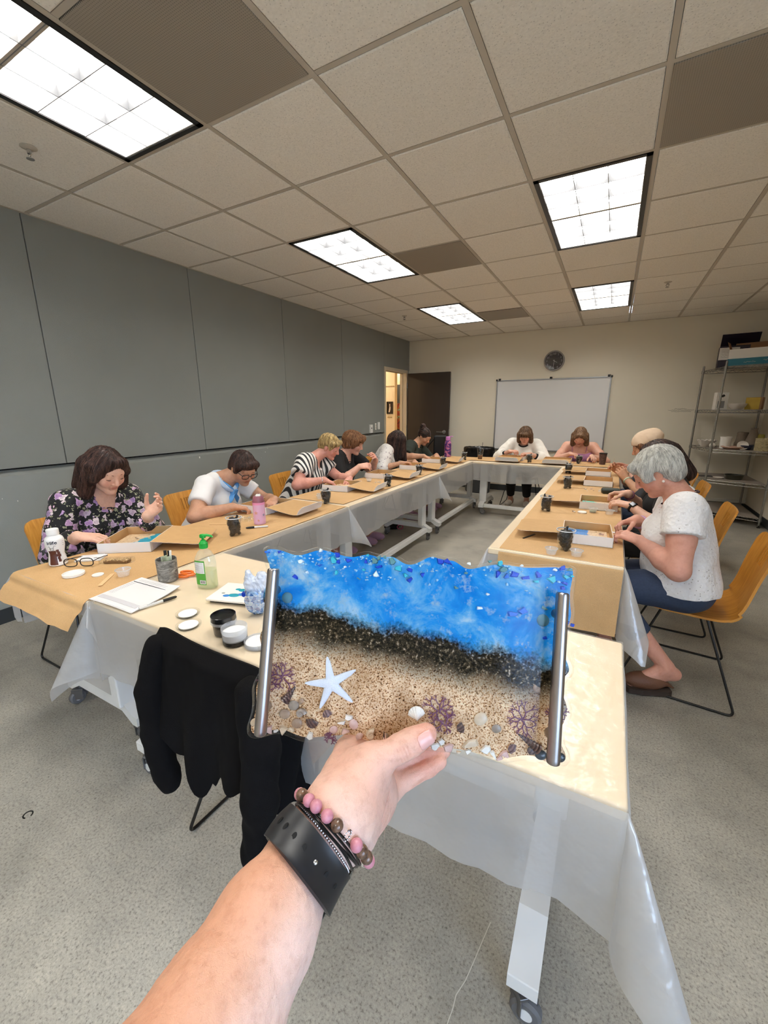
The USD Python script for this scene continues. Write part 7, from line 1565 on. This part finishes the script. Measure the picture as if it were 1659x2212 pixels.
obj('bottle_cap', [lathe([(0, .143), (.0235, .143), (.0240, .150), (.0240, .166), (.0225, .169), (0, .169)], 40)], pm('white_cap', (244, 243, 240), .4), t)
a0 = toward(-2.175, .845); m_choc = pm('chocolate_print', (92, 48, 36), .4)
obj('label_word', wrap_text('fairlife'[2:], .0135, .0372, .105, a0 - .32), pm('charcoal_ink', (44, 44, 52), .5), t)
obj('cow_outline', [tube([((.0368 + .0006) * math.cos(a0 - .35 + q), (.0368 + .0006) * math.sin(a0 - .35 + q), zz_) for q, zz_ in P], .0008, 5) for P in ([(-.42, .094), (-.30, .097), (-.2, .086), (.1, .088), (.25, .099), (.4, .097)], [(-.22, .088), (-.2, .078), (-.05, .074), (.1, .079), (.12, .088)])], m_ink, t)
obj('brown_panel', shell(grid([[(np.interp(zz_, [0, .012, .045, .058, .09], [.0352, .0368, .0314, .0304, .0366]) * math.cos(q), np.interp(zz_, [0, .012, .045, .058, .09], [.0352, .0368, .0314, .0304, .0366]) * math.sin(q), zz_) for q in np.linspace(a0 - .95, a0 - .05, 18)] for zz_ in np.linspace(.006, .074, 14)], flip=True), .0005), m_choc, t)
for q, zz_ in ((.12, .072), (.2, .062), (.1, .052), (.28, .05), (.16, .038), (.22, .026)): obj('chocolate_chunk', move(rbox(-.005, -.001, -.006, .005, .0012, .006, .001), (.0345 * math.cos(a0 + q), .0345 * math.sin(a0 + q), zz_), rz=a0 + q + PI / 2), m_choc, t)
obj('small_print', [tube([((.0368) * math.cos(a0 + .75 + q), (.0368) * math.sin(a0 + .75 + q), zz_) for q in np.linspace(0, .35, 6)], .0005, 4) for zz_ in (.112, .104, .096)], m_ink, t)
t = thing('folded_card', 'white folded card with dark squiggles behind the black glasses', 'card', None, (-2.12, .955, ZP), .7)
obj('card_leaf', rbox(-.055, -.04, 0, .055, .04, .006, .001), m_cw, t); obj('card_leaf', move(rbox(-.05, -.038, 0, .05, .038, .0012, .0005), (-.004, .002, .0062), rz=.06), m_cw, t); obj('print_mark', [tube([(.02, -.02, .0078), (.03, -.012, .0078), (.036, -.022, .0078), (.046, -.014, .0078)], .0016, 5)], m_ink, t)
t = thing('eyeglasses', 'pair of black-framed glasses lying folded open on the brown paper', 'glasses', None, (-2.055, .875, ZP + .002), .62)
for s in (1, -1):
    a = np.linspace(0, 2 * PI, 31); obj('frame_rim', tube([(s * .034 + .027 * np.sign(math.cos(q)) * abs(math.cos(q)) ** .7, -.004, .019 + .0185 * np.sign(math.sin(q)) * abs(math.sin(q)) ** .7) for q in a], .0021, 8), m_black, t)
    obj('lens', move(lathe([(0, 0), (.025, 0), (.025, .0012), (0, .0012)], 28), (s * .034, -.0035, .019), R=basis((1, 0, 0), (0, 0, .72), (0, -1, 0)) if False else basis((1, 0, 0), (0, 0, 1), (0, -1, 0)) @ np.diag([1, .72, 1])), m_clear, t)
    obj('temple', tube(rounded([(s * .062, -.004, .024), (s * .066, .06, .020), (s * .056, .125, .004)], .05), .0019, 8), m_black, t)
obj('bridge', tube([(-.008, -.004, .024), (0, -.005, .027), (.008, -.004, .024)], .0021, 8), m_black, t)
lid_ = lambda r, h: lathe([(0, 0), (r - .002, 0), (r, .002), (r, h), (r - .0025, h), (r - .003, .0035), (0, .0035)], 40)
simple('jar_lid', lid_(.041, .011), m_white, 'white round lid lying upturned in front of the black glasses', 'lid', (-1.965, .808, ZP))
simple('jar_lid', lathe([(0, 0), (.022, 0), (.0225, .004), (.020, .005), (0, .005)], 30), m_white, 'small flat white disc between the upturned lid and the wooden stick', 'lid', (-1.872, .857, ZP))
simple('craft_stick', prism(LineString([(-.058, 0), (.058, 0)]).buffer(.0085), 0, .002), pm('birch_wood', (226, 188, 138), .6), 'flat wooden craft stick lying on the brown paper, near left', 'stick', (-1.787, .846, ZP), rz=2.29)
t = thing('snack_bar', 'clear-wrapped granola bar in front of the first carton', 'snack', None, (-1.955, .985, ZP), .55)
obj('bar_base', rbox(-.055, -.016, .001, .055, .016, .013, .003), pm('oat_bar', (120, 86, 48), .7), t); obj('bar_topping', wobble(rbox(-.054, -.015, .011, .054, .015, .018, .003).subdivide().subdivide().subdivide(), .006, 130, 2), pm('oat_clusters', (226, 192, 138), .6, rgb2=(112, 76, 44), scale=110, var=.6), t); obj('wrapper', wobble(rbox(-.075, -.020, .0, .075, .020, .024, .006).subdivide().subdivide(), .002, 60, 5), m_clear, t)
t = thing('pen_cup', 'grey birch-bark patterned cup full of pens and slips of paper', 'cup', None, (-1.565, .975, ZS))
m_bark = M('bark_glaze', {'tc': ('texture_coordinate', {}), 'mp': ('mapping', {'scale': (1, 1, 2.4)}), 'n': ('noise_texture', {'scale': 26.0, 'detail': 8, 'roughness': .72, 'distortion': .8}), 'n2': ('noise_texture', {'scale': 22.0, 'detail': 3}), 'r': ('rgb_ramp', {'ramp': [(.32, lin(52, 50, 48)), (.46, lin(112, 108, 102)), (.58, lin(150, 146, 138)), (.68, lin(206, 200, 190))]}), 'p': ('principled_bsdf', {'roughness': .55}), 'b': ('bump', {'strength': .6, 'distance': .003})},
             [('tc.object', 'mp.vector'), ('mp.vector', 'n.vector'), ('n.fac', 'r.fac'), ('r.color', 'p.base_color'), ('n.fac', 'b.height'), ('b.normal', 'p.normal')], 'p.BSDF')
obj('cup_wall', lathe([(0, 0), (.037, 0), (.0385, .003), (.040, .090), (.0395, .094), (.037, .093), (.0355, .006), (0, .006)], 44), m_bark, t); obj('cup_bottom', lathe([(0, .006), (.035, .006), (.035, .007), (0, .007)], 24), m_dark, t)
obj('pen', tube([(-.022, .012, .01), (-.028, .018, .118)], .0062, 12), m_black, t); obj('pen', tube([(-.014, .02, .01), (-.020, .03, .115)], .0058, 12), m_black, t); obj('pen', tube([(.004, .012, .01), (.002, .022, .122)], .0045, 12), m_white, t, label='white pen')
m_slip = pm('pale_green_paper', (206, 214, 186), .6)
for i, (a, x, y) in enumerate(((.2, .01, -.008), (.6, .016, .0), (-.3, .004, -.016), (.9, -.006, -.004), (.1, .02, -.012))): obj('paper_slip', move(shell(grid([[(-.012 + .024 * u, .004 * math.sin(3 * k), .03 + .072 * k + .006 * u) for u in (0, .5, 1)] for k in np.linspace(0, 1, 8)]), .0005), (x, y, 0), rz=a), m_slip, t)
t = thing('scissors', 'orange-handled scissors lying behind the hand-sanitizer bottle', 'scissors', None, (-1.515, 1.045, ZS), .35)
m_org = pm('orange_plastic', (236, 116, 36), .35)
for s in (1, -1):
    a = np.linspace(0, 2 * PI, 25); obj('finger_loop', tube([(-.030 + .026 * math.cos(q), s * .017 + .013 * math.sin(q), .007 + .0012 * s) for q in a], .0052, 8), m_org, t); obj('shank', tube([(-.006, s * .014, .007), (.018, -s * .002, .007)], .0058, 8), m_org, t)
    obj('blade', move(prism(Polygon([(.012, -s * .006), (.095, -s * .001), (.012, s * .004)]), 0, .002), (0, 0, .005 + .0012 * s)), m_steel, t)
t = thing('pump_bottle', 'clear sanitizer bottle with green pump and label on the near table', 'bottle', None, (-1.358, 1.005, ZS), .35)
def oval(w, d, z, n=40, sq=.75): 
    a = np.linspace(0, 2 * PI, n, endpoint=False); c_, s__ = np.cos(a), np.sin(a); return np.c_[w * np.sign(c_) * np.abs(c_) ** sq, d * np.sign(s__) * np.abs(s__) ** sq, np.full(n, z)]
def loft(secs, cap=True):
    P = np.array([np.vstack([q, q[:1]]) for q in secs]); g_ = grid(P, flip=True); ms = [g_]
    if cap:
        for q, f in ((secs[0], False), (secs[-1], True)):
            c_ = q.mean(0); n = len(q); tri = [[i, (i + 1) % n, n] for i in range(n)]; tri = tri if f else [x_[::-1] for x_ in tri]; ms.append(trimesh.Trimesh(np.vstack([q, c_]), tri, process=False))
    m_ = join(ms); m_.merge_vertices(); return m_
secs = [oval(.036, .024, 0), oval(.0395, .027, .004), oval(.040, .0275, .10), oval(.038, .026, .125), oval(.026, .019, .148), oval(.014, .014, .160, sq=1), oval(.0135, .0135, .168, sq=1)]
obj('bottle_wall', loft(secs), M('clear_pet', {'t': ('transparent_bsdf', {'color': (.98, 1, .98)}), 'd': ('diffuse_bsdf', {'color': lin(232, 238, 226)}), 'g': ('glossy_bsdf', {'roughness': .08, 'color': (1, 1, 1)}), 'm': ('mix_closure', {'fac': .16}), 'm2': ('mix_closure', {'fac': .10})}, [('t.BSDF', 'm.closure1'), ('d.BSDF', 'm.closure2'), ('m.closure', 'm2.closure1'), ('g.BSDF', 'm2.closure2')], 'm2.closure'), t)
obj('sanitizer_gel', loft([oval(.035, .023, .003), oval(.038, .0255, .006), oval(.0385, .026, .075)]), M('pale_green_gel', {'t': ('transparent_bsdf', {'color': (.95, .97, .84)}), 'd': ('translucent_bsdf', {'color': lin(232, 236, 190)}), 'dd': ('diffuse_bsdf', {'color': lin(232, 236, 192)}), 'm0': ('mix_closure', {'fac': .5}), 'm': ('mix_closure', {'fac': .5})}, [('d.BSDF', 'm0.closure1'), ('dd.BSDF', 'm0.closure2'), ('t.BSDF', 'm.closure1'), ('m0.closure', 'm.closure2')], 'm.closure'), t, label='pale yellow-green gel')
m_grn = pm('pump_green', (20, 168, 60), .35)
obj('pump_collar', lathe([(0, .164), (.0155, .164), (.0165, .168), (.0165, .184), (.013, .188), (.0085, .196), (.006, .197), (0, .197)], 30), m_grn, t); obj('pump_stem', lathe([(0, .195), (.0045, .195), (.0045, .212), (0, .212)], 16), m_grn, t); obj('pump_head', loft([oval(.012, .008, .206, 24, 1), oval(.013, .0085, .214, 24, 1), oval(.010, .007, .219, 24, 1)]), m_grn, t); obj('pump_spout', tube([(0, 0, .214), (.020, 0, .217), (.036, 0, .2145), (.042, 0, .210)], [.006, .0052, .0042, .0036], 10), m_grn, t)
lab = lambda w0, w1, z0, z1, d, mt, nm: obj(nm, shell(grid([[(x_, -.0268 * (1 - (abs(x_) / .040) ** 2.67) ** .375 - d, zz_) for x_ in np.linspace(w0, w1, 14)] for zz_ in (z0, (z0 + z1) / 2, z1)]), .0003), mt, t)
lab(-.034, .012, .018, .118, .0006, pm('label_green', (84, 170, 62), .45), 'green_label'); lab(-.031, .009, .066, .112, .0012, m_cw, 'white_label_panel'); lab(-.014, .010, .022, .038, .0012, m_cw, 'barcode_panel')
obj('label_print', [tube([(-.028, -.0274, zz_), (.004, -.0282, zz_)], .0005, 4) for zz_ in np.arange(.071, .110, .0052)], m_ink, t); obj('barcode_bar', [bx(-.011 + .0028 * i, -.0286, .025, -.0098 + .0028 * i, -.0278, .036) for i in range(7)], m_black, t)
t = thing('paint_tray', 'white tile with blobs of teal and blue paint, half under the plastic bag', 'tray', None, (-1.16, 1.005, ZS), .30)
obj('tile', rbox(-.11, -.075, .008, .11, .075, .018, .004), m_white, t); obj('tile_foot', [rbox(-.10, -.065, 0, .10, .065, .008, .003)], m_dark, t)
for i, (x, y, r, c) in enumerate(((-.02, -.03, .018, 0), (-.045, -.038, .012, 1), (.005, -.02, .013, 1), (-.01, .015, .014, 0), (.02, .025, .016, 1), (-.03, .02, .010, 0), (.04, .0, .014, 0), (-.07, -.02, .006, 2))): obj('paint_blob', wobble(move(tm(m3.Manifold.sphere(r, 16)), (x, y, .018), R=np.diag([1.2, .8, .25])), .002, 60, i), [mg('teal_paint', (30, 150, 170)), mg('azure_paint', (60, 130, 200)), mg('grey_paint', (150, 156, 150))][c], t)
# plastic bag of blue glass pebbles
t = thing('plastic_bag', 'crumpled clear bag full of blue glass pebbles with white print', 'bag', None, (-1.015, .935, ZS), .45)
p_ = [ell((0, 0, .050), (.040, .030, .052)), ell((.002, 0, .088), (.038, .026, .042)), ell((.030, .002, .10), (.020, .016, .045)), cone((-.018, 0, .115), (-.026, .004, .150), .020, .010), cone((.014, .004, .115), (.020, .004, .142), .018, .013), cone((.03, 0, .12), (.046, .002, .130), .014, .012)]
Fb = solve([(q, .012) for q in p_], .003); Fb.clip(half((0, 0, .001), (0, 0, -1))); mb = fold(fold(Fb.mesh(), .006, (60, 60, 40), 2), .003, (160, 160, 110), 3)
m_bag = M('blue_pebble_bag', {'tc': ('texture_coordinate', {}), 'v': ('voronoi_texture', {'scale': 95.0}), 's': ('separate_color', {}), 'z': ('separate_xyz', {}), 'r': ('rgb_ramp', {'ramp': [(0, lin(46, 84, 150)), (.4, lin(92, 138, 196)), (.75, lin(140, 176, 216)), (1, lin(200, 214, 230))]}), 'mr': ('map_range', {'from_min': .088, 'from_max': .106}), 'm': ('mix', {'color2': lin(206, 214, 230)}), 'p': ('principled_bsdf', {'roughness': .18, 'coat_weight': .6, 'coat_roughness': .15})},
          [('tc.object', 'v.vector'), ('tc.object', 'z.vector'), ('v.color', 's.color'), ('s.r', 'r.fac'), ('z.z', 'mr.value'), ('mr.result', 'm.fac'), ('r.color', 'm.color1'), ('m.color', 'p.base_color')], 'p.BSDF')
obj('bag_film', mb, m_bag, t, smooth=40); obj('royal_blue_pebble', wobble(rbox(-.004, -.012, .114, .024, .010, .132, .006), .001, 90, 1), mg('royal_blue_glass', (30, 52, 168)), t); obj('royal_blue_pebble', wobble(rbox(-.050, -.01, .062, -.030, .010, .080, .006), .001, 90, 1), mg('royal_blue_glass', (30, 52, 168)), t)
obj('bag_print', [tube([(-.028, -.0335 + .0015 * (i % 2), zz_), (0, -.0365, zz_ + .001), (.026, -.0335, zz_ - .001)], .0007, 4) for i, zz_ in enumerate(np.arange(.030, .082, .0048))], m_white, t)
# jars and lids
m_jb = pm('black_pigment', (18, 18, 19), .3); m_jc = M('frosted_jar', {'t': ('transparent_bsdf', {'color': (.92, .94, .96)}), 'd': ('diffuse_bsdf', {'color': lin(226, 228, 232)}), 'm': ('mix_closure', {'fac': .35})}, [('t.BSDF', 'm.closure1'), ('d.BSDF', 'm.closure2')], 'm.closure')
t = thing('pigment_jar', 'open jar of black pigment on the near table', 'jar', None, (-1.012, .790, ZS))
obj('jar_wall', lathe([(.030, 0), (.032, .003), (.0355, .046), (.038, .047), (.038, .064), (.0362, .065), (.0345, .046), (.029, .004), (0, .004)], 44), pm('dark_jar', (30, 30, 32), .2, coat_weight=.5), t); obj('jar_collar', lathe([(.0362, .040), (.0392, .040), (.0392, .048), (.0362, .048)], 44), m_jc, t); obj('black_pigment', wobble(lathe([(0, .005), (.033, .03), (.0355, .058), (.02, .0595), (0, .060)], 40), .001, 120, 2), m_jb, t)
t = thing('pigment_jar', 'open jar of white pigment with a dark base, beside the black one', 'jar', None, (-.940, .768, ZS))
obj('jar_wall', lathe([(.034, .012), (.0365, .014), (.0375, .040), (.0385, .041), (.0385, .052), (.037, .0525), (.0358, .040), (.033, .015), (0, .015)], 44), m_jc, t); obj('jar_base', lathe([(0, 0), (.034, 0), (.0365, .003), (.0365, .0135), (0, .0135)], 44), m_jb, t); obj('white_pigment', wobble(lathe([(0, .015), (.0345, .016), (.0362, .036), (.02, .044), (0, .046)], 40), .001, 100, 4), pm('white_pigment', (244, 244, 244), .5), t)
t = thing('jar_lid', 'white filled lid half hidden behind the resin tray, right of the jars', 'lid', None, (-.868, .790, ZS))
obj('lid_wall', lid_(.040, .016), m_jc, t); obj('white_pigment', lathe([(0, .004), (.036, .004), (.036, .012), (0, .014)], 40), pm('white_pigment', (244, 244, 244), .5), t)
for i, (x, y, l) in enumerate(((-1.222, .812, 'shallow clear lid with white pigment, farther of two beside the marker'), (-1.150, .762, 'shallow clear lid with white pigment, nearer of two, behind the black jacket'))):
    t = thing('jar_lid', l, 'lid', None, (x, y, ZS)); obj('lid_wall', lid_(.040, .008), m_clear, t); obj('white_pigment', lathe([(0, .0036), (.030, .0036), (.030, .0062), (0, .0066)], 36), pm('white_pigment', (244, 244, 244), .5), t)
# printed form and pens
t = thing('printed_form', 'stack of printed white forms with a dark header line, near left', 'paper', None, (-1.545, .828, ZS), 0)
c4 = V((-1.655, .716), (-1.682, .930), (-1.438, .938), (-1.402, .724)) - V(-1.545, .828)
def sheet4(c, dz, lift, off): 
    return shell(grid([[np.r_[(c[0] * (1 - u) + c[3] * u) * (1 - w) + (c[1] * (1 - u) + c[2] * u) * w + off, dz + lift * (u * w) ** 4 + .003 * math.sin(u * 3) * (1 - w)] for u in np.linspace(0, 1, 16)] for w in np.linspace(0, 1, 16)], flip=True), .0004)
for i in range(4): obj('sheet', sheet4(c4, .0006 + .0012 * i, .010, V(.003 * (i % 2), -.002 * (i % 3))), m_cw, t)
bl = lambda u, w: (c4[0] * (1 - u) + c4[3] * u) * (1 - w) + (c4[1] * (1 - u) + c4[2] * u) * w
zt_ = .0056
obj('header_line', tube([np.r_[bl(u, .80), zt_ + .003 * math.sin(u * 3) * .2] for u in np.linspace(.06, .86, 8)], .0013, 5), pm('dark_grey_ink', (84, 84, 92), .7), t)
obj('text_row', [tube([np.r_[bl(.06, w), zt_ + .001], np.r_[bl(.17, w + .006), zt_ + .0012]], .00035, 4) for w in np.arange(.30, .78, .032)] + [tube([np.r_[bl(.12, w), zt_ + .001], np.r_[bl(.8, w), zt_ + .0018]], .00035, 4) for w in (.86, .90)], pm('light_grey_ink', (160, 160, 168), .7), t)
obj('shaded_row', shell(grid([[np.r_[bl(u, w), zt_ + .0028 * math.sin(u * 3) * (1 - w) - .0002] for u in np.linspace(.05, .95, 8)] for w in (.10, .15, .20)], flip=True), .0003), pm('grey_band', (206, 204, 208), .7), t)
def marker(x0, y0, x1, y1, z, label, cap0=True):
    t = thing('marker_pen', label, 'pen', None, (x0, y0, z), math.atan2(y1 - y0, x1 - x0)); L = math.hypot(x1 - x0, y1 - y0); r = .0056
    obj('barrel', tube([(0, 0, r), (.004, 0, r), (L * .64, 0, r)], [r * .8, r, r], 14), pm('marker_white', (220, 220, 218), .35), t); obj('cap', tube([(L * .62, 0, r), (L * .86, 0, r), (L * .97, 0, r), (L, 0, r)], [r * 1.06, r * 1.02, r * .8, r * .45], 14), m_black, t)
    g_ = text('Sharpie' if False else 'Fine Marker'[:0] or 'IIII', .004, .0004); obj('print_mark', [tube([(L * .2 + .006 * k, -.0030, r * 1.86), (L * .2 + .006 * k + .004, -.0030, r * 1.86)], .0005, 4) for k in range(6)], m_ink, t)
marker(-1.405, .752, -1.375, .878, ZS, 'grey marker pen with a black cap lying beside the printed forms')
marker(-1.765, 1.762, -1.855, 1.672, ZP, 'marker pen with a black cap lying in front of the pink bottle')
# pink bottle
t = thing('water_bottle', 'pink insulated bottle with a white spout and star decorations', 'bottle', None, (-1.868, 1.800, ZP), -.9)
m_pinkb = pm('pale_pink_metal', (228, 180, 208), .38); m_rose = pm('rosewood_plastic', (150, 92, 104), .4)
obj('bottle_body', lathe([(0, 0), (.034, 0), (.036, .003), (.0365, .020), (.0365, .128), (0, .130)], 40), m_pinkb, t); obj('pink_band', lathe([(.0366, .124), (.0372, .124), (.0372, .138), (.0366, .138), (0, .138)], 40), pm('hot_pink', (236, 150, 188), .4), t)
obj('bottle_lid', lathe([(0, .137), (.0362, .137), (.0362, .146), (.032, .166), (.026, .176), (0, .178)], 36), m_rose, t); obj('spout_cover', rbox(-.018, -.014, .170, .018, .016, .186, .006), m_white, t); obj('carry_loop', tube(rounded([(-.034, 0, .150), (-.040, 0, .180), (-.030, 0, .184)], .01), .004, 8), m_rose, t)
def star(r0, r1, n=5): return Polygon([((r0 if i % 2 == 0 else r1) * math.sin(i * PI / n), (r0 if i % 2 == 0 else r1) * math.cos(i * PI / n)) for i in range(2 * n)])
a1 = toward(-1.868, 1.80) + .9
for da, zz_, r, mt in ((-.55, .075, .014, pm('peach_star', (224, 160, 140), .5)), (.75, .060, .011, pm('grey_star', (150, 140, 160), .5)), (-.2, .028, .010, pm('peach_star', (0, 0, 0)))):
    g_ = prism(star(r, r * .42), 0, .0006).subdivide_to_size(.003); v = np.array(g_.vertices); a = a1 + da + v[:, 0] / .0365; g_.vertices = np.c_[(.0366 + v[:, 2]) * np.cos(a), (.0366 + v[:, 2]) * np.sin(a), zz_ + v[:, 1]]; obj('star_decal', g_, mt, t)
# loose shells, wrappers and small things by each place
def scatter(x, y, r, n, seed, label, group, mats, sx=1.0):
    """a handful of loose shells, each an object of its own"""
    rr = np.random.default_rng(seed)
    for i in range(n):
        a, d = rr.uniform(0, 6.28), r * math.sqrt(rr.uniform(0, 1)); sz = rr.uniform(.006, .013)
        m_ = scallop(sz * 1.1, 9, 2.5) if i % 3 else wobble(move(tm(m3.Manifold.sphere(sz * .8, 12)), R=np.diag([1, .8, .5])), .001, 90, i)
        p_ = obj('loose_shell', move(m_, (x + d * math.cos(a) * sx, y + d * math.sin(a), ZP + .002), rr.uniform(0, 6)), mats[i % len(mats)], label=label, cat='shell', group=group)
SM = [m_wsh, m_sh[3], m_sh[1], m_wsh, m_sh[4]]
scatter(-2.0, 1.90, .055, 9, 1, 'one of the pale shells heaped behind the pink bottle', 'pale shells heaped behind the pink bottle', SM)
scatter(-1.93, 3.42, .06, 8, 2, 'one of the pale shells lying between the third and fourth cartons', 'pale shells between the third and fourth cartons of the left row', SM)
scatter(-.08, 3.95, .075, 12, 3, 'one of the pale shells lying beside the third carton of the right row', 'pale shells beside the third carton of the right row', SM, 1.3)
scatter(-.15, 3.03, .03, 4, 4, 'one of the shells beside the small green cup on the right row', 'shells beside the small green cup', [m_sh[1], m_wsh, m_sh[3]])
scatter(-1.93, 4.42, .05, 5, 5, 'one of the shells near the long-haired woman\'s carton', 'shells near the long-haired woman\'s carton', SM)
scatter(-.22, 5.80, .06, 7, 6, 'one of the shells in front of the woman in mauve', 'shells in front of the woman in mauve', [m_sh[1], m_sh[3], m_wsh])
t = thing('plastic_bag', 'crumpled clear bag on the paper before the woman with black glasses', 'bag', None, (-2.03, 1.80, ZP))
obj('bag_film', wobble(move(tm(m3.Manifold.sphere(.06, 32)).subdivide(), R=np.diag([1.1, .9, .34])), .014, 38, 7), m_clear, t, smooth=False); obj('bag_folds', wobble(move(tm(m3.Manifold.sphere(.05, 32)), (.03, .03, .01), R=np.diag([1.2, .8, .45])), .016, 50, 9), m_clear, t, smooth=False)
simple('craft_stick', prism(LineString([(-.05, 0), (.05, 0)]).buffer(.005), 0, .002), pm('birch_wood', (226, 188, 138), .6), 'thin wooden stick lying left of the glove cup by the woman with glasses', 'stick', (-2.08, 1.66, ZP), rz=.5)
simple('craft_stick', prism(LineString([(-.075, 0), (.075, 0)]).buffer(.009), 0, .002), pm('birch_wood', (226, 188, 138), .6), 'wooden stick held upright by the person in the beige head covering', 'stick', (0, 0, 0)) if False else None
hs = prism(LineString([(-.075, 0), (.075, 0)]).buffer(.010), 0, .002); simple('craft_stick', move(hs, R=basis((.12, .1, .98), (0, 1, -.1), (1, 0, -.12))), pm('birch_wood', (226, 188, 138), .6), 'wooden stick held upright by the person in the beige head covering', 'stick', (.035, 4.30, .915))
simple('craft_stick', prism(LineString([(-.06, 0), (.06, 0)]).buffer(.008), 0, .002), pm('birch_wood', (226, 188, 138), .6), 'wooden stick lying beside the third glove cup of the right row', 'stick', (-.20, 4.03, ZP), rz=.2)
simple('craft_stick', prism(LineString([(-.055, 0), (.055, 0)]).buffer(.006), 0, .002), m_black, 'dark stirring stick lying behind the nearest glove cup of the right row', 'stick', (-.34, 2.30, ZP), rz=1.2)
t = thing('case', 'dark green zip case beside the smart watch hand', 'case', None, (.045, 3.88, ZP), .1); obj('case_body', rbox(-.07, -.045, 0, .07, .045, .042, .018), pm('dark_green_case', (42, 52, 46), .55), t); obj('zip', tube(rounded([(-.070, -.0455, .024), (.070, -.0455, .024), (.0705, .045, .024)], .02), .002, 6), m_black, t)
simple('jar_lid', lathe([(0, 0), (.028, 0), (.029, .006), (.026, .009), (0, .009)], 30), m_white, 'small white lid lying left of the green cup on the right row', 'lid', (-.118, 3.03, ZP))
t = thing('paper_cup', 'dark patterned paper cup at the far right corner of the tables', 'cup', None, (-.065, 5.93, ZP)); obj('cup_wall', lathe([(0, 0), (.034, 0), (.045, .135), (.047, .137), (.046, .141), (.043, .138), (.032, .004), (0, .004)], 32), pm('brown_pattern', (62, 44, 44), .5, rgb2=(112, 84, 80), scale=60, var=.5), t); obj('coffee_lid', lathe([(.043, .138), (.047, .138), (.047, .146), (.04, .150), (0, .150)], 32), m_black, t)
t = thing('iced_drink', 'half-full clear iced drink with a straw at the far left corner', 'drink', None, (-1.615, 5.82, ZP)); obj('cup_wall', lathe([(.030, 0), (.046, .145), (.048, .146), (.048, .150), (.045, .150), (.029, .003), (0, .003)], 32), m_clear, t); obj('drink', lathe([(0, .004), (.0295, .005), (.036, .062), (0, .062)], 32), pm('iced_tea', (112, 78, 52), .15), t); obj('straw', tube([(.005, 0, .01), (.028, .004, .24)], .003, 8), m_dark, t); obj('ice', [move(rbox(-.012, -.012, -.012, .012, .012, .012, .003), q, rz=i) for i, q in enumerate(((-.01, .01, .075), (.014, -.008, .072), (.0, -.01, .092)))], m_clear, t)
t = thing('plastic_cup', 'clear cup with coloured streaks behind the right end of the tray', 'cup', None, (-.20, 1.22, ZS)); obj('cup_wall', lathe([(.030, 0), (.0305, .002), (.042, .115), (.0445, .116), (.0445, .120), (.042, .120), (.029, .004), (0, .004)], 40), m_clear, t); obj('paint_streaks', [tube([(.034 * math.cos(a), .034 * math.sin(a), .02), (.037 * math.cos(a + .1), .037 * math.sin(a + .1), .06), (.040 * math.cos(a), .040 * math.sin(a), .10)], .0016, 5) for a in np.linspace(0, 6, 11)], pm('streak_blue', (120, 150, 196), .4), t); obj('paper_slip', [move(bx(-.012, -.0006, .004, .012, .0006, .085), (x, y, 0), rz=a) for x, y, a in ((0, .01, .3), (.01, -.008, 1.2), (-.012, -.004, 2.1))], m_cw, t)
simple('tissue', wobble(move(tm(m3.Manifold.sphere(.03, 24)), (0, 0, .006), R=np.diag([1.2, .8, .3])), .01, 60, 5), pm('pale_teal_tissue', (206, 226, 226), .8), 'small crumpled pale tissue on the near table right of the resin tray', 'tissue', (-.165, .98, ZS))
simple('paper_scrap', move(bx(-.02, -.012, 0, .02, .012, .0008), rz=.4), m_cw, 'small pale paper scrap beside the blue-panel carton on the right row', 'paper', (.085, 2.60, ZP + .002))
simple('slipper', lathe([(0, 0)] * 2 + [(.03, 0), (.04, .03), (0, .05)], 12), m_lav, 'x', 'slipper', (0, 0, 0)) if False else None
t = thing('handbag', 'small dark purse with a pink loop on the floor under the left row', 'bag', None, (-2.28, 4.36, 0), .4); obj('bag_body', rbox(-.09, -.05, 0, .09, .05, .11, .03), m_blackp, t); obj('pink_loop', tube([(.11 + .035 * math.cos(a), -.05 + .02 * math.sin(a), .04 + .02 * math.sin(a)) for a in np.linspace(0, 6.28, 20)], .006, 8), pm('hot_pink_loop', (206, 90, 130), .5), t)
